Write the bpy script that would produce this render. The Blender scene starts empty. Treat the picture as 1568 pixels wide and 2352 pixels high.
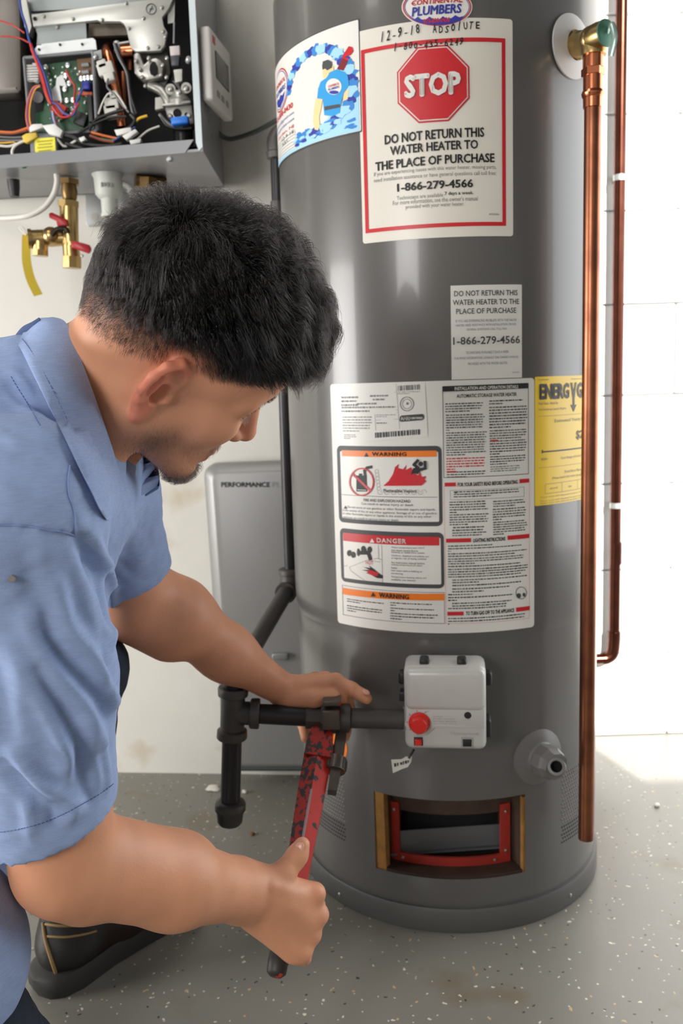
import bpy, bmesh, math, random, os
import numpy as np
from mathutils import Vector, Matrix
from mathutils.bvhtree import BVHTree

SC = bpy.context.scene
COL = SC.collection
rnd = random.Random(7)

# ------------------------------------------------------------------ camera
CAM_H, FPX, PITCH, ROLL = 0.8391, 2050.0, 0.1438, 0.0309      # metres, pixels of the 1568x2352 frame, radians
cam_d = bpy.data.cameras.new('camera')
cam = bpy.data.objects.new('camera', cam_d); COL.objects.link(cam)
cam_d.sensor_fit = 'VERTICAL'; cam_d.sensor_height = 36.0; cam_d.sensor_width = 24.0
cam_d.lens = FPX / 2352.0 * 36.0
cam_d.clip_start = 0.02; cam_d.clip_end = 60
cam.matrix_world = (Matrix.Translation((0, 0, CAM_H)) @ Matrix.Rotation(math.pi / 2 - PITCH, 4, 'X')
                    @ Matrix.Rotation(-ROLL, 4, 'Z'))
cam_d.dof.use_dof = True; cam_d.dof.focus_distance = 0.86; cam_d.dof.aperture_fstop = 8.0
SC.camera = cam

# ------------------------------------------------------------------ light
SC.view_settings.view_transform = 'Standard'
SC.view_settings.look = 'None'
SC.view_settings.gamma = 1.0
SC.view_settings.use_curve_mapping = False
SC.view_settings.exposure = 0.10
world = bpy.data.worlds.new('world'); SC.world = world; world.use_nodes = True
wn = world.node_tree.nodes; wn['Background'].inputs['Color'].default_value = (0.90, 0.95, 1.0, 1)
wn['Background'].inputs['Strength'].default_value = 0.07

def lamp(name, kind, loc, target, energy, color=(1, 1, 1), size=1.0, size_y=None):
    d = bpy.data.lights.new(name, kind); d.energy = energy; d.color = color
    if kind == 'AREA':
        d.size = size
        if size_y: d.shape = 'RECTANGLE'; d.size_y = size_y
    elif kind == 'SUN': d.angle = size
    o = bpy.data.objects.new(name, d); COL.objects.link(o); o.location = loc
    o.rotation_euler = (Vector(target) - Vector(loc)).to_track_quat('-Z', 'Y').to_euler()
    return o
SUN_DIR = Vector((-0.25, 0.85, -0.46))
lamp('sun', 'SUN', Vector((0.7, 2.0, 0.6)) - SUN_DIR * 5, (0.7, 2.0, 0.6), 15.0, (1.0, 0.97, 0.93), 0.006)
# daylight through the open garage door behind and to the left of the photographer, the lamp on the ceiling, and an added front key
lamp('door_light', 'AREA', (-2.6, 0.80, 0.80), (-0.2, 1.5, 0.85), 60.0, (1.0, 0.98, 0.95), 1.0, 1.1)
lamp('front_light', 'AREA', (-1.3, -1.3, 1.35), (-0.3, 0.9, 0.75), 30.0, (1.0, 0.98, 0.96), 0.8, 0.8)  # added key that brightens the near side of the figure
lamp('ceiling_lamp', 'AREA', (-0.75, 0.75, 2.35), (-0.45, 1.1, 0.4), 8.0, (1.0, 0.97, 0.92), 0.25, 1.2)
lamp('side_door_light', 'AREA', (1.75, 1.35, 0.95), (0.4, 1.5, 0.5), 17.0, (0.95, 0.98, 1.0), 0.8, 1.5)

# ------------------------------------------------------------------ pixel rays of this camera (used to measure real places)
_cr, _sr, _cp, _sp = math.cos(ROLL), math.sin(ROLL), math.cos(PITCH), math.sin(PITCH)
def ray(px, py):
    a, b = px - 784.0, py - 1176.0
    U = a * _cr - b * _sr; V = a * _sr + b * _cr
    x, v = U / FPX, -V / FPX
    return np.array([x, _cp + v * _sp, -_sp + v * _cp])
def at(px, py, Y):
    d = ray(px, py); return np.array([0, 0, CAM_H]) + d * (Y / d[1])
def atz(px, py, z=0.0):
    d = ray(px, py); return np.array([0, 0, CAM_H]) + d * ((z - CAM_H) / d[2])

# ------------------------------------------------------------------ materials
MATS = {}
def mat(name, color=(0.5, 0.5, 0.5), rough=0.5, metal=0.0, spec=0.5, noise=0.0, nscale=20.0, bump=0.0, bscale=200.0,
        color2=None, c2lo=0.5, c2hi=0.6, c2scale=30.0, c2detail=6.0, coat=0.0, sss=0.0, alpha=1.0, trans=0.0, emit=0.0,
        attr=None, aniso=None, rough2=None):
    if name in MATS: return MATS[name]
    m = bpy.data.materials.new(name); m.use_nodes = True; MATS[name] = m
    nt = m.node_tree; N = nt.nodes; L = nt.links; b = N['Principled BSDF']
    b.inputs['Roughness'].default_value = rough; b.inputs['Metallic'].default_value = metal
    b.inputs['Specular IOR Level'].default_value = spec
    b.inputs['Base Color'].default_value = (*color, 1)
    tc = N.new('ShaderNodeTexCoord'); src = tc.outputs['Object']
    if aniso:
        mp = N.new('ShaderNodeMapping'); mp.inputs['Scale'].default_value = aniso; L.new(src, mp.inputs['Vector']); src = mp.outputs['Vector']
    col = None
    if attr:
        at_ = N.new('ShaderNodeAttribute'); at_.attribute_name = attr; col = at_.outputs['Color']
    def rgb(c):
        n = N.new('ShaderNodeRGB'); n.outputs[0].default_value = (*c, 1); return n.outputs[0]
    def tex(scale, detail):
        n = N.new('ShaderNodeTexNoise'); n.inputs['Scale'].default_value = scale; n.inputs['Detail'].default_value = detail
        L.new(src, n.inputs['Vector']); return n
    if col is None: col = rgb(color)
    if noise:
        n = tex(nscale, 5); mr = N.new('ShaderNodeMapRange')
        mr.inputs['From Min'].default_value = 0.25; mr.inputs['From Max'].default_value = 0.75
        mr.inputs['To Min'].default_value = 1 - noise; mr.inputs['To Max'].default_value = 1 + noise
        L.new(n.outputs['Fac'], mr.inputs['Value'])
        mx = N.new('ShaderNodeVectorMath'); mx.operation = 'SCALE'
        L.new(col, mx.inputs[0]); L.new(mr.outputs['Result'], mx.inputs['Scale']); col = mx.outputs['Vector']
    if color2 is not None:
        n = tex(c2scale, c2detail); cr = N.new('ShaderNodeMapRange')
        cr.inputs['From Min'].default_value = c2lo; cr.inputs['From Max'].default_value = c2hi
        L.new(n.outputs['Fac'], cr.inputs['Value'])
        mx = N.new('ShaderNodeMix'); mx.data_type = 'RGBA'
        L.new(cr.outputs['Result'], mx.inputs['Factor']); L.new(col, mx.inputs[6]); L.new(rgb(color2), mx.inputs[7]); col = mx.outputs[2]
        if rough2 is not None:
            m2 = N.new('ShaderNodeMapRange'); m2.inputs['To Min'].default_value = rough; m2.inputs['To Max'].default_value = rough2
            L.new(cr.outputs['Result'], m2.inputs['Value']); L.new(m2.outputs['Result'], b.inputs['Roughness'])
    L.new(col, b.inputs['Base Color'])
    if bump:
        n = tex(bscale, 4); bp = N.new('ShaderNodeBump'); bp.inputs['Strength'].default_value = bump; bp.inputs['Distance'].default_value = 0.002
        L.new(n.outputs['Fac'], bp.inputs['Height']); L.new(bp.outputs['Normal'], b.inputs['Normal'])
    if coat: b.inputs['Coat Weight'].default_value = coat; b.inputs['Coat Roughness'].default_value = 0.08
    if sss:
        b.inputs['Subsurface Weight'].default_value = sss
        b.inputs['Subsurface Radius'].default_value = (1.0, 0.35, 0.18); b.inputs['Subsurface Scale'].default_value = 0.006
    if trans: b.inputs['Transmission Weight'].default_value = trans
    if emit:
        b.inputs['Emission Color'].default_value = (*color, 1); b.inputs['Emission Strength'].default_value = emit
    return m
def srgb(r, g, b):
    f = lambda c: (c / 255 / 12.92) if c <= 10 else ((c / 255 + 0.055) / 1.055) ** 2.4
    return (f(r), f(g), f(b))

# ------------------------------------------------------------------ objects
def link(name, me, m=None, parent=None, smooth=None):
    o = bpy.data.objects.new(name, me); COL.objects.link(o)
    for mm in (m if isinstance(m, (list, tuple)) else [m] if m else []): me.materials.append(mm)
    if smooth is not None:
        me.shade_smooth()
        if smooth < 179: me.set_sharp_from_angle(angle=math.radians(smooth))
    if parent is not None:
        o.parent = parent
    return o
def world_loc(o):
    v = Vector((0, 0, 0))
    while o is not None: v = v + Vector(o.location); o = o.parent
    return v
def thing(name, label, cat, loc=(0, 0, 0), group=None):
    o = bpy.data.objects.new(name, None); COL.objects.link(o); o.location = loc; o.empty_display_size = 0.05
    o['label'] = label; o['category'] = cat
    if group: o['group'] = group
    return o
def tag(o, label=None, cat=None, group=None, kind=None):
    for k, v in (('label', label), ('category', cat), ('group', group), ('kind', kind)):
        if v: o[k] = v
    return o

class MB:
    """collects shapes in world space; build() links them as one mesh"""
    def __init__(s): s.v = []; s.f = []; s.mi = []; s.cur = 0
    def add(s, vs, fs):
        n = len(s.v); s.v.extend([tuple(map(float, p)) for p in vs]); s.f.extend([tuple(i + n for i in f) for f in fs]); s.mi.extend([s.cur] * len(fs)); return s
    def m(s, i): s.cur = i; return s
    def box(s, c, size, rot=None, bev=0.0):
        bm = bmesh.new(); bmesh.ops.create_cube(bm, size=1.0)
        bmesh.ops.scale(bm, vec=Vector(size), verts=bm.verts)
        if bev: bmesh.ops.bevel(bm, geom=bm.edges[:], offset=bev, segments=3, profile=0.5, affect='EDGES')
        M = Matrix.Translation(Vector(c))
        if rot is not None: M = M @ (rot.to_4x4() if isinstance(rot, Matrix) else rot)
        return s.bm(bm, M)
    def bm(s, bm, M=None):
        bm.verts.ensure_lookup_table(); bm.verts.index_update()
        vs = [(M @ v.co if M is not None else v.co) for v in bm.verts]
        s.add(vs, [[v.index for v in f.verts] for f in bm.faces]); bm.free(); return s
    def tube(s, pts, r, n=12, caps=True, closed=False, flat=None):
        P = [Vector(p) for p in pts]; k = len(P)
        rs = list(r) if hasattr(r, '__len__') else [r] * k
        T = []
        for i in range(k):
            a = P[(i - 1) % k] if (closed or i > 0) else P[i]; b = P[(i + 1) % k] if (closed or i < k - 1) else P[i]
            t = (b - a); T.append(t.normalized() if t.length > 1e-9 else Vector((0, 0, 1)))
        u = T[0].orthogonal().normalized()
        if flat is not None:
            u = (Vector(flat[0]) - T[0] * Vector(flat[0]).dot(T[0])).normalized()
        vs = []
        for i in range(k):
            u = (u - T[i] * u.dot(T[i]))
            u = u.normalized() if u.length > 1e-9 else T[i].orthogonal().normalized()
            w = T[i].cross(u)
            fa = flat[1] if flat is not None else 1.0
            for j in range(n):
                a = 2 * math.pi * j / n
                vs.append(P[i] + (u * math.cos(a) + w * math.sin(a) * fa) * rs[i])
        fs = []
        for i in range(k if closed else k - 1):
            a, b = i * n, ((i + 1) % k) * n
            for j in range(n): fs.append((a + j, a + (j + 1) % n, b + (j + 1) % n, b + j))
        if caps and not closed: fs.append(tuple(range(n - 1, -1, -1))); fs.append(tuple(range((k - 1) * n, k * n)))
        return s.add(vs, fs)
    def lathe(s, o, axis, prof, n=24, cap=True):
        """prof: list of (distance along axis, radius)"""
        o = Vector(o); ax = Vector(axis).normalized()
        u = ax.orthogonal().normalized(); w = ax.cross(u); vs = []; fs = []
        for (h, r) in prof:
            for j in range(n):
                a = 2 * math.pi * j / n; vs.append(o + ax * h + (u * math.cos(a) + w * math.sin(a)) * r)
        for i in range(len(prof) - 1):
            for j in range(n): fs.append((i * n + j, i * n + (j + 1) % n, (i + 1) * n + (j + 1) % n, (i + 1) * n + j))
        if cap:
            if prof[0][1] > 1e-6: fs.append(tuple(range(n - 1, -1, -1)))
            if prof[-1][1] > 1e-6: fs.append(tuple(range((len(prof) - 1) * n, len(prof) * n)))
        return s.add(vs, fs)
    def prism(s, pts, d, bev=0.0):
        """pts: polygon in space (planar), d: extrusion vector"""
        bm = bmesh.new(); d = Vector(d)
        a = [bm.verts.new(Vector(p)) for p in pts]; f = bm.faces.new(a)
        f.normal_update()
        if f.normal.dot(d) > 0: f.normal_flip()
        r = bmesh.ops.extrude_face_region(bm, geom=[f])
        nv = [g for g in r['geom'] if isinstance(g, bmesh.types.BMVert)]
        bmesh.ops.translate(bm, vec=d, verts=nv)
        bmesh.ops.recalc_face_normals(bm, faces=bm.faces[:])
        if bev:
            bmesh.ops.bevel(bm, geom=bm.edges[:], offset=bev, segments=2, profile=0.5, affect='EDGES')
        return s.bm(bm)
    def sphere(s, c, r, seg=16, rings=10, scale=(1, 1, 1), rot=None):
        bm = bmesh.new(); bmesh.ops.create_uvsphere(bm, u_segments=seg, v_segments=rings, radius=r)
        M = Matrix.Translation(Vector(c)) @ (rot.to_4x4() if rot is not None else Matrix()) @ Matrix.Diagonal((*scale, 1))
        return s.bm(bm, M)
    def mesh(s, off=(0, 0, 0), name='mesh'):
        me = bpy.data.meshes.new(name); ox, oy, oz = off
        me.from_pydata([(x - ox, y - oy, z - oz) for x, y, z in s.v], [], s.f)
        if s.mi and max(s.mi) > 0: me.polygons.foreach_set('material_index', s.mi)
        me.update(); return me
    def islands(s):
        par = list(range(len(s.v)))
        def find(a):
            while par[a] != a: par[a] = par[par[a]]; a = par[a]
            return a
        for f in s.f:
            for i in f[1:]: par[find(i)] = find(f[0])
        out = {}
        for f, mi in zip(s.f, s.mi):
            k = find(f[0]); q = out.setdefault(k, (MB(), {})); mb, ids = q
            for i in f:
                if i not in ids: ids[i] = len(mb.v); mb.v.append(s.v[i])
            mb.f.append(tuple(ids[i] for i in f)); mb.mi.append(mi)
        return [q[0] for q in out.values()]
    def each(s, name, m, parent=None, smooth=35):
        return [q.build(name, m, parent, smooth) for q in s.islands()]
    def build(s, name, m, parent=None, smooth=35, origin=None):
        off = world_loc(parent) if parent is not None else Vector((0, 0, 0))
        if origin is not None and parent is None: off = Vector(origin)
        o = link(name, s.mesh(off, name), m, parent, smooth)
        if parent is None: o.location = off
        return o

def bez(pts, n=8, closed=False):
    """smooth Catmull-Rom through points"""
    P = [np.array(p, float) for p in pts]; out = []; k = len(P)
    for i in range(k - 1):
        p0, p1, p2, p3 = P[max(i - 1, 0)], P[i], P[i + 1], P[min(i + 2, k - 1)]
        for j in range(n):
            t = j / n
            out.append(0.5 * (2 * p1 + (p2 - p0) * t + (2 * p0 - 5 * p1 + 4 * p2 - p3) * t * t + (3 * p1 - p0 - 3 * p2 + p3) * t ** 3))
    out.append(P[-1]); return out
def wires(pts_px, n=8):
    return bez([at(*p) for p in pts_px], n)

def glyphs(text, bold=0.0, spacing=1.0, shear=0.0):
    """the built-in font as flat triangles, in a box 0..1 x 0..1 of its own ink"""
    heavy = bold > .022
    c = bpy.data.curves.new('txt', 'FONT'); c.body = text; c.size = 1.0; c.offset = 0.0 if heavy else bold; c.space_character = spacing; c.shear = shear
    c.resolution_u = 2
    o = bpy.data.objects.new('txt', c); COL.objects.link(o)
    dg = bpy.context.evaluated_depsgraph_get(); dg.update()
    me = bpy.data.meshes.new_from_object(o.evaluated_get(dg))
    n = len(me.vertices); v = np.empty(n * 3); me.vertices.foreach_get('co', v); v = v.reshape(-1, 3)[:, :2]
    fs = [tuple(p.vertices) for p in me.polygons]
    bpy.data.objects.remove(o); bpy.data.curves.remove(c); bpy.data.meshes.remove(me)
    if heavy:        # heavier strokes: the same letters laid over each other, slightly shifted
        sh = [(bold * math.cos(a), bold * .8 * math.sin(a)) for a in [2 * math.pi * i / 8 for i in range(8)]]; m = len(v)
        v = np.concatenate([v] + [v + np.array(q) for q in sh]); fs = [tuple(i + k * m for i in f) for k in range(9) for f in fs]
    lo, hi = v.min(0), v.max(0); return (v - lo) / np.maximum(hi - lo, 1e-6), fs
def word(mb, text, o, ux, uy, w, h, bold=0.0, n=None, **k):
    """flat lettering: lower left corner o, directions ux uy"""
    v, fs = glyphs(text, bold, **k); o, ux, uy = Vector(o), Vector(ux), Vector(uy)
    mb.add([o + ux * (a * w) + uy * (b * h) for a, b in v], fs)
# ------------------------------------------------------------------ the room
def mat_floor():
    m = mat('floor_paint', srgb(124, 121, 113), rough=0.36, noise=0.10, nscale=3.0, bump=0.12, bscale=70,
            color2=srgb(112, 98, 74), c2lo=0.60, c2hi=0.72, c2scale=5.0)
    nt = m.node_tree; N = nt.nodes; L = nt.links; b = N['Principled BSDF']
    base = b.inputs['Base Color'].links[0].from_socket
    tc = N.new('ShaderNodeTexCoord')
    def flakes(scale, thr, pick, rgb, base, seed):
        mp = N.new('ShaderNodeMapping'); mp.inputs['Location'].default_value = (seed, seed * 1.7, 0); L.new(tc.outputs['Object'], mp.inputs['Vector'])
        nz = N.new('ShaderNodeTexNoise'); nz.inputs['Scale'].default_value = scale * 2.2; L.new(mp.outputs['Vector'], nz.inputs['Vector'])
        ad = N.new('ShaderNodeVectorMath'); ad.operation = 'MULTIPLY_ADD'; ad.inputs[1].default_value = (0.5 / scale,) * 3
        L.new(nz.outputs['Color'], ad.inputs[0]); L.new(mp.outputs['Vector'], ad.inputs[2])
        v = N.new('ShaderNodeTexVoronoi'); v.inputs['Scale'].default_value = scale; v.inputs['Randomness'].default_value = 1.0
        v.voronoi_dimensions = '2D'; L.new(ad.outputs['Vector'], v.inputs['Vector'])
        lt = N.new('ShaderNodeMath'); lt.operation = 'LESS_THAN'; lt.inputs[1].default_value = thr; L.new(v.outputs['Distance'], lt.inputs[0])
        sp = N.new('ShaderNodeSeparateColor'); L.new(v.outputs['Color'], sp.inputs[0])
        g = N.new('ShaderNodeMath'); g.operation = 'GREATER_THAN'; g.inputs[1].default_value = pick; L.new(sp.outputs[0], g.inputs[0])
        mu = N.new('ShaderNodeMath'); mu.operation = 'MULTIPLY'; L.new(lt.outputs[0], mu.inputs[0]); L.new(g.outputs[0], mu.inputs[1])
        mx = N.new('ShaderNodeMix'); mx.data_type = 'RGBA'; L.new(mu.outputs[0], mx.inputs['Factor']); L.new(base, mx.inputs[6])
        mx.inputs[7].default_value = (*rgb, 1); return mx.outputs[2]
    base = flakes(42, 0.085, 0.84, srgb(214, 205, 186), base, 1.3)
    base = flakes(55, 0.10, 0.86, srgb(60, 58, 54), base, 4.1)
    base = flakes(34, 0.07, 0.82, srgb(190, 160, 120), base, 7.7)
    base = flakes(90, 0.12, 0.90, srgb(200, 196, 186), base, 2.2)
    L.new(base, b.inputs['Base Color'])
    return m
M_floor = mat_floor()
fl = MB().box((0.3, 0.6, -0.05), (6.0, 5.6, 0.10)); tag(fl.build('floor', M_floor, None), kind='structure')
M_wall = mat('painted_wall', srgb(214, 211, 203), rough=0.75, noise=0.05, nscale=4, bump=0.55, bscale=26,
             color2=srgb(196, 186, 166), c2lo=0.62, c2hi=0.75, c2scale=7.0)
# the plastered back wall: it runs slightly towards the photographer as it goes to the right
WK = -0.10
def wall_y(x): return 1.845 + WK * (x + 0.2)
wm = MB()
nx, nz = 60, 60
vs = []; x0, x1 = -2.4, 0.40
for j in range(nz + 1):
    for i in range(nx + 1):
        x = x0 + (x1 - x0) * i / nx; z = 2.6 * j / nz
        vs.append((x, wall_y(x) + 0.0022 * math.sin(5.1 * x + 3 * z) * math.sin(4.3 * z + x), z))
fs = [(j * (nx + 1) + i, j * (nx + 1) + i + 1, (j + 1) * (nx + 1) + i + 1, (j + 1) * (nx + 1) + i) for j in range(nz) for i in range(nx)]
wm.add(vs, fs)
wm.box((-1.0, wall_y(-1.0) + 0.12, 1.3), (2.8, 0.16, 2.6), Matrix.Rotation(math.atan(WK), 3, 'Z'))
wb = tag(wm.build('wall_back', M_wall, None, smooth=40), kind='structure')
# the painted block wall on the right, set further back, block by block
M_block = mat('painted_block', srgb(226, 226, 224), rough=0.7, noise=0.03, nscale=8, bump=0.35, bscale=40)
RY = 2.0
wr = MB().box((1.42, RY + 0.16, 1.3), (2.15, 0.30, 2.6)); o = wr.build('wall_right', mat('block_mortar', srgb(200, 200, 200), rough=0.85), None)
tag(o, kind='structure')
bw, bh = 0.397, 0.198
blk = MB().box((0, 0, 0), (bw - 0.004, 0.014, bh - 0.004), bev=0.003).mesh(name='block')
blk.materials.append(M_block)
half = MB().box((0, 0, 0), (bw / 2 - 0.004, 0.014, bh - 0.004), bev=0.003).mesh(name='half_block'); half.materials.append(M_block)
def block_piece(me, x, z):
    p = bpy.data.objects.new('block', me); COL.objects.link(p); p.parent = o
    p.location = (x, RY + 0.003 + rnd.uniform(-0.0012, 0.0012), z)
for r in range(11):
    z = bh * (r + 0.5)
    if r % 2: block_piece(half, 0.35 + bw / 4, z)
    for c in range(5 if r % 2 == 0 else 4):
        block_piece(blk, 0.35 + (bw / 2 if r % 2 else 0) + bw * (c + 0.5), z)
# the return between the two walls, behind the heater
tag(MB().box((0.365, 1.95, 1.3), (0.07, 0.38, 2.6)).build('wall_side', M_wall, None), kind='structure')
# unseen wall added behind the camera; its sill and jamb cut the sunlight
M_in = mat('sun_cut_wall_paint', srgb(190, 188, 182), rough=0.8)
FW = -1.75
sl = 1.77 / 0.85
def cut(x, y): return x - SUN_DIR.x / SUN_DIR.y * (y - FW)
jamb = 0.52 + (-SUN_DIR.x / SUN_DIR.y) * (RY - FW)
sill = (1.695 - FW) * (0.46 / 0.85)
fw = MB().box((jamb - 2.6, FW, 2.1), (5.2, 0.12, 4.2)).box((jamb + 1.0, FW, sill / 2), (2.0, 0.12, sill))
tag(fw.build('sun_cut_wall', M_in, None), kind='structure')

# small chips of white paint and a pebble lying on the floor
def chip(px, py, r, label, m, squash=0.25):
    c = atz(px, py, 0); bm = bmesh.new(); bmesh.ops.create_icosphere(bm, subdivisions=2, radius=r)
    for v in bm.verts:
        k = 1 + 0.35 * math.sin(v.co.x / r * 3.1 + px) * math.cos(v.co.y / r * 2.7 + py); v.co.x *= k; v.co.y *= k; v.co.z *= squash
    q = MB().bm(bm, Matrix.Translation((c[0], c[1], r * squash * 0.98))).build('paint_chip', m, None, 40, origin=(c[0], c[1], 0))
    tag(q, label, 'chip')
M_chip = mat('chip_white', srgb(226, 222, 212), rough=0.7, noise=0.08, nscale=80)
chip(489, 1812, 0.017, 'flat white paint flake on the floor behind the black drip leg', M_chip, 0.12)
chip(561, 1822, 0.006, 'small round white chip on the floor below the cover panel', M_chip, 0.6)
chip(579, 1918, 0.005, 'small rust-brown crumb on the floor below the capped drip leg', mat('chip_rust', srgb(110, 74, 44), rough=0.8), 0.6)
chip(1508, 1852, 0.006, 'small white chip on the bright floor under the block wall', M_chip, 0.5)
# ------------------------------------------------------------------ the water heater
HX, HY, RU, RL = 0.175, 1.516, 0.2583, 0.2550
def cyl(th, z, r):
    return (HX + r * math.sin(th), HY - r * math.cos(th), z)
def cpx(px, py, R):
    """where the pixel's ray meets the tank: (arc length, height)"""
    d = ray(px, py); a = d[0] ** 2 + d[1] ** 2; b = -2 * (d[0] * HX + d[1] * HY); c = HX ** 2 + HY ** 2 - R * R
    q = b * b - 4 * a * c
    t = (-b - math.sqrt(max(q, 0))) / 2 / a; P = np.array([0, 0, CAM_H]) + d * t
    return R * math.atan2(P[0] - HX, HY - P[1]), P[2]
M_tank = mat('tank_paint', srgb(92, 90, 88), rough=0.30, spec=0.5, noise=0.02, nscale=3, coat=0.25, bump=0.02, bscale=300)
M_tankrim = mat('tank_rim_paint', srgb(84, 83, 81), rough=0.4, noise=0.05, nscale=9)
heater = thing('water_heater', 'tall grey cylindrical water heater covered in stickers with an open burner hatch', 'water heater', (HX, HY, 0))
dg = math.radians
OT0, OT1, OZ0, OZ1 = dg(-32.9), dg(20.7), 0.087, 0.2135
def shell(mb, ths, zr, hole=None):
    n = len(ths); vs = []; fs = []
    for z, r in zr:
        for t in ths: vs.append(cyl(t, z, r))
    for j in range(len(zr) - 1):
        for i in range(n):
            k = (i + 1) % n
            if hole:
                tm = (ths[i] + (ths[k] if k else ths[i] + 0.01)) / 2; zm = (zr[j][0] + zr[j + 1][0]) / 2
                if OT0 < tm < OT1 and OZ0 < zm < OZ1: continue
            fs.append((j * n + i, j * n + k, (j + 1) * n + k, (j + 1) * n + i))
    mb.add(vs, fs)
ths = sorted([OT0, OT1] + [dg(a) for a in np.arange(-180, 180, 2.5) if min(abs(dg(a) - OT0), abs(dg(a) - OT1)) > 0.01])
mb = MB()
# lower jacket with the hatch opening, the rolled joint, the upper jacket and a shallow domed top
shell(mb, ths, [(0.030, 0.2500), (0.036, 0.2530), (0.048, 0.2542), (0.075, 0.2550), (OZ0, RL), (0.12, RL), (0.17, RL), (OZ1, RL), (0.3, RL), (0.478, RL)], True)
b1 = mb.build('lower_jacket', M_tank, heater, smooth=50)
mb = MB()
shell(mb, ths, [(0.463, RL + 0.0004), (0.468, RL + 0.0012), (0.480, RU - 0.0006), (0.492, RU), (0.8, RU), (1.2, RU), (1.425, RU), (1.440, RU - 0.004), (1.447, RU - 0.014), (1.452, 0.10), (1.455, 0.045)])
mb.build('upper_jacket', M_tank, heater, smooth=50)
mb = MB()
mb.lathe((HX, HY, 0), (0, 0, 1), [(0.0, 0.2575), (0.003, 0.2590), (0.034, 0.2590), (0.0385, 0.2570), (0.0388, 0.247)], 144)
base = mb.build('base_ring', M_tankrim, heater, smooth=40)
mb = MB()
for px, py in ((780, 2054), (1309, 2056)):
    u, z = cpx(px, py, 0.259); t = u / 0.259; c = Vector(cyl(t, z, 0.259)); n = Vector((math.sin(t), -math.cos(t), 0))
    mb.lathe(c, n, [(-0.001, 0.0032), (0.0012, 0.003), (0.002, 0.0018)], 10)
mb.each('screw', mat('zinc', srgb(170, 168, 164), rough=0.35, metal=0.8), heater)
mb = MB()   # flue and hot water nipple on the top
mb.lathe((HX, HY, 1.45), (0, 0, 1), [(0, 0.05), (0.03, 0.048), (0.06, 0.0508), (0.5, 0.0508)], 32)
mb.build('flue', mat('galvanised', srgb(168, 170, 170), rough=0.4, metal=0.7), heater)

# --- the open burner hatch
M_ins = mat('insulation', srgb(146, 104, 50), rough=0.95, noise=0.25, nscale=60, bump=0.6, bscale=120)
M_brown = mat('scorched_steel', srgb(60, 42, 32), rough=0.7, noise=0.3, nscale=30)
M_hred = mat('hatch_gasket_red', srgb(158, 44, 32), rough=0.5, noise=0.10, nscale=40)
M_black = mat('hole_black', (0.004, 0.004, 0.005), rough=0.9)  # near-black for openings; the shade inside holes is put into the colour
def arcwall(mb, t0, t1, z0, z1, r0, r1, n=14):
    """closed curved slab between two angles, heights and radii"""
    vs = []; fs = []
    for i in range(n + 1):
        t = t0 + (t1 - t0) * i / n
        for z, r in ((z0, r1), (z1, r1), (z1, r0), (z0, r0)): vs.append(cyl(t, z, r))
    for i in range(n):
        a, b = i * 4, i * 4 + 4
        for k in range(4): fs.append((a + k, b + k, b + (k + 1) % 4, a + (k + 1) % 4))
    fs.append((3, 2, 1, 0)); fs.append((n * 4, n * 4 + 1, n * 4 + 2, n * 4 + 3)); mb.add(vs, fs)
hatch_m = MB()
arcwall(hatch_m, OT0 - 0.02, OT0 + dg(3.7), OZ0 - 0.004, OZ1 + 0.004, 0.240, 0.2535, 5)
for i, (x, y, z) in enumerate(hatch_m.v):      # torn edge of the foam
    k = 0.0022 * math.sin(z * 160) ; hatch_m.v[i] = (x + k, y, z)
arcwall(hatch_m, OT1 - dg(0.7), OT1 + 0.02, OZ0 - 0.004, OZ1 - 0.006, 0.246, 0.2535, 3)
hatch_m.each('insulation', M_ins, heater)
mb = MB(); arcwall(mb, OT0, OT1, OZ1 - 0.002, OZ1 + 0.01, 0.18, 0.2525); arcwall(mb, OT0, OT1, OZ0 - 0.012, OZ0 + 0.0025, 0.18, 0.2525)
arcwall(mb, OT1 - dg(.3), OT1 + .02, OZ0 - .004, OZ1 + .004, .18, .2458, 2); arcwall(mb, OT0 - .02, OT0 + dg(2.6), OZ0 - .004, OZ1 + .004, .18, .2398, 2)
mb.each('hatch_lining', M_brown, heater)
# combustion chamber: dark inner skin with a window, red gasket frame, grey deflector
RF = 0.222
fr = [cpx(px, py, RF) for px, py in ((893, 1838), (1171, 1838), (1166, 1975), (1031, 1985), (897, 1975))]
FT0, FT1 = fr[0][0] / RF, fr[1][0] / RF; FZ1 = fr[0][1] - 0.001; FZ0 = fr[4][1] + 0.001
bar = 0.0165
mb = MB(); n = 16
at0, at1 = FT0 + bar / RF, FT1 - bar / RF
arcwall(mb, FT0, at0, FZ0, FZ1, RF - 0.004, RF, 3); arcwall(mb, at1, FT1, FZ0, FZ1, RF - 0.004, RF, 3)
arcwall(mb, FT0, FT1, FZ0, FZ0 + bar, RF - 0.004, RF + 0.0005, n)
frame = mb.build('hatch_frame', M_hred, heater)
mb = MB()
for t, z in ((FT0 + bar / 2 / RF, FZ1 - 0.012), (FT1 - bar / 2 / RF, FZ1 - 0.012), (FT1 - bar / 2 / RF, FZ0 + 0.022), (FT0 + 0.1, FZ0 + 0.009), (FT1 - 0.12, FZ0 + 0.009)):
    mb.lathe(cyl(t, z, RF), (math.sin(t), -math.cos(t), 0), [(-0.001, 0.0026), (0.002, 0.0024), (0.0028, 0.0012)], 8)
mb.each('rivet', mat('zinc'), frame)
mb = MB()
arcwall(mb, OT0 - 0.1, OT1 + 0.1, OZ0 - 0.03, FZ0 + 0.004, 0.19, 0.2165, n); arcwall(mb, OT0 - 0.1, OT1 + 0.1, FZ1 - 0.014, OZ1 + 0.03, 0.19, 0.2165, n)
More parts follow.
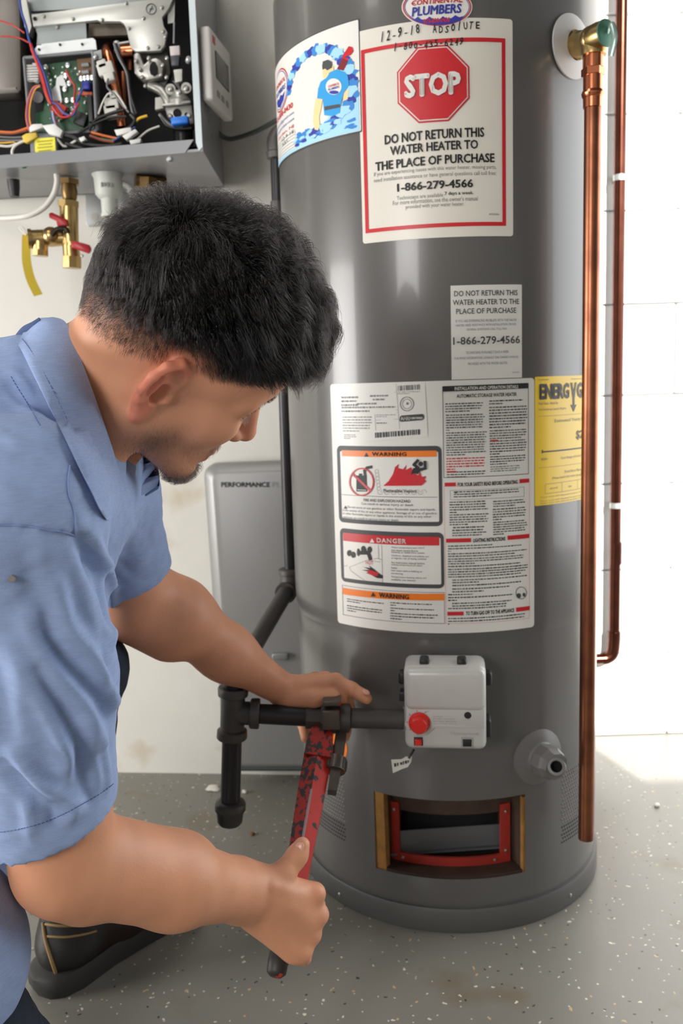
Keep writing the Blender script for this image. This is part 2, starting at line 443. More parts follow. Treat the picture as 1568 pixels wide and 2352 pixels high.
arcwall(mb, OT0 - 0.1, FT0 + 0.02, OZ0 - 0.03, OZ1 + 0.03, 0.19, 0.216, 4); arcwall(mb, FT1 - 0.02, OT1 + 0.1, OZ0 - 0.03, OZ1 + 0.03, 0.19, 0.216, 4)
mb.each('chamber_wall', M_brown, heater)
mb = MB()
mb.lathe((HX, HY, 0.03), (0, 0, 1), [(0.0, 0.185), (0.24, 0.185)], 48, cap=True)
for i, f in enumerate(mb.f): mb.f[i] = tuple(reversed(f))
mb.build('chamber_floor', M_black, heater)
mb = MB()
a0, a1 = cpx(915, 1920, 0.2), cpx(1150, 1920, 0.2); zt = cpx(1030, 1908, 0.2)[1]; zb = cpx(1030, 1962, 0.2)[1]
mb.box((HX - 0.022, HY - 0.188, (zt + zb) / 2), (0.185, 0.003, (zt - zb)), Matrix.Rotation(-0.04, 3, 'Y'))
mb.box((HX - 0.022, HY - 0.192, zb + 0.004), (0.185, 0.010, 0.003), Matrix.Rotation(-0.04, 3, 'Y'))
mb.build('burner_plate', mat('burner_steel', srgb(104, 106, 108), rough=0.45, metal=0.3), heater)

# --- perforated air intakes
M_perf = mat('perforation', srgb(112, 108, 106), rough=0.4)
M_perfd = mat('perforation_shadow', (0.012, 0.012, 0.012), rough=0.9)
def vent(t0, t1, z0, z1, name):
    mb = MB(); nc = int((t1 - t0) * RL / 0.0055); nr = int((z1 - z0) / 0.0062)
    for r in range(nr):
        for c in range(nc):
            t = t0 + (t1 - t0) * (c + 0.5 * (r % 2)) / nc; z = z0 + (z1 - z0) * r / nr
            n = Vector((math.sin(t), -math.cos(t), 0))
            mb.m(1 if r < 5 else 0).lathe(cyl(t, z, RL), n, [(-0.0004, 0.0024), (0.0009 if r >= 5 else 0.0003, 0.0015)], 6)
    tag(mb.build(name, [M_perf, M_perfd], heater, smooth=60), kind='stuff')
vent(dg(37.5), dg(58), 0.113, 0.234, 'air_intake')
vent(dg(-66), dg(-46), 0.113, 0.234, 'air_intake')

# --- stickers
M_white = mat('sticker_white', srgb(222, 220, 214), rough=0.35, spec=0.5)
M_cream = mat('sticker_cream', srgb(219, 214, 203), rough=0.35, spec=0.5)
M_ink = mat('ink_black', (0.012, 0.014, 0.014), rough=0.5)
M_ink2 = mat('ink_dark_grey', srgb(66, 66, 68), rough=.5)
M_grey = mat('ink_grey', srgb(120, 120, 120), rough=0.5)
M_red = mat('ink_red', srgb(196, 30, 40), rough=0.4)
M_pink = mat('ink_pink', srgb(222, 140, 136), rough=0.5)
M_orange = mat('ink_orange', srgb(236, 122, 20), rough=0.4)
M_yellow = mat('sticker_yellow', srgb(236, 200, 60), rough=0.35)
M_navy = mat('ink_blue', srgb(44, 52, 150), rough=0.45)
M_sky = mat('ink_light_blue', srgb(160, 208, 238), rough=0.45)
M_mid = mat('ink_mid_blue', srgb(52, 128, 200), rough=0.45)
M_shirtink = mat('ink_shirt_blue', srgb(40, 150, 214), rough=0.45)
M_skinink = mat('ink_skin', srgb(240, 205, 150), rough=0.45)
M_brownink = mat('ink_dark_red', srgb(120, 24, 30), rough=0.45)
class Sticker:
    def __init__(s, name, label, m, T=None, R=RU, parent=heater):
        s.R = R; s.T = T or (lambda x, y: (x, y)); s.L = {}; s.name = name; s.label = label; s.m = m; s.parent = parent
    def uz(s, x, y): return cpx(*s.T(x, y), s.R)
    def rect_uz(s, l, t, r, b):
        xc, yc = (l + r) / 2, (t + b) / 2
        return s.uz(l, yc)[0], s.uz(xc, t)[1], s.uz(r, yc)[0], s.uz(xc, b)[1]
    def put(s, layer, pts, fs, lift):
        key = layer; s.L.setdefault(key, (MB(), lift))[0].add([cyl(u / s.R, z, s.R + lift) for u, z in pts], fs)
    def flat(s, layer, pts, lift):
        """a polygon in (arc, height), cut in strips so that it follows the tank"""
        bm = bmesh.new(); vs = [bm.verts.new((u, z, 0)) for u, z in pts]
        try: bm.faces.new(vs)
        except ValueError: bm.free(); return
        bmesh.ops.triangulate(bm, faces=bm.faces[:])
        us = [p[0] for p in pts]; x = math.floor(min(us) / 0.009) * 0.009 + 0.009
        while x < max(us):
            bmesh.ops.bisect_plane(bm, geom=bm.verts[:] + bm.edges[:] + bm.faces[:], plane_co=(x, 0, 0), plane_no=(1, 0, 0)); x += 0.009
        for f in bm.faces:
            f.normal_update()
            if f.normal.z < 0: f.normal_flip()
        bm.verts.index_update()
        s.put(layer, [(v.co.x, v.co.y) for v in bm.verts], [[v.index for v in f.verts] for f in bm.faces], lift); bm.free()
    def poly(s, layer, pts, lift=0.0012): s.flat(layer, [s.uz(*p) for p in pts], lift)
    def rrect(s, layer, l, t, r, b, rad=0.0, lift=0.0012, n=4):
        u0, z1, u1, z0 = s.rect_uz(l, t, r, b); s.rr(layer, u0, z0, u1, z1, rad, lift, n)
    def rr(s, layer, u0, z0, u1, z1, rad, lift, n=4):
        if rad <= 0: s.flat(layer, [(u0, z0), (u1, z0), (u1, z1), (u0, z1)], lift); return
        P = []
        for cx, cz, a0 in ((u1 - rad, z0 + rad, -90), (u1 - rad, z1 - rad, 0), (u0 + rad, z1 - rad, 90), (u0 + rad, z0 + rad, 180)):
            for i in range(n + 1):
                a = math.radians(a0 + 90 * i / n); P.append((cx + rad * math.cos(a), cz + rad * math.sin(a)))
        s.flat(layer, P, lift)
    def frame(s, layer, l, t, r, b, w, lift=0.0012):
        """rectangular outline of w metres"""
        u0, z1, u1, z0 = s.rect_uz(l, t, r, b)
        s.rr(layer, u0, z1 - w, u1, z1, 0, lift); s.rr(layer, u0, z0, u1, z0 + w, 0, lift)
        s.rr(layer, u0, z0 + w, u0 + w, z1 - w, 0, lift); s.rr(layer, u1 - w, z0 + w, u1, z1 - w, 0, lift)
    def text(s, layer, txt, l, t, r, b, bold=0.0, lift=0.0016, slope=0.0, **k):
        u0, z1, u1, z0 = s.rect_uz(l, t, r, b); v, fs = glyphs(txt, bold, **k)
        s.put(layer, [(u0 + (u1 - u0) * a, z0 + (z1 - z0) * c + slope * (u1 - u0) * (a - 0.5)) for a, c in v], fs, lift)
    def greek(s, layer, l, t, r, b, rows, lift=0.0012, fill=0.5, last=0.6, dens=0.82):
        """rows of tiny print too small to read"""
        u0, z1, u1, z0 = s.rect_uz(l, t, r, b); p = (z1 - z0) / rows; g = random.Random(int(l * 7 + t * 3))
        pts = []; fs = []
        for i in range(rows):
            e = u1 if i < rows - 1 else u0 + (u1 - u0) * last
            e -= g.uniform(0, 0.10) * (u1 - u0); z = z1 - p * (i + 0.5); h = p * fill / 2; u = u0
            while u < e:
                w = g.uniform(0.0016, 0.0062); ue = min(u + w, e); k = h * g.uniform(0.7, 1.0)
                n = len(pts); pts += [(u, z - k), (ue, z - k), (ue, z + k), (u, z + k)]; fs.append((n, n + 1, n + 2, n + 3)); u = ue + g.uniform(0.0006, 0.0012)
        s.put(layer, pts, fs, lift)
    def ring(s, layer, cx, cy, rx, ry, w, lift=0.0014, n=40, a0=0, a1=360):
        o = [s.uz(cx + rx * math.cos(math.radians(a0 + (a1 - a0) * i / n)), cy + ry * math.sin(math.radians(a0 + (a1 - a0) * i / n))) for i in range(n + 1)]
        q = [s.uz(cx + (rx - w) * math.cos(math.radians(a0 + (a1 - a0) * i / n)), cy + (ry - w) * math.sin(math.radians(a0 + (a1 - a0) * i / n))) for i in range(n + 1)]
        s.put(layer, o + q, [(i, n + 1 + i, n + 2 + i, i + 1) for i in range(n)], lift)
    def disc(s, layer, cx, cy, rx, ry, lift=0.0014, n=32, rot=0.0):
        c, d = math.cos(rot), math.sin(rot)
        s.poly(layer, [(cx + rx * math.cos(a) * c - ry * math.sin(a) * d, cy + rx * math.cos(a) * d + ry * math.sin(a) * c) for a in [2 * math.pi * i / n for i in range(n)]], lift)
    def line(s, layer, pts, w, lift=0.0014):
        """a drawn stroke through crop points, w in metres"""
        P = [np.array(s.uz(*p)) for p in pts]
        for a, b in zip(P[:-1], P[1:]):
            d = b - a; L = np.hypot(*d)
            if L < 1e-6: continue
            n = np.array([-d[1], d[0]]) / L * w / 2; e = d / L * w * 0.3
            s.put(layer, [a - n - e, b - n + e, b + n + e, a + n - e], [(0, 1, 2, 3)], lift)
    INK = {}
    def done(s):
        base = s.L.pop('paper')[0]
        o = base.build(s.name, s.m, s.parent, smooth=60)
        if s.label: o['label'] = s.label
        names = {'black': ('lettering', M_ink2), 'black2': ('heading', M_ink), 'grey': ('small_print', M_grey), 'red': ('red_print', M_red), 'white': ('white_print', M_white), 'white2': ('white_lettering', M_white),
                 'pink': ('pink_rule', M_pink), 'orange': ('orange_bar', M_orange), 'navy': ('blue_print', M_navy), 'sky': ('pale_blue_print', M_sky), 'mid': ('wave_print', M_mid),
                 'shirt': ('shirt_print', M_shirtink), 'skin': ('skin_print', M_skinink), 'dred': ('dark_red_print', M_brownink), 'red2': ('red_lettering', M_red), 'navy2': ('blue_lettering', M_navy), 'black3': ('handwriting', M_ink), 'cream': ('plate', M_white)}
        for k, (mb, lift) in s.L.items():
            nm, mm = names[k]; tag(mb.build(nm, mm, o, smooth=60), kind='stuff')
        return o

# -- large instruction sheet
C3 = lambda x, y: (740 + x / 3.136, 840 + y / 3.136)
S = Sticker('instruction_sheet', 'large white instruction sheet with warning panels', M_white, C3)
S.rr('paper', dg(-45.9) * RU, 0.474, dg(23.7) * RU, 0.8375, 0.005, 0.0006)
S.poly('cream', [(122, 192), (740, 130), (760, 510), (146, 556)], 0.0010)
for y, txt in ((228, 'MDL NO  XG40S09'), (255, 'SER NO  M471800'), (283, 'MFG DATE  10 DEC 2018'),):
    S.greek('grey', 140, y - 12, 262, y + 12, 1, fill=0.6, last=1)
S.greek('grey', 345, 205, 480, 228, 1, fill=0.6, last=1); S.greek('grey', 365, 232, 460, 254, 1, fill=.6, last=1)
S.greek('grey', 250, 262, 400, 285, 1, fill=.6, last=1)
S.greek('grey', 142, 286, 530, 340, 2, fill=0.45); S.greek('grey', 150, 360, 365, 480, 6, fill=0.4); S.greek('grey', 388, 348, 530, 372, 2, fill=.4); S.greek('grey', 392, 405, 535, 420, 1, fill=.6)
S.greek('grey', 158, 492, 250, 530, 3, fill=.45); S.greek('grey', 545, 182, 710, 206, 2, fill=.4)
for a, b in (((137, 222), (532, 190)), ((140, 330), (545, 320)), ((145, 350), (545, 338)), ((532, 130), (558, 455)), ((380, 350), (388, 465)), ((388, 392), (550, 384))): S.line('grey', [a, b], 0.0004)
S.ring('grey', 610, 275, 50, 52, 5); S.ring('grey', 610, 275, 34, 36, 3); S.disc('grey', 613, 272, 8, 9)
g = random.Random(3); x = 545
while x < 700:
    w = g.choice([4, 6, 9]); S.rrect('grey', x, 140 + (622 - x) * 0.06, x + w, 176 + (622 - x) * 0.06, 0, 0.0014); x += w + g.choice([4, 6, 9])
x = 382
while x < 690:
    w = g.choice([8, 11, 15]); S.rrect('black', x, 470 + (535 - x) * 0.08, x + w, 507 + (535 - x) * 0.08, 0, 0.0014); x += w + g.choice([5, 7, 9])
S.poly('black', [(560, 368), (572, 358), (722, 347), (733, 355), (733, 380), (722, 391), (570, 404), (557, 396)], 0.0014)
S.text('white2', 'AHRI', 566, 366, 632, 393, bold=0.03, lift=0.0020); S.text('white2', 'CERTIFIED', 636, 370, 724, 384, bold=0.02, lift=0.0020)
# warning panel
def panel(l0, t0, r0, b0, wpx, hdr, rad=0.008):
    S.rrect('black', l0, t0, r0, b0, rad, 0.0010, 5); S.rrect('white', l0 + wpx, t0 + wpx * 1.7, r0 - wpx, b0 - wpx * 1.3, 0.002, 0.0014)
panel(116, 580, 862, 1150, 24, 'orange')
S.rrect('orange', 146, 613, 822, 657, 0, 0.0018)
def tri(cx, cy, w, layer='black2', lift=0.0022): S.poly(layer, [(cx - w, cy + w * .85), (cx + w, cy + w * .85), (cx, cy - w * .95)], lift)
tri(322, 640, 16); S.text('black2', 'WARNING', 362, 622, 608, 650, bold=0.035, lift=0.0022, spacing=1.12)
# petrol can, prohibition ring, flames and running figure
S.poly('black2', [(250, 790), (322, 790), (326, 905), (250, 905)], 0.0020)
S.rrect('black2', 268, 776, 290, 792, 0, 0.0020); S.line('black2', [(312, 790), (308, 755), (325, 735), (358, 728)], 0.0042, 0.0020)
S.rrect('white', 256, 892, 322, 896, 0, 0.0024)
S.ring('red', 288, 836, 90, 102, 10, 0.0024); S.line('red', [(222, 776), (352, 900)], 0.0036, 0.0026)
S.poly('red', [(442, 864), (480, 830), (512, 778), (526, 730), (552, 706), (546, 735), (584, 745), (608, 712), (600, 752), (640, 730), (655, 760), (690, 790), (705, 765), (718, 800), (748, 792), (738, 820), (750, 830), (716, 862)], 0.0020)
S.disc('black2', 710, 706, 17, 17, 0.0026); S.poly('black2', [(690, 728), (655, 738), (640, 782), (668, 772), (690, 780), (718, 745)], 0.0026)
S.line('black2', [(694, 735), (660, 712), (690, 680)], 0.004, 0.0026); S.line('black2', [(716, 745), (742, 738), (740, 690)], 0.004, 0.0026)
for i in range(6): S.ring('grey', 395 + i * 3, 760 + i * 25, 14, 14, 2, 0.0018, 16)
for i in range(14): S.ring('grey', 420 + i * 24, 905 + (i % 2) * 8, 20, 22, 2, 0.0018, 12, 180 if i % 2 else 0, 360 if i % 2 else 180)
S.text('black', 'Flammable Vapors', 446, 889, 680, 918, bold=0.012, lift=0.0022)
S.rrect('black', 146, 942, 830, 945, 0, 0.0020)
S.text('black', 'FIRE AND EXPLOSION HAZARD', 302, 962, 636, 982, bold=0.012, lift=0.0020); S.text('black', 'Can result in serious injury or death', 286, 990, 655, 1012, bold=0.0, lift=0.0020)
tri(172, 1018, 13, 'black', 0.002)
for y, a, r_, tx in ((1034, 188, 812, 'Do not store or use gasoline or other flammable vapors and liquids'), (1060, 152, 824, 'in the vicinity of this or any other appliance. Storage of or use of gasoline'),
                    (1083, 152, 786, 'or other flammable vapors or liquids in the vicinity of this or any other'), (1106, 152, 556, 'appliance can result in serious injury or death.')):
    S.text('black', tx, a, y - 11, r_, y + 10, lift=0.0020)
# danger panel
panel(136, 1195, 876, 1592, 22, 'red')
S.rrect('red', 156, 1225, 842, 1287, 0, 0.0018); tri(363, 1258, 17, 'white2'); S.text('white2', 'DANGER', 396, 1243, 606, 1277, bold=0.035, lift=0.0022, spacing=1.15)
for y, tx, r_ in ((1312, 'Water temperature over 125\u00b0F', 735), (1330, 'can cause severe burns', 690), (1347, 'instantly or death from scalds.', 738), (1372, 'Children, disabled and elderly are', 768), (1390, 'at highest risk of being scalded.', 752),
                 (1420, 'See instruction manual before', 738), (1437, 'setting temperature of water', 722), (1454, 'heater.', 545), (1480, 'Feel water before bathing or', 722), (1497, 'showering.', 585), (1526, 'Temperature limiting valves are', 750), (1543, 'available, see manual.', 675)):
    S.text('black', tx, 500, y - 8, r_, y + 7, lift=0.002)
S.line('black', [(430, 1290), (438, 1572)], 0.0005, 0.002); S.line('black', [(165, 1442), (400, 1385), (432, 1395)], 0.0005, 0.002); S.line('black', [(407, 1290), (410, 1388)], 0.0005, 0.002)
S.line('black', [(200, 1450), (330, 1398), (420, 1412)], 0.0004, 0.002); S.line('black', [(200, 1450), (215, 1480), (330, 1558)], 0.0004, 0.002)
for cx, cy in ((200, 1348), (228, 1360), (300, 1318), (345, 1322)): S.disc('black2', cx, cy, 16, 22, 0.0022)
S.disc('black2', 264, 1342, 10, 28, 0.0022); S.line('black2', [(265, 1345), (335, 1345), (350, 1390)], 0.006, 0.0022); S.line('black2', [(312, 1320), (312, 1345)], 0.004, 0.0022)
S.text('red2', 'HOT', 318, 1404, 370, 1430, bold=0.0, lift=0.0022)
S.poly('black2', [(436, 1530), (400, 1528), (350, 1502), (318, 1490), (352, 1485), (290, 1470), (345, 1468), (300, 1448), (352, 1455), (338, 1435), (382, 1468), (408, 1490), (436, 1510)], 0.0022)
S.poly('red', [(330, 1490), (335, 1466), (362, 1474), (410, 1490), (402, 1512), (372, 1512)], 0.0025)
# lower warning
S.frame('black', 150, 1620, 880, 1842, 0.0006, 0.0012); S.poly('orange', [(150, 1598), (880, 1640), (880, 1688), (150, 1644)], 0.0014)
tri(370, 1645, 17); S.text('black2', 'WARNING', 412, 1640, 626, 1675, bold=0.035, lift=0.0022, spacing=1.1, )
S.greek('black', 182, 1690, 452, 1722, 2, fill=.45, last=.4); S.greek('black', 182, 1738, 450, 1790, 3, fill=.45, last=.35)
S.greek('black', 492, 1706, 805, 1740, 2, fill=.45, last=.2); S.greek('black', 492, 1745, 832, 1780, 2, fill=.45, last=.12); S.greek('black', 492, 1782, 840, 1840, 3, fill=.45, last=.3)
# right column
S.frame('black', 868, 140, 1482, 798, 0.0008); S.poly('black2', [(866, 148), (1480, 124), (1480, 163), (866, 187)], 0.0014)
S.text('white2', 'INSTALLATION AND OPERATION DETAILS', 952, 146, 1405, 170, bold=0.015, lift=0.0020, slope=0.0)
S.text('black2', 'AUTOMATIC STORAGE WATER HEATER', 966, 199, 1396, 225, bold=0.02, lift=0.0016)
for l, t, r_, b, rows, la, lay in ((886, 262, 1160, 336, 4, .7, 'black'), (890, 344, 1180, 470, 7, .15, 'black'), (892, 472, 1184, 648, 10, .55, 'black'), (894, 656, 1184, 752, 5, .3, 'red2'), (896, 754, 1180, 808, 3, .5, 'black'),
                                 (1200, 240, 1465, 280, 2, .4, 'black'), (1200, 286, 1474, 450, 8, .6, 'black'), (1202, 455, 1474, 528, 4, .85, 'black'), (1204, 530, 1470, 640, 6, .3, 'black'), (1206, 642, 1464, 712, 4, .5, 'black'), (1208, 716, 1440, 762, 3, .8, 'grey')):
    S.greek(lay, l, t, r_, b, rows, fill=.5, last=la)
S.rrect('red', 896, 758, 965, 768, 0, 0.0016); S.rrect('red', 1204, 534, 1262, 544, 0, 0.0016)
S.rrect('red', 880, 841, 960, 868, 0, 0.0014); S.rrect('red', 1416, 814, 1486, 842, 0, 0.0014); S.text('black2', 'FOR YOUR SAFETY READ BEFORE OPERATING', 974, 834, 1402, 862, bold=0.03, lift=0.0016)
S.frame('black', 920, 888, 1450, 958, 0.0004); S.greek('black', 945, 892, 1425, 944, 3, fill=.5, last=.55); tri(960, 910, 10, 'black', 0.0018)
for l, t, r_, b, rows, la in ((915, 970, 1195, 1062, 5, .2), (915, 1062, 1195, 1150, 5, .55), (940, 1152, 1195, 1172, 1, .9), (935, 1172, 1195, 1192, 1, .9), (935, 1192, 1195, 1228, 2, .9), (1228, 962, 1465, 1015, 3, .7), (1225, 1018, 1475, 1110, 5, .3), (1228, 1112, 1475, 1215, 6, .3)):
    S.greek('black', l, t, r_, b, rows, fill=.5, last=la)
S.rrect('red', 890, 1243, 1070, 1272, 0, 0.0014); S.rrect('red', 1330, 1217, 1486, 1248, 0, 0.0014); S.text('black2', 'LIGHTING INSTRUCTIONS', 1084, 1238, 1314, 1266, bold=0.03, lift=0.0016)
for l, t, r_, b, rows, la in ((905, 1282, 1400, 1300, 1, .65), (905, 1300, 1445, 1335, 2, .1), (905, 1336, 1475, 1372, 2, .9), (905, 1374, 1480, 1425, 3, .4), (905, 1426, 1475, 1446, 1, .95), (905, 1448, 1482, 1520, 4, .9), (935, 1524, 1470, 1560, 2, .4), (935, 1562, 1470, 1582, 1, .95),
                           (935, 1590, 1380, 1630, 2, .5), (905, 1632, 1380, 1650, 1, .4), (905, 1652, 1385, 1692, 2, .2), (935, 1694, 1385, 1732, 2, .9), (905, 1732, 1385, 1750, 1, .95)):
    S.greek('black', l, t, r_, b, rows, fill=.48, last=la)
S.rrect('red', 900, 1770, 1016, 1798, 0, 0.0014); S.rrect('red', 1392, 1735, 1490, 1766, 0, 0.0014); S.text('black2', 'TO TURN GAS OFF TO THE APPLIANCE', 1032, 1760, 1378, 1788, bold=0.03, lift=0.0016)
S.greek('black', 905, 1800, 1480, 1860, 3, fill=.45, last=.1)
S.frame('pink', 882, 858, 1488, 1848, 0.0005)
S.ring('black', 1428, 1635, 40, 45, 4, 0.0016, 24); S.disc('black', 1410, 1655, 16, 18, 0.0016); S.disc('black', 1448, 1648, 10, 14, 0.0016)
S.done()

# -- stop sheet
C2 = lambda x, y: (600 + x / 2.45, y / 2.45)
S = Sticker('stop_sheet', 'cream sheet with a red border and a stop sign', M_cream, C2)
S.rr('paper', dg(-31.0) * RU, 1.0310, dg(16.25) * RU, 1.3100, 0.004, 0.0006)
u0, z1, u1, z0 = dg(-29.3) * RU, 1.2925 - 0.0012, dg(14.2) * RU, 1.0485
S.frame_ = None
w = 0.0052
u0 = S.uz(572, 700)[0]; u1 = S.uz(1372, 700)[0]; z1 = S.uz(970, 222)[1]; z0 = S.uz(985, 1280)[1]
S.rr('red', u0, z1 - w, u1, z1, 0, 0.0012); S.rr('red', u0, z0, u1, z0 + w, 0, 0.0012); S.rr('red', u0, z0 + w, u0 + w, z1 - w, 0, 0.0012); S.rr('red', u1 - w, z0 + w, u1, z1 - w, 0, 0.0012)
cu, cz = S.uz(966, 475); R8 = (S.uz(1168, 475)[0] - S.uz(764, 475)[0]) / 2 / math.cos(math.pi / 8)
for k, (lay, sc_, lf) in enumerate((('red', 1.0, 0.0012), ('white', 0.955, 0.0016), ('red2', 0.925, 0.0020))):
    S.flat(lay, [(cu + R8 * sc_ * math.cos(math.pi / 8 + i * math.pi / 4), cz + R8 * sc_ * math.sin(math.pi / 8 + i * math.pi / 4)) for i in range(8)], lf)
S.text('white2', 'STOP', 806, 412, 1120, 545, bold=0.052, lift=0.0034, slope=0.004)
S.text('black2', 'DO NOT RETURN THIS', 694, 730, 1252, 785, bold=0.035, lift=0.0014, slope=.012); S.text('black2', 'WATER HEATER TO', 725, 799, 1218, 851, bold=0.035, lift=0.0014, slope=.012)
S.text('black2', 'THE PLACE OF PURCHASE', 642, 876, 1310, 928, bold=0.035, lift=0.0014, slope=.012)
S.text('grey', 'If you are experiencing issues with this water heater, missing parts,', 634, 938, 1320, 966, lift=0.0012)
S.text('grey', 'need installation assistance or have general questions call toll free:', 634, 972, 1320, 1002, lift=0.0012)
S.text('black2', '1-866-279-4566', 764, 1017, 1190, 1064, bold=0.035, lift=0.0014)
S.text('grey', 'Technicians are available', 762, 1094, 1022, 1116, lift=0.0012); S.text('black', '7 days a week.', 1030, 1077, 1192, 1102, bold=0.02, lift=0.0012)
S.text('grey', "For more information, see the owner's manual", 740, 1112, 1216, 1142, lift=0.0012); S.text('grey', 'provided with your water heater.', 812, 1143, 1140, 1172, lift=0.0012)
S.text('grey', 'AS50466', 1278, 1200, 1335, 1212, lift=0.0012)
def hand(txt, x0, y0, x1, y1, h, seed):
    g = random.Random(seed); n = len(txt); 
    for i, c in enumerate(txt):
        if c == ' ': continue
        f = i / (n - 1); x = x0 + (x1 - x0) * f; y = y0 + (y1 - y0) * f + g.uniform(-5, 5); hh = h * g.uniform(.85, 1.1); ww = (x1 - x0) / n * (0.74 if c not in '1Il-' else 0.42)
        if c == '-': S.line('black3', [(x - ww / 2, y - hh * .4), (x + ww / 2, y - hh * .45)], 0.0014, 0.0018); continue
        if c in '1l': S.line('black3', [(x + 3, y - hh), (x - 3, y)], 0.0014, 0.0018); continue
        S.text('black3', c, x - ww / 2, y - hh, x + ww / 2, y, bold=0.024, lift=0.0018, shear=g.uniform(-.1, .35))
hand('12-9-18', 682, 236, 880, 190, 54, 5); hand('ADSolUTE', 975, 190, 1215, 166, 46, 8); hand('1-800-435-6249', 755, 284, 1125, 258, 40, 2)
S.done()

# -- oval badge at the very top
S = Sticker('oval_badge', 'oval plumber badge with a red and blue rim', M_white, C2)
cx, cy = 988, 42
S.disc('paper', cx, cy, 198, 112, 0.0012, 48)
S.ring('red', cx, cy, 192, 106, 7, 0.0016, 48); S.ring('navy', cx, cy, 182, 99, 4, 0.0016, 48)
S.text('red2', 'CONTINENTAL', 846, -8, 1128, 22, bold=0.03, lift=0.0018, shear=0.15); S.text('navy2', 'PLUMBERS', 846, 30, 1126, 84, bold=0.04, lift=0.0018, shear=0.12)
S.line('red', [(846, 22), (1130, 14)], 0.0012, 0.0018)
S.poly('navy', [(836, 106), (862, 112), (880, 96), (900, 112), (925, 114), (945, 96), (970, 112), (1000, 112), (1020, 94), (1045, 108), (1070, 104), (1090, 88), (1112, 100), (1140, 92), (1120, 118), (1070, 136), (1010, 144), (940, 142), (880, 128)], 0.0018)
S.text('red2', '973-800-0430', 912, 104, 1060, 132, bold=0.02, lift=0.0022)
S.done()

# -- company sticker on the left flank
S = Sticker('company_sticker', 'white and blue company sticker wrapped round the left flank', M_white, C2)
su1, sz1 = dg(-30.2) * RU, 1.3270; su0, sz0 = dg(-85) * RU, 1.1800
S.rr('black', su0, sz0, su1, sz1, 0.002, 0.0007); S.rr('paper', su0, sz0 + 0.0018, su1 - 0.0015, sz1 - 0.0018, 0.002, 0.0011)
def fr(a, b): return (su0 + (su1 - su0) * a, sz1 + (sz0 - sz1) * b)       # fractions across and down the sticker
for (a, b) in ((0.30, 0.90), (0.42, 0.93), (0.60, 0.93)):
    pass
S.flat('sky', [fr(0.02, .985), fr(.02, .90), fr(.40, .93), fr(.55, .88), fr(.72, .84), fr(.86, .72), fr(.985, .60), fr(.985, .985)], 0.0014)
def fpoly(lay, pts, lift): S.flat(lay, [fr(*p) for p in pts], lift)
# the curling wave
g = random.Random(11)
def blob(lay, cx, cy, rx, ry, rot, lift, seed):
    q = random.Random(seed); P = []
    for i in range(14):
        a = 2 * math.pi * i / 14; k = q.uniform(.65, 1.2); x, y = rx * k * math.cos(a), ry * k * math.sin(a)
        P.append((cx + x * math.cos(rot) - y * math.sin(rot), cy + x * math.sin(rot) + y * math.cos(rot)))
    fpoly(lay, P, lift)
for i in range(34):
    f = i / 33; a = math.radians(200 + 250 * f); rx, ry = 0.30 + .02 * math.sin(9 * f), 0.37
    cx, cy = 0.655 + rx * math.cos(a) , 0.52 + ry * math.sin(a)
    if cx < .985 and cy < .96: blob(('mid', 'navy', 'mid', 'sky')[i % 4], min(cx, .94), cy, 0.035 + 0.025 * f, 0.05, a + 1.3, 0.0015 + 0.00012 * (i % 4), i)
for i in range(34): blob(('mid', 'navy', 'mid', 'sky')[i % 4], .44 + .5 * g.random(), .84 + .10 * g.random(), .035, .016, g.uniform(-.3, .3), 0.0016 + .00012 * (i % 4), 90 + i)
# the worker seen from behind, a red pipe wrench on his shoulder
S.poly('dred', [(430, 390), (468, 400), (492, 345), (462, 330)], 0.0021)
S.poly('red', [(455, 330), (505, 312), (522, 290), (516, 268), (496, 262), (484, 280), (494, 290), (468, 305)], 0.0021); S.poly('red', [(440, 372), (478, 382), (494, 330), (464, 322)], 0.0020)
S.poly('skin', [(350, 392), (360, 370), (410, 372), (412, 400), (385, 412), (380, 440), (352, 440)], 0.0020)
S.poly('black', [(348, 372), (352, 348), (380, 338), (402, 350), (404, 382), (385, 394), (376, 398), (366, 388), (350, 395)], 0.0023)
S.poly('skin', [(326, 540), (352, 548), (340, 620), (330, 660), (334, 700), (325, 735), (306, 730), (296, 690), (300, 620), (312, 560)], 0.0020)
S.poly('skin', [(470, 520), (496, 500), (490, 560), (462, 572)], 0.0020)
S.poly('shirt', [(320, 556), (326, 500), (340, 462), (372, 440), (392, 408), (430, 392), (475, 408), (492, 430), (498, 480), (468, 528), (450, 600), (446, 636), (410, 655), (360, 650), (352, 560)], 0.0024)
S.poly('black', [(362, 602), (446, 588), (450, 606), (364, 624)], 0.0028)
S.disc('white', 414, 490, 44, 46, 0.0028); S.text('red2', 'CONTINENTAL', 384, 474, 446, 488, bold=.02, lift=0.0031); S.text('navy2', 'PLUMBERS', 384, 492, 446, 506, bold=.02, lift=0.0031); S.disc('navy', 416, 522, 26, 10, 0.0030)
# badge, phone and written lines on the far left of the sticker
def ftext(lay, t, a0, b0, a1, b1, bold=0.0, lift=0.0018, shear=0.0):
    v, fs = glyphs(t, bold, shear=shear); (ua, za), (ub, zb) = fr(a0, b0), fr(a1, b1)
    S.put(lay, [(ua + (ub - ua) * x, zb + (za - zb) * y) for x, y in v], fs, lift)
def fell(lay, cx, cy, rx, ry, lift, n=36): fpoly(lay, [(cx + rx * math.cos(2 * math.pi * i / n), cy + ry * math.sin(2 * math.pi * i / n)) for i in range(n)], lift)
fell('red', .215, .30, .165, .205, 0.0014); fell('white', .215, .30, .155, .190, 0.0016); fell('navy', .215, .30, .148, .180, .0018); fell('white', .215, .30, .142, .172, .0020)
ftext('red2', 'CONTINENTAL', .10, .215, .335, .26, .03, 0.0022, .1); ftext('navy2', 'PLUMBERS', .10, .285, .335, .335, .04, .0022, .1)
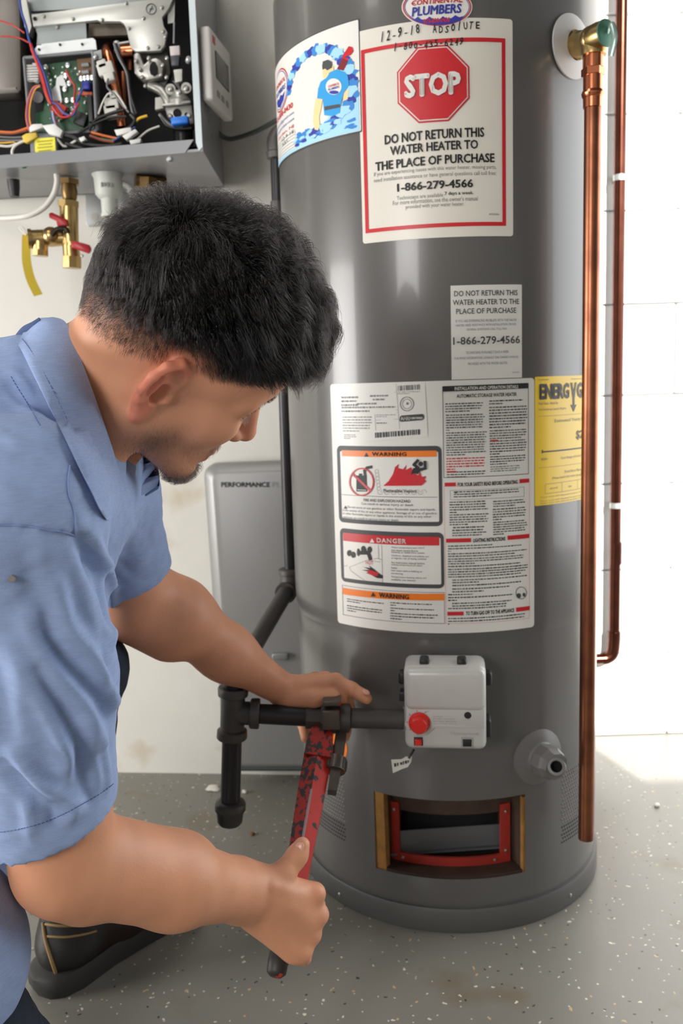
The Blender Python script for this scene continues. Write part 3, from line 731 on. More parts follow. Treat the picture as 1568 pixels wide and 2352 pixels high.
fpoly('navy', [(.11, .37), (.15, .355), (.19, .375), (.23, .35), (.27, .372), (.325, .355), (.29, .43), (.215, .465), (.14, .43)], 0.0022)
ftext('red2', '973-800-0430', .03, .51, .43, .565, .02); ftext('navy2', 'plumbers@gmail.com', .03, .60, .44, .635, .0); ftext('navy2', 'www.plumber.com', .03, .66, .44, .695, .0); ftext('red2', 'Garden, NJ', .10, .725, .43, .76, .0)
S.rr('white', fr(.05, 0)[0], fr(0, .955)[1], fr(.445, 0)[0], fr(0, .775)[1], 0.002, .0016)
for b in (.80, .83, .86, .89, .92, .945): S.rr('grey', fr(.06, 0)[0], fr(0, b)[1], fr(.44, 0)[0], fr(0, b)[1] + .0007, 0, .0018)
ftext('black3', '12-9-18', .22, .775, .43, .81, -.01, .002); ftext('black3', 'ABS', .22, .835, .34, .86, -.01, .002)
S.done()

# -- small notice
S = Sticker('small_notice', 'small plain white notice above the instruction sheet', M_white, lambda x, y: (1000 + x / 4.2, 640 + y / 4.2))
S.rr('paper', dg(-3.5) * RU, 0.8385, dg(19.2) * RU, 0.9664, 0.0005, 0.0004)
S.text('black', 'DO NOT RETURN THIS', 178, 112, 785, 165, bold=0.01); S.text('black', 'WATER HEATER TO THE', 165, 198, 800, 250, bold=0.01); S.text('black', 'PLACE OF PURCHASE', 197, 284, 772, 336, bold=0.01)
S.text('grey', 'IF YOU ARE EXPERIENCING PROBLEMS WITH THIS WATER', 193, 391, 775, 416, bold=-.005); S.text('grey', 'HEATER, NEED ASSISTANCE WITH INSTALLATION, OR FOR', 193, 434, 772, 459, bold=-.005); S.text('grey', 'GENERAL QUESTIONS CALL TOLL FREE:', 296, 477, 685, 500, bold=-.005)
S.text('black', '1-866-279-4566', 168, 556, 808, 632, bold=0.015)
S.text('grey', 'TECHNICIANS AVAILABLE 7 DAYS A WEEK', 290, 697, 700, 722, bold=-.005); S.text('grey', "FOR MORE INFORMATION, CONSULT THE OWNER'S MANUAL", 180, 750, 795, 776, bold=-.005); S.text('grey', 'PROVIDED WITH THE WATER HEATER.', 310, 805, 690, 829, bold=-.005); S.text('grey', 'AS39478-1', 735, 897, 805, 910)
S.done()

# -- yellow energy label
S = Sticker('energy_label', 'yellow energy label on the right flank', M_yellow, lambda x, y: (1000 + x / 4.2, 640 + y / 4.2))
S.rr('paper', dg(23.9) * RU, 0.6535, dg(66) * RU, 0.8390, 0.002, 0.0005)
def eu(a): return dg(a) * RU
def et(t, a0, z1, a1, z0, bold=0.0, lay='black'):
    v, fs = glyphs(t, bold); S.put(lay, [(eu(a0) + (eu(a1) - eu(a0)) * x, z0 + (z1 - z0) * y) for x, y in v], fs, 0.0010)
et('ENERG', 25.6, .8290, 39.0, .8060, .06); et('GUIDE', 43.2, .8290, 58.5, .8060, .06)
S.flat('black', [(eu(39.6), .829), (eu(40.6), .829), (eu(41.3), .815), (eu(42.1), .829), (eu(43.0), .829), (eu(41.9), .806), (eu(41.9), .796), (eu(43.1), .797), (eu(41.4), .786), (eu(39.7), .797), (eu(40.9), .796), (eu(40.9), .806)], .0010)
et('U.S. Government', 25.2, .836, 29.5, .8335, 0, 'grey'); et('Federal law prohibits removal of this label', 40, .8355, 60, .8325, 0, 'grey')
et('Water Heater - Natural Gas', 25.2, .803, 33.5, .799, 0, 'grey'); et('Tank Size (Storage Capacity)  40 gallons', 25.2, .794, 37.5, .790, 0, 'grey')
et('Estimated Yearly Energy Cost', 32.0, .7775, 56, .7715, .0, 'grey'); et('$296', 43.0, .7585, 52, .744, .02)
S.rr('black', eu(26.8), .7305, eu(63), .7325, 0, .0010); S.rr('black', eu(26.6), .7295, eu(27.0), .7345, 0, .001)
et('$281', 26.4, .7225, 29.0, .719, 0, 'grey'); et('Cost Range of Similar Models', 35, .722, 50, .7175, 0, 'grey')
et('First Hour Rating', 37, .7015, 47, .696, 0, 'grey'); et('(How much hot water you get in the first hour)', 31.0, .694, 56, .689, 0, 'grey')
S.frame_box = [S.rr('grey', eu(28), z, eu(58), z + .0005, 0, .001) for z in (.684, .670)]
for a in (28, 35.5, 44, 52): S.rr('grey', eu(a), .670, eu(a) + .0005, .6845, 0, .001)
et('very small', 30, .679, 33.5, .675, 0, 'grey'); et('low', 39, .679, 40.5, .675, 0, 'grey'); S.rr('black', eu(52.2), .6705, eu(57.8), .684, 0, .001)
for z in (.6665, .6610, .6575): et('Your cost will depend on your utility rates and use', 26, z, 56, z - .0026, 0, 'grey')
for z in (.7825, .7085): S.rr('grey', eu(25.2), z, eu(64), z + .0004, 0, .001)
S.done()
# -- round orange sticker low on the left flank
S = Sticker('round_sticker', 'round orange sticker behind the wrench', M_orange, None, RL)
S.disc('paper', 764, 1722, 34, 36, 0.0006); S.done()

# --- gas control valve
M_silver = mat('valve_silver', srgb(196, 194, 190), rough=0.38, metal=0.15, noise=0.03, nscale=40)
M_blackp = mat('black_plastic', srgb(26, 26, 27), rough=0.45)
tv = dg(-7.2); nv = Vector((math.sin(tv), -math.cos(tv), 0)); rv = Vector((math.cos(tv), math.sin(tv), 0)); up = Vector((0, 0, 1))
Y_VF = HY - 0.255 - 0.075      # plane of the control's face
vtl, vbr, vbl = at(926, 1535, Y_VF), at(1116, 1722, Y_VF), at(930, 1722, Y_VF)
vw = 0.106 * 1.03; vh = vtl[2] - vbr[2]; vc = Vector(((vtl[0] + vbr[0]) / 2, Y_VF, (vtl[2] + vbr[2]) / 2)); vw = abs(vbr[0] - vtl[0])
rot = Matrix((rv, -nv, up)).transposed()      # columns: right, into the tank, up
def V(x, y, z): return vc + rv * x + nv * y + up * z      # y towards the viewer
mb = MB()
mb.box(V(0, -0.032, 0.0), (vw, 0.062, vh), rot, 0.010)
lid = [V(-vw / 2 + .004, .004, vh / 2 - .002), V(vw / 2 - .004, .004, vh / 2 - .002), V(vw / 2 - .002, .010, .012), V(-vw / 2 + .002, .010, .012)]
body = mb.build('gas_control', M_silver, heater, smooth=40); body['label'] = 'silver gas control with a red dial'
mb = MB(); mb.box(V(0, -0.006, vh * 0.235), (vw * 0.985, 0.024, vh * 0.50), rot, 0.009); mb.build('control_lid', M_silver, body, smooth=40)
mb = MB()
k0, kz = -vw / 2 + (961 - 926) / 190 * vw, vh / 2 - (1657 - 1535) / 187 * vh
prof = [V(-vw / 2 + .004, 0, 0.0), V(vw / 2 - .003, 0, 0.0)]
P = [(-vw / 2 + .003, vh * 0.04), (vw / 2 - .003, vh * 0.04), (vw / 2 - .003, -vh * .215), (-vw * .13, -vh * .215), (-vw * .17, -vh * .26)] + \
    [(k0 + 0.021 * math.cos(math.radians(a)), kz + 0.021 * math.sin(math.radians(a))) for a in range(-30, -190, -20)] + [(-vw / 2 + .003, -vh * .1)]
mb.prism([V(x, -0.002, z) for x, z in P], nv * 0.0045, 0.0008); mb.build('control_panel', M_silver, body, smooth=40)
mb = MB(); mb.lathe(V(k0, .002, kz), nv, [(0, .0150), (.004, .0150), (.006, .0122), (.015, .0116), (.017, .0100), (.0172, 0)], 32)
knob = mb.build('dial', mat('red_plastic', srgb(214, 36, 28), rough=0.3), body, smooth=40)
mb = MB(); mb.box(V(k0 + .001, .0178, kz - .004), (.0016, .001, .007), rot); mb.build('dial_mark', M_blackp, knob)
mb = MB(); mb.box(V(k0 - .002, .001, -vh / 2 + .013), (.0095, .008, .009), rot, .001); mb.build('igniter_button', mat('red_plastic'), body)
mb = MB(); mb.box(V(k0 - .002, -.0008, -vh / 2 + .013), (.0125, .0030, .0125), rot, .001)
mb.build('button_frame', M_blackp, body); mb = MB()
mb.lathe(V(vw * .275, .0005, -vh * .06), nv, [(0, .0052), (.0022, .0050), (.0023, .0034)], 20); mb.build('sight_hole', M_blackp, body); mb = MB()
mb.box(V(vw * .265, -.0008, -vh / 2 + .0125), (.0125, .003, .011), rot, .0008)
mb.build('socket', M_blackp, body)
mb = MB(); mb.box(V(vw * .265, -.0012, -vh / 2 + .0125), (.0165, .003, .015), rot, .0006); mb.build('socket_frame', mat('grey_plastic', srgb(150, 150, 148), rough=.5), body)
mb = MB()
for x in (-.25, .21): mb.box(V(vw * x, -.022, vh / 2 + .002), (.013, .022, .010), rot, .003)
for z in (.30,): mb.box(V(-vw / 2 - .003, -.03, vh * z), (.012, .02, .018), rot, .004); mb.box(V(vw / 2 + .003, -.03, vh * z), (.012, .02, .02), rot, .004)
mb.box(V(-vw / 2 - .003, -.03, vh * .08), (.010, .02, .014), rot, .002); mb.box(V(vw / 2 + .002, -.03, -vh * .28), (.010, .03, .026), rot, .003)
mb.each('bracket', M_blackp, body)
mb = MB(); mb.lathe(V(0, -.055, 0), -nv, [(0, .03), (.04, .03)], 24); mb.build('mounting_neck', M_blackp, body)
mb = MB()
word(mb, 'WATER TEMPERATURE', V(-vw * .43, .0027, vh * .010), rv, up, .024, .0016)
for i, t in enumerate(('CAUTION:', 'SET DIAL TO LOWEST', 'SETTING BEFORE', 'LIGHTING PILOT')): word(mb, t, V(-vw * .15, .0027, -vh * (.085 + .028 * i)), rv, up, (.014, .030, .032, .033)[i], .0013)
word(mb, 'HOT', V(k0 + .009, .0027, kz + .015), rv, up, .005, .002); word(mb, 'PILOT', V(k0 - .004, .0027, kz - .0195), rv, up, .008, .0014)
word(mb, 'STATUS', V(vw * .23, .0027, -vh * .115), rv, up, .009, .0013)
for a in range(60, 300, 40): 
    q = V(k0 - .017 * math.cos(math.radians(a + 180)) , .0027, kz + .017 * math.sin(math.radians(a))); mb.box(q, (.0012, .0002, .0024), rot)
tag(mb.build('lettering', M_grey, body), kind='stuff')
mb = MB(); word(mb, 'Honeywell', V(vw * .07, .0003, -vh * .315), rv, up, .037, .0052, bold=.01); _lg = mb.build('logo', mat('pale_grey_print', srgb(176, 174, 170), rough=.5), body)
# paper tag hanging under the control
mb = MB(); c = at(922, 1755, Y_VF + 0.02)
pts = [at(x, y, Y_VF + .02 + d) for x, y, d in ((898, 1745, 0), (922, 1744, -.004), (932, 1738, -.002), (946, 1737, .002), (944, 1750, .002), (936, 1762, -.002), (924, 1766, -.004), (902, 1776, 0))]
mb.prism(pts, Vector((0, .0005, 0))); tg = mb.build('paper_tag', mat('paper', srgb(226, 224, 214), rough=.7), body); tg['label'] = 'white paper tag'
mb = MB(); mb.tube([at(950, 1722, Y_VF + .015), at(944, 1732, Y_VF + .018), at(938, 1742, Y_VF + .016)], .0018, 8)
mb.build('wire', M_blackp, body)
mb = MB(); Yt = Y_VF + .0148
for i, x in enumerate((907, 913, 921, 926, 932, 937)): mb.box(at(x, 1757 - i * 1.6, Yt), (.0014 if i % 2 else .0024, .0006, .005 - .0008 * (i % 3)))
tag(mb.build('print', M_ink, tg), kind='stuff')

# --- drain valve
M_drain = mat('grey_drain_plastic', srgb(106, 104, 102), rough=.45)
u, z = cpx(1236, 1738, RL); td = u / RL; nd = Vector((math.sin(td), -math.cos(td), 0)); c = Vector(cyl(td, z, RL))
mb = MB(); mb.lathe(c, nd, [(-.004, .044), (.001, .043), (.004, .036), (.008, .026), (.012, .024)], 40); dv = mb.build('drain_valve', M_drain, heater, smooth=30); dv['label'] = 'grey drain valve'
mb = MB(); mb.lathe(c, nd, [(.010, .0235), (.013, .0255), (.030, .0255), (.034, .022), (.042, .0205), (.044, .012)], 9); mb.build('nut', M_drain, dv, smooth=25)
tip = c + nd * .044
ax = (Vector(at(1276, 1760, tip.y - .035)) - tip).normalized()
mb = MB(); mb.lathe(tip - ax * .01, ax, [(0, .0125), (.022, .0125), (.024, .0105), (.034, .0105), (.036, .0125), (.040, .0125), (.0405, .0085), (.02, .0080)], 24, cap=False); mb.build('nozzle', M_drain, dv)
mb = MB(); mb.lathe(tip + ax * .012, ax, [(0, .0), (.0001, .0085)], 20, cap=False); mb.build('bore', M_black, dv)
# ------------------------------------------------------------------ relief valve and copper discharge pipe
M_brass = mat('brass', srgb(184, 156, 104), rough=0.30, metal=1.0, noise=0.10, nscale=40, bump=.06, bscale=120)
M_copper = mat('copper', srgb(154, 98, 72), rough=0.36, metal=1.0, color2=srgb(118, 72, 54), c2lo=.42, c2hi=.68, c2scale=14, noise=.10, nscale=60, rough2=.42)
M_copper2 = mat('copper_bright', srgb(212, 128, 92), rough=0.25, metal=1.0, noise=.08, nscale=40)
u, z = cpx(1301, 104, RU); tt = u / RU + 0.04; nt_ = Vector((math.sin(tt), -math.cos(tt), 0)); c = Vector(cyl(tt, z, RU))
mb = MB(); mb.lathe(c, nt_, [(.0, .043), (.002, .0425), (.005, .034), (.008, .022), (.0085, .020), (-.004, .0195)], 40, cap=False)
esc = mb.build('valve_collar', mat('collar_grey', srgb(186, 184, 182), rough=.4), heater); esc['label'] = 'pale dished collar round the relief valve'
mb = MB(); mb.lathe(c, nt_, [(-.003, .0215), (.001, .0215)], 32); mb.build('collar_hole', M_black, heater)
Yv = c.y - 0.052
P0 = c + nt_ * .004; PT = Vector(at(1358, 92, Yv)); PE = Vector(at(1392, 76, Yv - .022)); PD = Vector(at(1362, 128, Yv))
rel = thing('relief_valve', 'brass relief valve with a green capped lever on the upper flank of the heater', 'valve', PD)
mb = MB(); mb.tube([P0, P0.lerp(PT, .45), P0.lerp(PT, .5), PT], [.0165, .0165, .0150, .0165], 24)
mb.tube([PT - (PE - PT) * .35, PT, PT.lerp(PE, .6), PE], [.0150, .0175, .0178, .0165], 24)
mb.sphere(PT, .0178, 20, 12)
mb.tube([PT, PT.lerp(PD, .5), PD + Vector((0, 0, .006)), PD], [.0155, .0165, .0175, .0172], 24)
mb.tube([P0, P0.lerp(PT, .22)], .0195, 6); vb = mb.build('valve_body', M_brass, rel, smooth=40)
M_green = mat('green_plate', srgb(76, 120, 100), rough=.4, metal=.3)
ax = (PE - PT).normalized()
mb = MB(); mb.lathe(PE, ax, [(-.001, .0172), (.001, .0172), (.0018, .0150), (.0019, 0)], 28); mb.build('cap_disc', M_green, rel)
mb = MB(); L0 = Vector(at(1403, 55, PE.y - .010)); L1 = Vector(at(1411, 84, PE.y - .016)); L2 = Vector(at(1402, 129, PE.y - .012))
mb.tube(bez([PE + ax * .002, L0, L1, L2], 5), .0042, 10, flat=((0, 1, 0), .5)); mb.build('lever', mat('lever_steel', srgb(150, 172, 164), rough=.3, metal=.6), rel)
# discharge pipe
B = Vector(at(1345, 1926, PD.y + .005)); top = PD + Vector((0, 0, -.004)); dirp = (B - top).normalized(); Lp = (B - top).length
dp = thing('discharge_pipe', 'long vertical copper discharge pipe running down beside the heater', 'pipe', B)
mb = MB(); mb.lathe(top, dirp, [(.055, .0113), (Lp, .0113), (Lp, .0098), (Lp - .05, .0098)], 28, cap=False); mb.build('pipe', M_copper, dp, smooth=50)
mb = MB(); mb.lathe(top, dirp, [(-.006, .0138), (.012, .0138)], 24)
mb.lathe(top, dirp, [(.0118, .0146), (.0125, .0156), (.021, .0156), (.0217, .0146)], 6)
mb.lathe(top, dirp, [(.0215, .0130), (.040, .0130), (.041, .0142), (.044, .0152), (.048, .0142), (.0495, .0130), (.062, .0128), (.0625, .0115)], 28); mb.build('press_adapter', M_copper2, dp, smooth=30)

# background copper pipe on the block wall, with its elbow turning in behind the heater
Yb = RY - 0.03
bp = thing('wall_pipe', 'copper water pipe on the white block wall with a bottom elbow', 'pipe', at(1410, 1480, Yb))
t0, t1 = Vector(at(1428, -60, Yb)), Vector(at(1410, 1462, Yb)); r_ = .0125
M_cud = mat('copper_backlit', srgb(92, 54, 43), rough=.25, metal=1.0, noise=.2, nscale=30)  # copper darkened in its colour to look backlit before the sunlit wall
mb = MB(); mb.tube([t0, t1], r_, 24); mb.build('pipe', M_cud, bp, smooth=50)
e1 = Vector(at(1409, 1492, Yb)); e2 = Vector(at(1384, 1513, Yb))
el = bez([t1 + Vector((0, 0, .004)), t1 - Vector((0, 0, .010)), at(1406, 1500, Yb), at(1394, 1511, Yb), e2], 6)
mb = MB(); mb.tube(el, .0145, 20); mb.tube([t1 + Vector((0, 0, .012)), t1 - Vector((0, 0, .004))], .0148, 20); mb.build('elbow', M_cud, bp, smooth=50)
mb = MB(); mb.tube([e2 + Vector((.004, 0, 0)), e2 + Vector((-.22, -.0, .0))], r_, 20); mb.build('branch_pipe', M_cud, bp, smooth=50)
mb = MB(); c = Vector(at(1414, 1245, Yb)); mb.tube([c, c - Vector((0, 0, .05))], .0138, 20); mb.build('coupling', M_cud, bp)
for z in (1.25, .55):
    k = t0.lerp(t1, (t0.z - z) / (t0.z - t1.z)); mb = MB(); mb.tube([k + Vector((0, .0, .006)), k - Vector((0, .0, .006))], .0137, 20); mb.box(k + Vector((0, .016, 0)), (.012, .024, .012)); mb.build('pipe_clip', mat('galvanised'), bp)

# ------------------------------------------------------------------ black iron gas piping
M_iron = mat('black_iron', srgb(52, 51, 52), rough=0.38, metal=.55, noise=.15, nscale=30, bump=.1, bscale=150)
M_iron2 = mat('iron_fitting', srgb(84, 81, 79), rough=0.5, metal=.55, noise=.15, nscale=40, bump=.25, bscale=160)
Yp = 1.212
gp = thing('gas_pipe', 'black iron gas pipe with tee, drip leg and union feeding the heater control', 'pipe', at(530, 1900, Yp))
RP = .0142
tee = Vector(at(534, 1637, Yp)); vin = V(-vw / 2 - .002, -.030, 0); vin.z = at(905, 1657, Yp)[2]; vin.y = Yp + .004
pipe_end = Vector((vin.x + .02, vin.y, vin.z))
uni = Vector(at(757, 1640, Yp)); uni.z = tee.z + (vin.z - tee.z) * (uni.x - tee.x) / (vin.x - tee.x)
ax = (pipe_end - tee).normalized()
mb = MB(); mb.tube([tee + ax * .03, uni - ax * .012], RP, 24); mb.build('pipe', M_iron, gp, smooth=50)
mb = MB(); mb.tube([uni + ax * .02, pipe_end], RP, 24); mb.build('pipe', M_iron2, gp, smooth=50)
mb = MB(); mb.tube([pipe_end - ax * .022, pipe_end], .019, 8); mb.build('inlet_nut', mat('inlet_grey', srgb(150, 150, 150), rough=.4, metal=.6), gp)
# tee
dn = (Vector(at(528, 1880, Yp)) - tee).normalized(); upv = -dn
mb = MB(); mb.tube([tee + upv * .034, tee + dn * .034], .0172, 24); mb.tube([tee, tee + ax * .034], .0165, 24)
for d in (upv, dn, ax): mb.lathe(tee + d * .026, d, [(-.002, .0180), (0, .0212), (.010, .0218), (.012, .0205), (.0122, .014)], 28)
mb.build('tee', M_iron2, gp, smooth=45)
end = Vector(at(527, 1895, Yp)); LL = (end - tee).length
mb = MB(); mb.tube([tee + dn * .032, tee + dn * (LL - .012)], RP, 24); mb.build('drip_leg', M_iron, gp, smooth=50)
mb = MB(); q = tee + dn * (LL - .036); mb.lathe(q, dn, [(-.002, .0150), (0, .0205), (.003, .0222), (.012, .0222), (.015, .0195), (.030, .0180), (.034, .0150), (.0345, 0)], 28); mb.build('pipe_cap', M_iron2, gp, smooth=45)
# union with its nut
mb = MB(); mb.tube([uni - ax * .034, uni - ax * .012], .0180, 8); mb.build('union_end', M_iron2, gp, smooth=25)
mb = MB(); mb.tube([uni - ax * .013, uni + ax * .010], .0235, 8); mb.build('union_nut', M_iron2, gp, smooth=25)
mb = MB(); mb.lathe(uni + ax * .010, ax, [(0, .0200), (.006, .0215), (.018, .0205), (.020, .0150)], 24); mb.build('union_end', M_iron2, gp, smooth=40)
# rising branch: up from the tee, away on the diagonal to an elbow behind the heater and up along its left side
Yr = 1.60
ex = Vector(at(662, 1352, Yr)); lowp = Vector(at(545, 1545, Yp + .06))
mb = MB(); mb.tube(bez([tee + upv * .03, tee + upv * .050, tee + upv * .066 + Vector((.006, .02, 0)), lowp + Vector((.012, .03, .006))], 6), [RP] * 19, 20); mb.build('nipple', M_iron, gp, smooth=60)
mb = MB(); mb.tube([lowp, lowp.lerp(ex, .10)], .0195, 20); mb.build('elbow', M_iron2, gp, smooth=50)
mb = MB(); mb.tube([lowp, ex], RP, 20); mb.build('diagonal_pipe', M_iron2, gp, smooth=50)
r0 = Vector(at(667, 1330, Yr)); r1 = Vector(at(634, 350, Yr))
mb = MB(); mb.tube(bez([lowp.lerp(ex, .93), ex, r0 - Vector((0, 0, .004)), r0 + Vector((-.0005, 0, .016))], 6), [.0195] * 19, 20); mb.lathe(r0 + Vector((0, 0, .008)), (0, 0, 1), [(0, .019), (.002, .0215), (.010, .0215), (.012, .019)], 20); mb.build('elbow', M_iron2, gp, smooth=45)
mb = MB(); mb.tube([r0, r1], .0105, 20); mb.build('riser_pipe', M_iron, gp, smooth=50)
rc = r0.lerp(r1, (1300 - 478) / 950.); 
mb = MB(); mb.lathe(r0.lerp(r1, .875), (r1 - r0).normalized(), [(-.02, .0115), (-.018, .0145), (-.010, .0150), (-.008, .0130), (.012, .0130)], 20); mb.build('coupling', M_iron2, gp)
e0 = Vector(at(630, 315, Yr)); d_ = (r1 - r0).normalized()
mb = MB(); mb.lathe(r1 + d_ * -.012, d_, [(0, .0125), (.002, .0165), (.012, .0170), (.014, .0150)], 20); mb.tube(bez([r1, r1 + d_ * .02, r1 + d_ * .034 + Vector((.010, .006, 0)), r1 + d_ * .040 + Vector((.03, .02, 0))], 5), .0150, 18); mb.build('elbow', M_iron2, gp)
mb = MB(); mb.tube([r1 + d_ * .040 + Vector((.02, .013, 0)), r1 + d_ * .040 + Vector((.10, .07, 0))], .0105, 16); mb.build('pipe', M_iron, gp)

# ------------------------------------------------------------------ pipe wrench
M_wred = mat('wrench_red', srgb(196, 40, 24), rough=.5, noise=.12, nscale=30, color2=srgb(52, 48, 46), c2lo=.585, c2hi=.605, c2scale=70, c2detail=9, aniso=(1, 1, .4), rough2=.55)
M_wstl = mat('wrench_steel', srgb(92, 84, 78), rough=.45, metal=.6, color2=srgb(150, 52, 36), c2lo=.60, c2hi=.64, c2scale=50, noise=.15, nscale=60)
WT = Vector(at(737, 1690, Yp - .012)); WB = Vector(at(640, 2236, 0.955))
wax = (WT - WB).normalized(); side = Vector((1, 0.12, 0)); side = (side - wax * side.dot(wax)).normalized(); dep = wax.cross(side).normalized()
if dep.y > 0: dep = -dep          # dep points to the viewer
WL = (WT - WB).length
def Wp(t, x, y): return WB + wax * t + side * x + dep * y
wr_ = thing('pipe_wrench', 'worn red pipe wrench gripping the gas union', 'wrench', WB)
def loft(mb, secs):
    """sections: (t, x0, x1, y0, y1)"""
    vs = []; fs = []
    for t, x0, x1, y0, y1 in secs: vs += [Wp(t, x0, y0), Wp(t, x1, y0), Wp(t, x1, y1), Wp(t, x0, y1)]
    for i in range(len(secs) - 1):
        a, b = i * 4, i * 4 + 4
        for k in range(4): fs.append((a + k, a + (k + 1) % 4, b + (k + 1) % 4, b + k))
    fs.append((3, 2, 1, 0)); n = (len(secs) - 1) * 4; fs.append((n, n + 1, n + 2, n + 3)); mb.add(vs, fs)
def face(name, secs, m):
    """one long face of the handle as a slab: sections (t, [(x, y) x4])"""
    mb = MB(); vs = [Wp(t, x, y) for t, q in secs for x, y in q]; fs = []
    for i in range(len(secs) - 1):
        a, b = i * 4, i * 4 + 4
        for k in range(4): fs.append((a + k, a + (k + 1) % 4, b + (k + 1) % 4, b + k))
    n = (len(secs) - 1) * 4; mb.add(vs, fs + [(3, 2, 1, 0), (n, n + 1, n + 2, n + 3)]); return mb.build(name, m, wr_)
M_wworn = mat('wrench_worn', srgb(168, 38, 26), rough=.45, noise=.12, nscale=30, color2=srgb(50, 46, 44), c2lo=.50, c2hi=.515, c2scale=85, c2detail=10, aniso=(1.6, 1.6, .40), rough2=.55)
HS = [(.02, .80), (WL * .35, .9), (WL * .72, 1.15), (WL * .96, 1.2)]
face('handle', [(t, [(-.0155 * k, -.006), (-.0155 * k, .0055), (.0005, .0115 * k), (.0005, -.008)]) for t, k in HS], M_wworn)
face('handle_rib', [(t, [(.0005, -.008), (.0005, .0113 * k), (.0165 * k, .0040), (.0165 * k, -.006)]) for t, k in HS], M_wred)
face('worn_edge', [(t, [(-.0012, .0108 * k), (-.0002, .0126 * k), (.0012, .0126 * k), (.0020, .0104 * k)]) for t, k in HS[:3]], mat('bare_steel', srgb(170, 166, 172), rough=.35, metal=.6))
mb = MB()
mb.tube([Wp(-.004, -.003, 0), Wp(.0, -.003, 0), Wp(.014, -.003, 0), Wp(.036, -.003, 0), Wp(.05, -.002, 0)], [.007, .0115, .0125, .0118, .009], 20, flat=(side, .9)); mb.build('handle_end', mat('handle_end_black', srgb(46, 42, 40), rough=.5, color2=srgb(190, 52, 30), c2lo=.60, c2hi=.62, c2scale=60), wr_, smooth=60)
mb = MB()   # head: heel jaw block under the pipe and the housing
loft(mb, [(WL * .88, -.018, .022, -.014, .014), (WL * .97, -.017, .018, -.015, .015), (WL + .006, -.014, .014, -.014, .014)])
mb.build('housing', M_wworn, wr_)
mb = MB(); loft(mb, [(WL + .004, -.014, .012, -.012, .012), (WL + .014, -.015, .014, -.0125, .0125), (WL + .0165, -.014, .013, -.011, .011)])
for i in range(5): mb.box(Wp(WL + .0172, -.011 + i * .0052, 0), (.0018, .022, .002), Matrix((side, dep, wax)).transposed())
mb.build('heel_jaw', M_wstl, wr_)
mb = MB()   # hook jaw: threaded shank behind the housing, arm over the union
hx = .026
loft(mb, [(WL * .74, hx - .004, hx + .008, -.008, .008), (WL * .92, hx - .006, hx + .010, -.008, .008), (WL + .016, hx - .006, hx + .009, -.008, .008), (WL + .040, hx - .007, hx + .008, -.008, .008)])
ttop = (uni + Vector((0, 0, .034)) - WB).dot(wax)
loft(mb, [(WL + .028, hx - .008, hx + .008, -.009, .009), (ttop + .004, hx - .010, hx + .006, -.009, .009)])
mb.box(uni + Vector((.002, -.0245, .006)), (.024, .008, .028), None, .002); mb.box(uni + Vector((.004, .004, .0290)), (.026, .058, .008), None, .002)
mb.build('hook_jaw', M_wstl, wr_)
mb = MB(); mb.tube([Wp(WL * .84, hx + .001, 0), Wp(WL * .90, hx + .001, 0)], .0145, 16); 
for i in range(16):
    a = 2 * math.pi * i / 16; mb.box(Wp(WL * .87, hx + .001 + .0146 * math.cos(a), .0146 * math.sin(a)), (.002, .002, .015), Matrix((side, dep, wax)).transposed())
mb.build('adjusting_nut', M_wstl, wr_)
# ------------------------------------------------------------------ open wall heater, upper left
M_case = mat('case_grey', srgb(138, 139, 142), rough=.35, metal=.25, noise=.03, nscale=12)
M_caseedge = mat('case_edge', srgb(190, 200, 204), rough=.35, metal=.2)
M_inside = mat('inside_black', srgb(16, 17, 18), rough=.7)
M_alu = mat('cast_aluminium', srgb(172, 170, 164), rough=.38, metal=.65, noise=.10, nscale=30, bump=.15, bscale=90)
M_plate = mat('sheet_steel', srgb(190, 190, 184), rough=.36, metal=.35, noise=.03, nscale=10)
M_plateb = mat('sheet_steel_dull', srgb(150, 156, 156), rough=.45, metal=.35)
M_wht = mat('white_plastic', srgb(226, 226, 222), rough=.4)
M_pcb = mat('circuit_green', srgb(34, 86, 52), rough=.4, noise=.3, nscale=70)
ZB = 1.2555
FR = Vector(at(465, 347, 1.556)); FR.z = at(465, 347, 1.556)[2]
FLx = -0.735; kf = -0.20
def front_y(x): return 1.556 + kf * (x - FR.x)
FZ = FR.z
tank = thing('wall_heater', 'open wall-hung tankless heater with bare wiring and green circuit board', 'water heater', (-0.62, 1.75, FZ))
def FP(x, z, back=0.0): return Vector((x, front_y(x) + back, z))      # a point on the front plane, pushed back into the case
BRx = at(508, 360, 1.815)[0]
ZT = 1.60
# case: bottom tray, right side, left side, back
mb = MB()
bk = lambda x: wall_y(x) - .012
mb.prism([FP(FR.x, FZ), FP(FLx, FZ), Vector((FLx, bk(FLx), FZ)), Vector((BRx, bk(BRx), FZ))], (0, 0, .004)); mb.build('case_bottom', M_case, tank)
mb = MB(); mb.prism([FP(FR.x + .001, FZ - .0006), FP(FR.x + .001, ZT), Vector((BRx + .001, bk(BRx), ZT)), Vector((BRx + .001, bk(BRx), FZ - .0006))], (-.0015, 0, 0)); side_ = mb.build('case_side', M_case, tank)
mb = MB(); mb.prism([FP(FLx, FZ), FP(FLx, ZT), Vector((FLx, bk(FLx), ZT)), Vector((FLx, bk(FLx), FZ))], (.006, 0, 0)); mb.build('case_side', M_case, tank)
mb = MB(); mb.prism([FP(FR.x, ZT), FP(FLx, ZT), Vector((FLx, bk(FLx), ZT)), Vector((BRx, bk(BRx), ZT))], (0, 0, .006)); mb.build('case_top', M_case, tank)
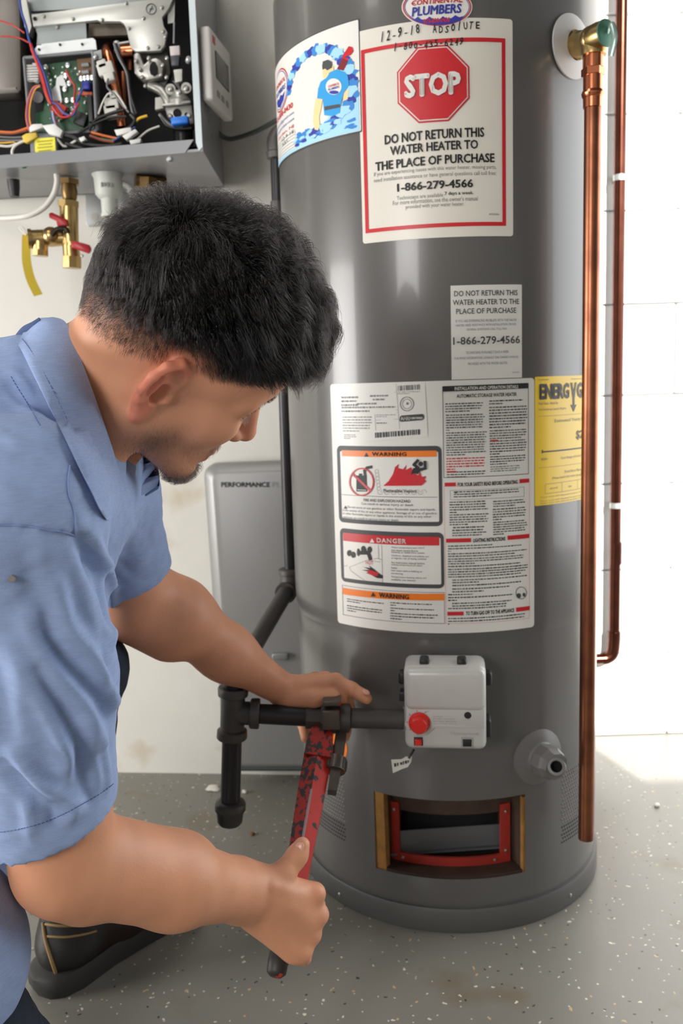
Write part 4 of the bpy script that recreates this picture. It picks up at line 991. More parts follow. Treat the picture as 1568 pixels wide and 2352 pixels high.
mb = MB(); mb.prism([Vector((FLx, bk(FLx) - .006, FZ)), Vector((BRx, bk(BRx) - .006, FZ)), Vector((BRx, bk(BRx) - .006, ZT)), Vector((FLx, bk(FLx) - .006, ZT))], (0, .005, 0)); mb.build('case_back', M_inside, tank)
mb = MB(); mb.prism([Vector((FLx + .01, bk(FLx) - .012, FZ + .012)), Vector((BRx - .012, bk(BRx) - .012, FZ + .012)), FP(FR.x - .012, FZ + .0115, .012), FP(FLx + .01, FZ + .0115, .012)], (0, 0, .001)); 
mb.prism([FP(FR.x - .0065, FZ + .012, .02), FP(FR.x - .0065, ZT - .01, .02), Vector((BRx - .0068, bk(BRx) - .012, ZT - .01)), Vector((BRx - .0068, bk(BRx) - .012, FZ + .012))], (-.001, 0, 0)); mb.build('lining', M_inside, tank)
# front flanges: bottom lip and right edge strip
mb = MB(); mb.prism([FP(FR.x - .030, FZ - .001, -.002), FP(FLx, FZ - .001, -.002), FP(FLx, FZ + .022, -.002), FP(FR.x - .014, FZ + .019, -.002)], (0, .003, 0)); mb.build('front_lip', M_case, tank)
mb = MB(); mb.prism([FP(FR.x + .0005, FZ + .006, -.002), FP(FR.x - .006, FZ + .0, -.002), FP(FR.x - .0105, FZ + .014, -.002), FP(FR.x - .0105, ZT, -.002), FP(FR.x + .0005, ZT, -.002)], (0, .004, 0)); mb.build('edge_strip', M_caseedge, tank)
mb = MB(); c = Vector(at(390, 366, front_y(at(390, 366, 1.57)[0]) - .004)); mb.lathe(c, (0, -1, 0), [(-.004, .0058), (.003, .0056), (.006, .003), (.0061, 0)], 14); mb.build('case_screw', mat('galvanised'), tank)
# remote controller on the right side of the case
cx0, cx1 = FR.x + .001, FR.x + .020
za, zb_ = at(462, 58, 1.57)[2], at(480, 230, 1.57)[2]; ya, yb = 1.572, 1.700
CR = Matrix.Rotation(-.15, 3, 'Z'); CO = Vector((cx0 + .004, ya, 0))
def CQ(p): return CO + CR @ (Vector(p) - CO)
ctl = MB(); ctl.box(CQ(((cx0 + cx1) / 2, (ya + yb) / 2, (za + zb_) / 2)), (cx1 - cx0, yb - ya, za - zb_), CR, .005)
M_ctl = mat('controller_white', srgb(222, 218, 214), rough=.35)
co = ctl.build('remote_controller', M_ctl, tank, smooth=40); co['label'] = 'white remote controller with a dark screen'
mb = MB(); mb.box(CQ((cx1 + .0004, ya + .066, za - .052)), (.002, .080, .044), CR, .0008); mb.build('screen', mat('screen_dark', srgb(38, 40, 40), rough=.15), co)
mb = MB(); mb.box(CQ((cx1 + .0002, ya + .022, za - .016)), (.0012, .014, .012), CR); mb.build('emblem', M_red, co)
mb = MB()
for y in (.035, .062, .090): mb.box(CQ((cx1 + .0003, ya + y, za - .098)), (.002, .016, .010), CR, .0008)
mb.each('button', mat('grey_plastic'), co)
mb = MB()
for z, y in ((1.57, .05), (1.535, .12), (1.335, .06), (1.335, .07)): mb.box((FR.x + .0006 + (BRx - FR.x) * y / .26, FR.y + y, z), (.001, .03, .012), Matrix.Rotation(-math.atan((BRx - FR.x) / .26), 3, 'Z'))
mb.each('side_sticker', mat('sticker_red_dull', srgb(170, 90, 80), rough=.5), tank)
mb = MB()
for z, y in ((1.318, .06), (1.30, .09), (1.285, .13)): mb.lathe((FR.x + (BRx - FR.x) * y / .26 - .001, FR.y + y, z), (1, 0, 0), [(0, .004), (.002, .004)], 10)
mb.each('side_screw', M_blackp, tank)

# --- inside the case (plates, castings, pipes, board), each at its own depth
def plate(name, pts, Y, m, th=.004, bev=.0, parent=tank, label=None):
    mb = MB(); mb.prism([at(x, y, Y) for x, y in pts], (0, th, 0), bev); o = mb.build(name, m, parent)
    if label: o['label'] = label
    return o
def studs(pts, Y, r=.0032, m=None, parent=tank, name='bolt'):
    mb = MB()
    for x, y in pts: mb.lathe(at(x, y, Y), (0, -1, 0), [(-.001, r), (.002, r), (.0035, r * .55), (.0036, 0)], 8)
    mb.each(name, m or mat('zinc'), parent)
ex_ = plate('exchanger_cover', [(72, 33), (400, -8), (388, 18), (372, 40), (376, 60), (384, 74), (380, 92), (378, 104), (368, 116), (312, 119), (300, 110), (293, 80), (290, 66), (284, 54), (276, 49), (244, 49), (232, 50), (224, 46), (76, 61)], 1.640, M_plate, .010, .001, label='pale steel exchanger cover')
studs([(101, 38), (168, 44), (235, 46), (290, 8), (330, 43), (296, 66), (375, 73), (380, 85), (340, 111), (364, 108), (372, 18)], 1.640, parent=ex_)
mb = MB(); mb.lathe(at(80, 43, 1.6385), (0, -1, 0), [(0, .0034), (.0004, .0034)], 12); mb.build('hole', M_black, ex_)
mb = MB(); c = Vector(at(347, 21, 1.6395)); mb.lathe(c, (0, -1, 0), [(0, .0085), (.0003, .0085)], 18, cap=False)
mb.tube([c + Vector((.0085 * math.cos(a), -.0004, .0085 * math.sin(a))) for a in [2 * math.pi * i / 18 for i in range(18)]], .0006, 6, closed=True)
mb.tube([c + Vector((-.003, -.0004, -.005)), c + Vector((.002, -.0004, .005)), c + Vector((.004, -.0004, 0)), c + Vector((-.003, -.0004, 0))], .0006, 6); mb.build('inspection_stamp', M_ink, ex_)
plate('upper_duct', [(62, 26), (50, -130), (396, -150), (390, 4), (255, 18)], 1.665, M_plateb, .03, .001)
plate('duct_lip', [(48, 0), (60, -3), (72, 60), (66, 80), (56, 60)], 1.650, M_plate, .02)
plate('left_duct', [(-60, -20), (46, -20), (50, 205), (42, 215), (-60, 222)], 1.70, mat('duct_grey', srgb(120, 114, 108), rough=.4, metal=.3), .05, .01)
p2_ = plate('cover_tab', [(82, 67), (92, 62), (192, 50), (197, 54), (199, 92), (84, 103), (86, 80)], 1.648, M_plateb, .004)
studs([(132, 63)], 1.648, parent=p2_)
p3_ = plate('bright_bracket', [(80, 112), (86, 104), (94, 104), (96, 101), (213, 87), (219, 92), (222, 114), (80, 128)], 1.636, mat('zinc_bright', srgb(236, 240, 240), rough=.3, metal=.3), .003)
studs([(138, 103), (189, 102), (90, 114)], 1.6355, .0022, M_blackp, p3_)
plate('exchanger_side', [(200, 90), (205, 54), (290, 56), (300, 80), (212, 83)], 1.672, mat('exchanger_tan', srgb(120, 110, 98), rough=.45, metal=.4, noise=.3, nscale=30), .01)
# control board in its tray
YB = 1.655
def rim(mb, pts, w, Y, th):
    n = len(pts)
    for i in range(n):
        a, b = Vector(at(*pts[i], Y)), Vector(at(*pts[(i + 1) % n], Y)); mb.tube([a, b], w, 6)
mb = MB(); rim(mb, [(55, 133), (213, 118), (222, 300), (70, 312)], .0028, 1.632, .03); mb.prism([at(x, y, YB + .006) for x, y in ((54, 131), (215, 117), (224, 302), (70, 314))], (0, .003, 0))
mb.prism([at(x, y, 1.632) for x, y in ((212, 118), (217, 118), (226, 300), (221, 301))], (0, .026, 0)); mb.build('board_tray', mat('tray_grey', srgb(120, 122, 126), rough=.45), tank)
plate('tray_floor', [(58, 136), (212, 121), (220, 298), (72, 310)], YB + .003, M_inside, .002)
pcb = plate('circuit_board', [(94, 150), (174, 138), (206, 150), (216, 296), (84, 306), (82, 260), (100, 255), (106, 190)], YB, M_pcb, .002, label='green circuit board')
M_sold = mat('solder', srgb(230, 232, 232), rough=.25, metal=.6)
q = random.Random(5); mb = MB()
def comp(x, y, r, h): mb.lathe(at(x, y, YB), (0, -1, 0), [(0, r), (h, r), (h + .0005, r * .6), (h + .0006, 0)], 10)
for i in range(60): comp(q.uniform(112, 200), q.uniform(150, 285), q.uniform(.0008, .0022), q.uniform(.002, .008))
for x, y in ((150, 207), (160, 194), (155, 233), (169, 232), (188, 183), (196, 182), (204, 181), (213, 181), (157, 152), (107, 156), (145, 180), (152, 176)): comp(x, y, .0042, .006)
tag(mb.build('solder_point', M_sold, pcb), kind='stuff')
mb = MB(); mb.prism([at(x, y, YB - .007) for x, y in ((130, 178), (143, 171), (150, 190), (154, 200), (136, 196), (142, 232), (122, 232), (118, 206), (128, 196))], (0, .007, 0)); mb.build('heat_sink', M_sold, pcb)
mb = MB()
for i in range(6): mb.box(at(77, 153 + i * 6.2, YB - .010), (.020, .012, .0024))
mb.box(at(82, 168, YB - .006), (.006, .01, .03)); mb.build('finned_sink', M_wht, pcb)
mb = MB(); mb.prism([at(x, y, YB - .002) for x, y in ((176, 136), (212, 132), (216, 176), (180, 174))], (0, .002, 0)); mb.build('relay_board', mat('phenolic', srgb(122, 90, 58), rough=.5), pcb)
mb = MB()
for y in (149, 166): mb.tube([at(188, y + 1, YB - .006), at(204, y - 1, YB - .006)], .0036, 12)
mb.each('relay_part', mat('grey_plastic'), pcb)
mb = MB(); mb.tube([at(86, 223, YB - .001), at(86, 223, YB - .018)], .0092, 20); mb.build('capacitor', mat('capacitor_grey', srgb(150, 152, 156), rough=.3, metal=.4), pcb)
mb = MB(); mb.box(at(199, 198, YB - .008), (.014, .012, .014), None, .002); mb.build('blue_component', mat('component_blue', srgb(30, 36, 140), rough=.4), pcb)
mb = MB(); mb.box(at(196, 216, YB - .006), (.026, .008, .006), Matrix.Rotation(.1, 3, 'Y'), .001); mb.build('orange_component', mat('component_orange', srgb(190, 84, 36), rough=.4), pcb)
mb = MB(); mb.box(at(136, 252, YB - .008), (.024, .012, .020), Matrix.Rotation(.5, 3, 'Y'), .001); mb.build('plug', mat('plug_red', srgb(190, 60, 44), rough=.45), pcb)
mb = MB(); mb.box(at(210, 252, YB - .01), (.008, .018, .045), None, .001); mb.box(at(186, 274, YB - .006), (.02, .010, .022), Matrix.Rotation(.4, 3, 'Y'), .001); mb.each('relay', M_blackp, pcb)
studs([(220, 130)], 1.628, .004); plate('tray_lug', [(208, 120), (232, 114), (234, 134), (214, 138)], 1.630, M_plateb, .004)
# copper water pipes
def pipe(name, pts, r, m, n=6, k=14, label=None, parent=tank):
    mb = MB(); mb.tube(wires(pts, n), r, k); o = mb.build(name, m, parent, smooth=60)
    if label: o['label'] = label
    return o
pipe('copper_pipe', [(252, 108, 1.70), (244, 116, 1.66), (252, 140, 1.650), (264, 190, 1.648), (272, 235, 1.648), (280, 292, 1.648)], .0088, M_copper2)
pipe('copper_pipe', [(284, 168, 1.67), (284, 200, 1.665), (284, 245, 1.66)], .0070, M_copper)
pipe('copper_pipe', [(276, 120, 1.665), (306, 118, 1.665)], .0125, M_copper2)
pipe('copper_pipe', [(300, 122, 1.68), (300, 160, 1.69)], .0065, M_copper)
for i, (x, y, w, h, r_) in enumerate(((244, 160, .028, .020, -.25), (236, 150, .016, .014, -.3), (252, 178, .018, .016, -.2), (258, 240, .024, .020, -.1), (256, 258, .022, .022, -.1), (263, 222, .014, .016, -.1))):
    mb = MB(); mb.box(at(x, y, 1.636), (w, .016, h), Matrix.Rotation(r_, 3, 'Y'), .002); mb.build('pipe_clamp', mat('clamp_white', srgb(206, 204, 196), rough=.45), tank)
pipe('lug_tube', [(268, 98, 1.655), (270, 118, 1.65)], .0055, M_plate)
pipe('brace', [(268, 101, 1.652), (296, 96, 1.652)], .0018, M_plate)
# fan casting with its oval port
cst = plate('fan_casting', [(306, 122), (320, 120), (330, 148), (342, 136), (358, 132), (370, 138), (376, 150), (372, 172), (374, 176), (342, 184), (330, 186), (318, 176), (308, 168)], 1.640, M_alu, .03, .003)
plate('casting_back', [(320, 118), (378, 108), (388, 130), (392, 165), (380, 200), (350, 206), (328, 190)], 1.664, mat('cast_dark', srgb(110, 106, 100), rough=.45, metal=.5, noise=.2, nscale=40), .02, .003)
plate('oval_port', [(344, 150), (350, 141), (356, 142), (361, 152), (361, 168), (354, 174), (346, 170), (343, 160)], 1.636, M_black, .006)
studs([(342, 134), (313, 140), (322, 160), (327, 178), (370, 172), (374, 150), (384, 134), (334, 198), (383, 178)], 1.636, .0036, parent=cst)
pipe('casting_arm', [(344, 196, 1.66), (370, 208, 1.655), (386, 230, 1.65), (392, 240, 1.65)], .009, M_alu)
# gas valve
plate('gas_valve', [(378, 246), (440, 240), (446, 284), (424, 288), (384, 270)], 1.632, M_alu, .04, .003)
mb = MB(); mb.lathe(at(414, 240, 1.646), (0, -.1, 1), [(-.004, .022), (.006, .0215), (.012, .016), (.020, .0145), (.022, .010), (.0225, 0)], 28); mb.build('valve_dome', M_alu, tank)
mb = MB(); mb.box(at(408, 243, 1.640), (.050, .03, .004), Matrix.Rotation(-.08, 3, 'Y'), .001); mb.build('valve_rim', M_alu, tank)
mb = MB()
for x, y, r_ in ((407, 260, .0075), (428, 263, .0035)): mb.lathe(at(x, y, 1.6310), (0, -1, 0), [(0, r_), (.0004, r_)], 18)
mb.each('valve_port', M_black, tank)
studs([(391, 267), (434, 266), (392, 204), (428, 203), (412, 212)], 1.631, .0045, M_alu)
for x, y in ((392, 206), (428, 203)):
    mb = MB(); mb.lathe(at(x, y, 1.636), (0, -1, 0), [(0, .009), (.003, .009), (.003, .005), (.001, .005)], 18); mb.build('hose_port', M_alu, tank)
mb = MB(); mb.box(at(414, 279, 1.612), (.030, .018, .013), Matrix.Rotation(-.08, 3, 'Y'), .003); mb.build('blue_plug', mat('plug_blue', srgb(40, 120, 220), rough=.4), tank)
mb = MB(); mb.lathe(at(422, 340, 1.645), (0, 0, 1), [(-.01, .017), (.02, .0175), (.034, .0175), (.038, .015), (.04, 0)], 28); mb.build('black_coil', mat('coil_black', srgb(22, 22, 22), rough=.25), tank)
plate('sensor', [(389, 106), (412, 104), (413, 126), (391, 128)], 1.640, mat('sensor_pink', srgb(206, 196, 194), rough=.4), .012, .001)
plate('sensor_base', [(391, 128), (412, 126), (410, 150), (393, 151)], 1.640, mat('sensor_dark', srgb(70, 72, 80), rough=.4), .012, .001)
plate('strap_bracket', [(386, -10), (402, -12), (400, 52), (385, 54)], 1.650, M_plate, .003); pipe('probe', [(400, 50, 1.648), (399, 100, 1.645)], .0018, M_plateb)
plate('connector', [(398, 160), (418, 158), (418, 186), (402, 190)], 1.640, mat('clamp_white'), .012, .001)
plate('connector', [(356, 224), (374, 222), (376, 248), (356, 252)], 1.650, mat('clamp_white'), .012, .001)
mb = MB(); mb.lathe(at(432, 140, 1.64), (.3, -1, 0), [(0, .005), (.01, .005), (.012, .003)], 12); mb.build('bright_nut', M_sold, tank)
# yellow note on the small transformer
plate('transformer', [(67, 312), (128, 304), (133, 358), (70, 364)], 1.620, mat('tray_grey'), .03, .003)
nt2 = plate('yellow_note', [(79, 318), (126, 315), (128, 351), (81, 357)], 1.6185, mat('note_yellow', srgb(240, 232, 70), rough=.5), .001)
mb = MB(); w_ = MB()
for i, y in enumerate((324, 331, 338, 346)): mb.box(at(103, y, 1.618), (.026 - .004 * (i % 2), .0004, .0022), Matrix.Rotation(-.06, 3, 'Y'))
tag(mb.build('print', mat('note_print', srgb(180, 168, 40), rough=.5), nt2), kind='stuff')
mb = MB(); mb.prism([at(x, y, 1.612) for x, y in ((50, 312), (60, 306), (82, 304), (85, 314), (62, 328), (54, 326))], (0, .010, 0), .001); mb.build('yellow_plug', mat('plug_yellow', srgb(222, 190, 70), rough=.45), tank)
for pts in (((66, 292), (74, 285), (96, 284), (100, 292), (84, 298), (68, 304)), ((96, 288), (124, 284), (144, 300), (138, 314), (112, 308)), ((262, 298), (300, 292), (302, 302), (268, 312)), ((280, 312), (310, 296), (316, 302), (290, 322)), ((296, 322), (324, 318), (322, 328), (300, 332)), ((180, 318), (192, 312), (198, 320), (186, 326)),
            ((250, 358), (290, 354), (290, 362), (252, 364)), ((154, 350), (176, 352), (184, 370), (170, 372))):
    mb = MB(); mb.prism([at(x, y, 1.612) for x, y in pts], (0, .012, 0), .001); mb.build('white_plug', M_wht, tank)
# loose wires
WC = dict(red=srgb(190, 44, 36), blue=srgb(60, 80, 160), black=srgb(20, 20, 20), white=srgb(214, 210, 202), orange=srgb(214, 110, 50), yellow=srgb(226, 176, 50), grey=srgb(110, 110, 112), brown=srgb(130, 66, 40), green=srgb(30, 110, 70))
def wire(c, pts, r=.0013, Y0=1.625):
    mb = MB(); mb.tube(bez([at(x, y, Y0 + (p[0] if p else 0)) for x, y, *p in pts], 5), r, 7); mb.build('wire', mat('wire_' + c, WC[c], rough=.45), tank, smooth=80)
wire('red', [(-5, 46), (30, 58), (56, 76)]); wire('red', [(2, 83), (40, 86), (66, 98)])
wire('blue', [(44, -5), (50, 30), (60, 60), (68, 95), (84, 130), (100, 165), (112, 205), (120, 232)], .002)
wire('red', [(70, 100), (78, 125), (96, 170), (108, 215), (118, 240)], .0026)
wire('red', [(72, 112), (90, 160), (104, 212), (114, 236)], .0022); wire('blue', [(118, 236), (130, 240), (150, 262), (170, 262), (176, 235), (190, 204)], .0018); wire('red', [(120, 244), (140, 268), (164, 264), (180, 238)], .002)
wire('red', [(152, 160), (160, 180), (172, 200), (170, 230), (176, 250)], .0016)
for i, c in enumerate(('orange', 'blue', 'red', 'yellow')): wire(c, [(92, 196 + i * .8), (76 + i * 1.8, 202 + i), (64 + i * 2.4, 232), (60 + i * 2.6, 268), (66 + i * 2.6, 300)], .0014, 1.622)
for i, c in enumerate(('blue', 'white', 'blue', 'brown')): wire(c, [(118 + i * 2, 255), (122 + i * 2, 278), (134 + i * 2, 300), (150 + i * 3, 312)], .0014)
wire('grey', [(262, 100), (272, 130), (290, 165), (296, 205), (302, 250), (312, 275)], .0022); wire('black', [(266, 100), (280, 140), (294, 170), (300, 215), (314, 262)], .0026)
wire('grey', [(248, 180), (246, 200), (262, 216), (280, 240), (296, 258)], .0016); wire('white', [(226, 262), (236, 235), (248, 216), (256, 216)], .0015); wire('white', [(266, 212), (276, 226), (290, 250)], .0018)
wire('black', [(204, 300), (220, 275), (250, 262), (285, 252)], .0026); wire('black', [(180, 306), (215, 285), (255, 270), (290, 268)], .0022)
wire('yellow', [(292, 300), (306, 285), (320, 272), (338, 266)], .0024); wire('orange', [(210, 304), (240, 312), (268, 318)], .0022); wire('brown', [(206, 312), (236, 322), (262, 326)], .003)
wire('black', [(300, 262), (310, 275), (300, 292), (280, 300)], .004); wire('blue', [(238, 322), (258, 324), (288, 306), (310, 292)], .002); wire('green', [(232, 318), (256, 322), (280, 312)], .0018)
wire('grey', [(366, 262), (380, 278), (398, 290), (420, 292)], .003); wire('black', [(370, 268), (384, 288), (410, 296), (440, 294)], .003)
wire('white', [(300, 330), (318, 318), (340, 300), (366, 290)], .0018); wire('white', [(196, 318), (180, 320), (150, 336), (134, 322), (126, 312)], .0022)
wire('white', [(180, 342), (200, 350), (230, 346), (246, 340)], .0026); wire('black', [(140, 310), (170, 316), (200, 332), (250, 336), (280, 330)], .004); wire('black', [(150, 330), (190, 342), (240, 352), (290, 344)], .004); wire('black', [(160, 346), (210, 358), (260, 350)], .003)
wire('grey', [(288, 352), (306, 334), (320, 322)], .0016)
wire('white', [(60, 322), (36, 334), (28, 352), (40, 374), (54, 380)], .0026); wire('white', [(48, 376), (70, 368), (96, 366), (118, 380)], .0030); wire('green', [(40, 374), (54, 384), (64, 378)], .0026)
wire('orange', [(-5, 302), (30, 304), (58, 296), (70, 290)], .0022); wire('brown', [(-5, 306), (30, 307), (62, 300)], .0018); wire('grey', [(-5, 314), (30, 316), (62, 314)], .0018); wire('white', [(-5, 334), (20, 336), (38, 330)], .0022); wire('yellow', [(-5, 328), (12, 328), (34, 326)], .0014); wire('grey', [(-5, 322), (30, 323), (56, 322)], .002)
wire('grey', [(398, 186, .02), (408, 200, .015), (420, 220, .02), (428, 240, .02)], .0012); wire('grey', [(404, 186, .02), (414, 205, .012), (428, 232, .02)], .0012); wire('green', [(148, 350), (152, 362), (148, 374)], .0014)

# --- below the case: brass connections and fittings
M_trap = mat('trap_plastic', srgb(196, 198, 190), rough=.5)
tr = thing('condensate_trap', 'grey plastic condensate trap hanging under the wall heater', 'trap', at(250, 470, 1.70))
ct = Vector(at(248, 412, 1.70)); S1 = 1.70 / FPX
mb = MB(); mb.lathe(ct + Vector((0, 0, .012)), (0, 0, -1), [(-.012, .028), (0, .029), (.004, .029), (.010, .0255), (.038, .0245), (.046, .018), (.047, .0155), (.072, .015), (.073, .0165), (.078, .0165), (.0785, .011), (.06, .010)], 28, cap=False); mb.build('trap_body', M_trap, tr, smooth=40)
mb = MB(); mb.tube([at(270, 418, 1.705), at(292, 428, 1.705), at(300, 436, 1.705), at(296, 444, 1.705)], .006, 12); mb.build('spout', M_trap, tr)
mb = MB()
for i in range(4): mb.box(at(234 + i * 7, 424, 1.70 - .0262), (.0032, .001, .006 if i % 2 else .008))
tag(mb.build('mould_marks', M_grey, tr), kind='stuff')
mb = MB(); mb.tube([at(257, 478, 1.70), at(258, 515, 1.70)], .0028, 8); mb.build('drain_wire', mat('grey_plastic'), tr)
br = tag(MB().prism([at(x, y, 1.825) for x, y in ((196, 448), (296, 440), (300, 505), (296, 516), (204, 521), (197, 512))], (0, .004, 0), .001).build('wall_bracket', mat('galvanised'), None, origin=at(250, 480, 1.825)), 'grey steel mounting bracket behind the condensate trap', 'bracket')
mb = MB()
for x, y, r_ in ((217, 497, .0070), (250, 495, .0070), (223, 512, .0038), (250, 511, .0038)): mb.lathe(at(x, y, 1.8245), (0, -1, 0), [(0, r_), (.0004, r_)], 14)
mb.each('hole', mat('wall_seen_through', srgb(190, 186, 178), rough=.8), br)
M_dk = mat('dark_brass', srgb(120, 96, 60), rough=.4, metal=.9)
Yi = 1.71
iv = thing('isolation_valve', 'brass isolation valve with two red levers and a yellow tag', 'valve', at(165, 616, Yi))
mb = MB()
mb.tube([at(158, 412, Yi), at(158, 424, Yi)], .020, 6); mb.lathe(at(158, 424, Yi), (0, 0, -1), [(0, .013), (.012, .0145), (.026, .0125), (.030, .0095), (.034, .0095)], 20); mb.build('union_nut', M_dk, iv)
mb = MB(); mb.tube([at(158, 462, Yi), at(158, 500, Yi), at(162, 560, Yi), at(165, 592, Yi)], [.0165, .0170, .0150, .0160], 20); mb.build('valve_body', M_brass, iv, smooth=50)
mb = MB(); mb.tube([at(157, 462, Yi), at(157, 476, Yi)], .0190, 8); mb.tube([at(165, 590, Yi), at(165, 616, Yi)], .0175, 8); mb.tube([at(165, 558, Yi), at(165, 566, Yi)], .0172, 20); mb.each('valve_nut', M_brass, iv, smooth=25)
mb = MB(); mb.tube([at(158, 548, Yi), at(118, 546, Yi), at(96, 546, Yi - .004), at(66, 548, Yi - .01)], [.012, .0165, .0145, .0150], 20); mb.tube([at(72, 548, Yi - .01), at(64, 548, Yi - .012)], .0175, 20); mb.sphere(at(117, 542, Yi - .008), .0165, 18, 10); mb.build('side_body', M_brass, iv, smooth=50)
mb = MB(); mb.tube([at(92, 555, Yi - .006), at(92, 586, Yi - .006)], [.0150, .0135], 18); mb.tube([at(92, 574, Yi - .006), at(92, 588, Yi - .006)], .0150, 8); mb.build('service_port', M_brass, iv, smooth=30)
M_lev = mat('lever_red', srgb(168, 26, 34), rough=.35)
mb = MB(); mb.prism([at(x, y, Yi - .026) for x, y in ((111, 490), (118, 487), (152, 503), (155, 518), (130, 519), (128, 506), (112, 500))], (0, .010, 0), .002); mb.build('lever', M_lev, iv)
mb = MB(); mb.prism([at(x, y, Yi - .026) for x, y in ((164, 553), (172, 553), (204, 562), (208, 574), (202, 582), (164, 568))], (0, .010, 0), .002); mb.build('lever', M_lev, iv)
mb = MB(); mb.tube(bez([at(120, 540, Yi - .026), at(130, 527, Yi - .028), at(150, 526, Yi - .026), at(156, 534, Yi - .026)], 5), .0045, 10); mb.tube([at(140, 520, Yi - .02), at(140, 536, Yi - .02)], .004, 10); mb.tube([at(196, 574, Yi - .02), at(208, 568, Yi - .02)], .0035, 8); mb.build('stem', mat('stem_dark', srgb(46, 40, 30), rough=.4, metal=.6), iv)
mb = MB(); mb.sphere(at(189, 588, Yi - .01), .0032, 10, 8); mb.build('lever_screw', M_sold, iv)
mb = MB(); strip = bez([at(61, 537, Yi - .012), at(60, 560, Yi - .014), at(61, 600, Yi - .016), at(70, 640, Yi - .014), at(88, 678, Yi - .010)], 6); 
for a, b in zip(strip[:-1], strip[1:]):
    a, b = Vector(a), Vector(b); d = Vector((.0075, .002, .002)); mb.add([a - d, a + d, b + d, b - d, a - d + Vector((0, .0006, 0)), a + d + Vector((0, .0006, 0)), b + d + Vector((0, .0006, 0)), b - d + Vector((0, .0006, 0))], [(0, 1, 2, 3), (7, 6, 5, 4), (0, 3, 7, 4), (1, 5, 6, 2)])
yt = mb.build('yellow_tag', mat('tag_yellow', srgb(206, 178, 40), rough=.5), iv); yt['label'] = 'long yellow tag'
mb = MB(); mb.tube(bez([at(60, 540, Yi - .013), at(50, 530, Yi - .014), at(44, 522, Yi - .014), at(52, 523, Yi - .014), at(58, 534, Yi - .013)], 5), .0012, 7); mb.build('tie', M_wht, iv)
mb = MB(); mb.tube([at(310, 412, Yi), at(380, 425, Yi + .02)], .014, 14); mb.tube([at(340, 410, Yi), at(340, 432, Yi)], .018, 6)
gv = tag(mb.build('brass_fitting', M_dk, None, smooth=40, origin=at(340, 420, Yi)), 'dark brass fitting under the wall heater, beside the plastic trap', 'fitting')
hs = MB(); hs.tube(bez([at(130, 400, 1.66), at(131, 420, 1.66), at(122, 450, 1.665), at(96, 480, 1.67), (at(50, 498, 1.68)), at(-30, 498, 1.72), at(-90, 470, 1.80), at(-120, 400, 1.86)], 6), .0052, 12)
tag(hs.build('white_hose', mat('hose_white', srgb(206, 202, 194), rough=.45), None, smooth=80, origin=at(60, 497, 1.68)), 'white hose looping down from the wall heater', 'hose')
kn = MB(); kn.lathe(at(31, 418, 1.70), (0, 0, -1), [(-.004, .011), (.010, .0105), (.020, .009), (.026, .0085), (.0265, 0)], 18)
tag(kn.build('drain_plug', M_blackp, None, origin=at(31, 430, 1.70)), 'black drain plug under the wall heater, beside the white hose', 'plug')
# grey cable from the case to the gas riser
cb = MB(); cb.tube(bez([at(480, 248, 1.70), at(484, 275, 1.76), at(498, 302, 1.79), at(524, 319, 1.80), at(560, 312, 1.79), at(600, 296, 1.76), at(650, 268, 1.74), at(690, 250, 1.78)], 8), .0046, 12)
tag(cb.build('grey_cable', mat('cable_grey', srgb(84, 86, 82), rough=.5), None, smooth=80, origin=at(524, 319, 1.80)), 'grey cable sagging from the wall heater towards the tank', 'cable')

# ------------------------------------------------------------------ loose cover panel standing on the floor behind the tank
M_panel = mat('panel_grey', srgb(142, 141, 139), rough=.38, metal=.2, noise=.02, nscale=8)
def pan_y(x, z): return wall_y(x) - .055 + .03 * z
pA = lambda px, py, off=0.0: (lambda P: P)(_pan(px, py, off))
def _pan(px, py, off):
    d = ray(px, py); o_ = np.array([0, 0, CAM_H]); t = 1.75
    for _ in range(20):
        P = o_ + d * t; t += (pan_y(P[0], P[2]) - off - P[1]) / d[1]
    return Vector(o_ + d * t)
TL, BL = _pan(467, 1066, 0), _pan(516, 1768, 0); TL.z = max(TL.z, 0); 
BL.z = max(BL.z, .004)
Wd = .295
def pan(a, b, off):      # across 0..1, up 0..1
    x = BL.x + (TL.x - BL.x) * b + Wd * a; z = BL.z + (TL.z - BL.z) * b + .004 * a
    return Vector((x, pan_y(x, z) - off, z))
cp = thing('cover_panel', 'grey metal front cover panel standing against the wall behind the tank', 'panel', pan(.5, 0, 0))
def panel_outline(ins, rad, n=5):
    a_, b_ = ins / Wd, ins / (TL.z - BL.z); ra, rb = rad / Wd, rad / (TL.z - BL.z); P = []
    for ca, cb_, s0 in ((1 - a_ - ra, 1 - b_ - rb, 0), (a_ + ra, 1 - b_ - rb, 90), (a_ + ra, b_ + rb * .3, 180), (1 - a_ - ra, b_ + rb * .3, 270)):
        for i in range(n + 1):
            t = math.radians(s0 + 90 * i / n); P.append((ca + ra * math.cos(t), cb_ + (rb if s0 < 180 else rb * .3) * math.sin(t)))
    return P
rings = [(0, .026, -.03), (0, .026, .0), (.004, .024, .006), (.013, .020, .010), (.016, .018, .0125), (.021, .016, .0140)]
vs = []; fs = []; n = len(panel_outline(0, .02))
for ins, rad, off in rings: vs += [pan(a, b, off) for a, b in panel_outline(ins, rad)]
for i in range(len(rings) - 1):
    for j in range(n): fs.append((i * n + j, i * n + (j + 1) % n, (i + 1) * n + (j + 1) % n, (i + 1) * n + j))
fs.append(tuple((len(rings) - 1) * n + j for j in range(n))); fs.append(tuple(n - 1 - j for j in range(n)))
mb = MB(); mb.add(vs, fs); mb.build('panel_face', M_panel, cp, smooth=35)
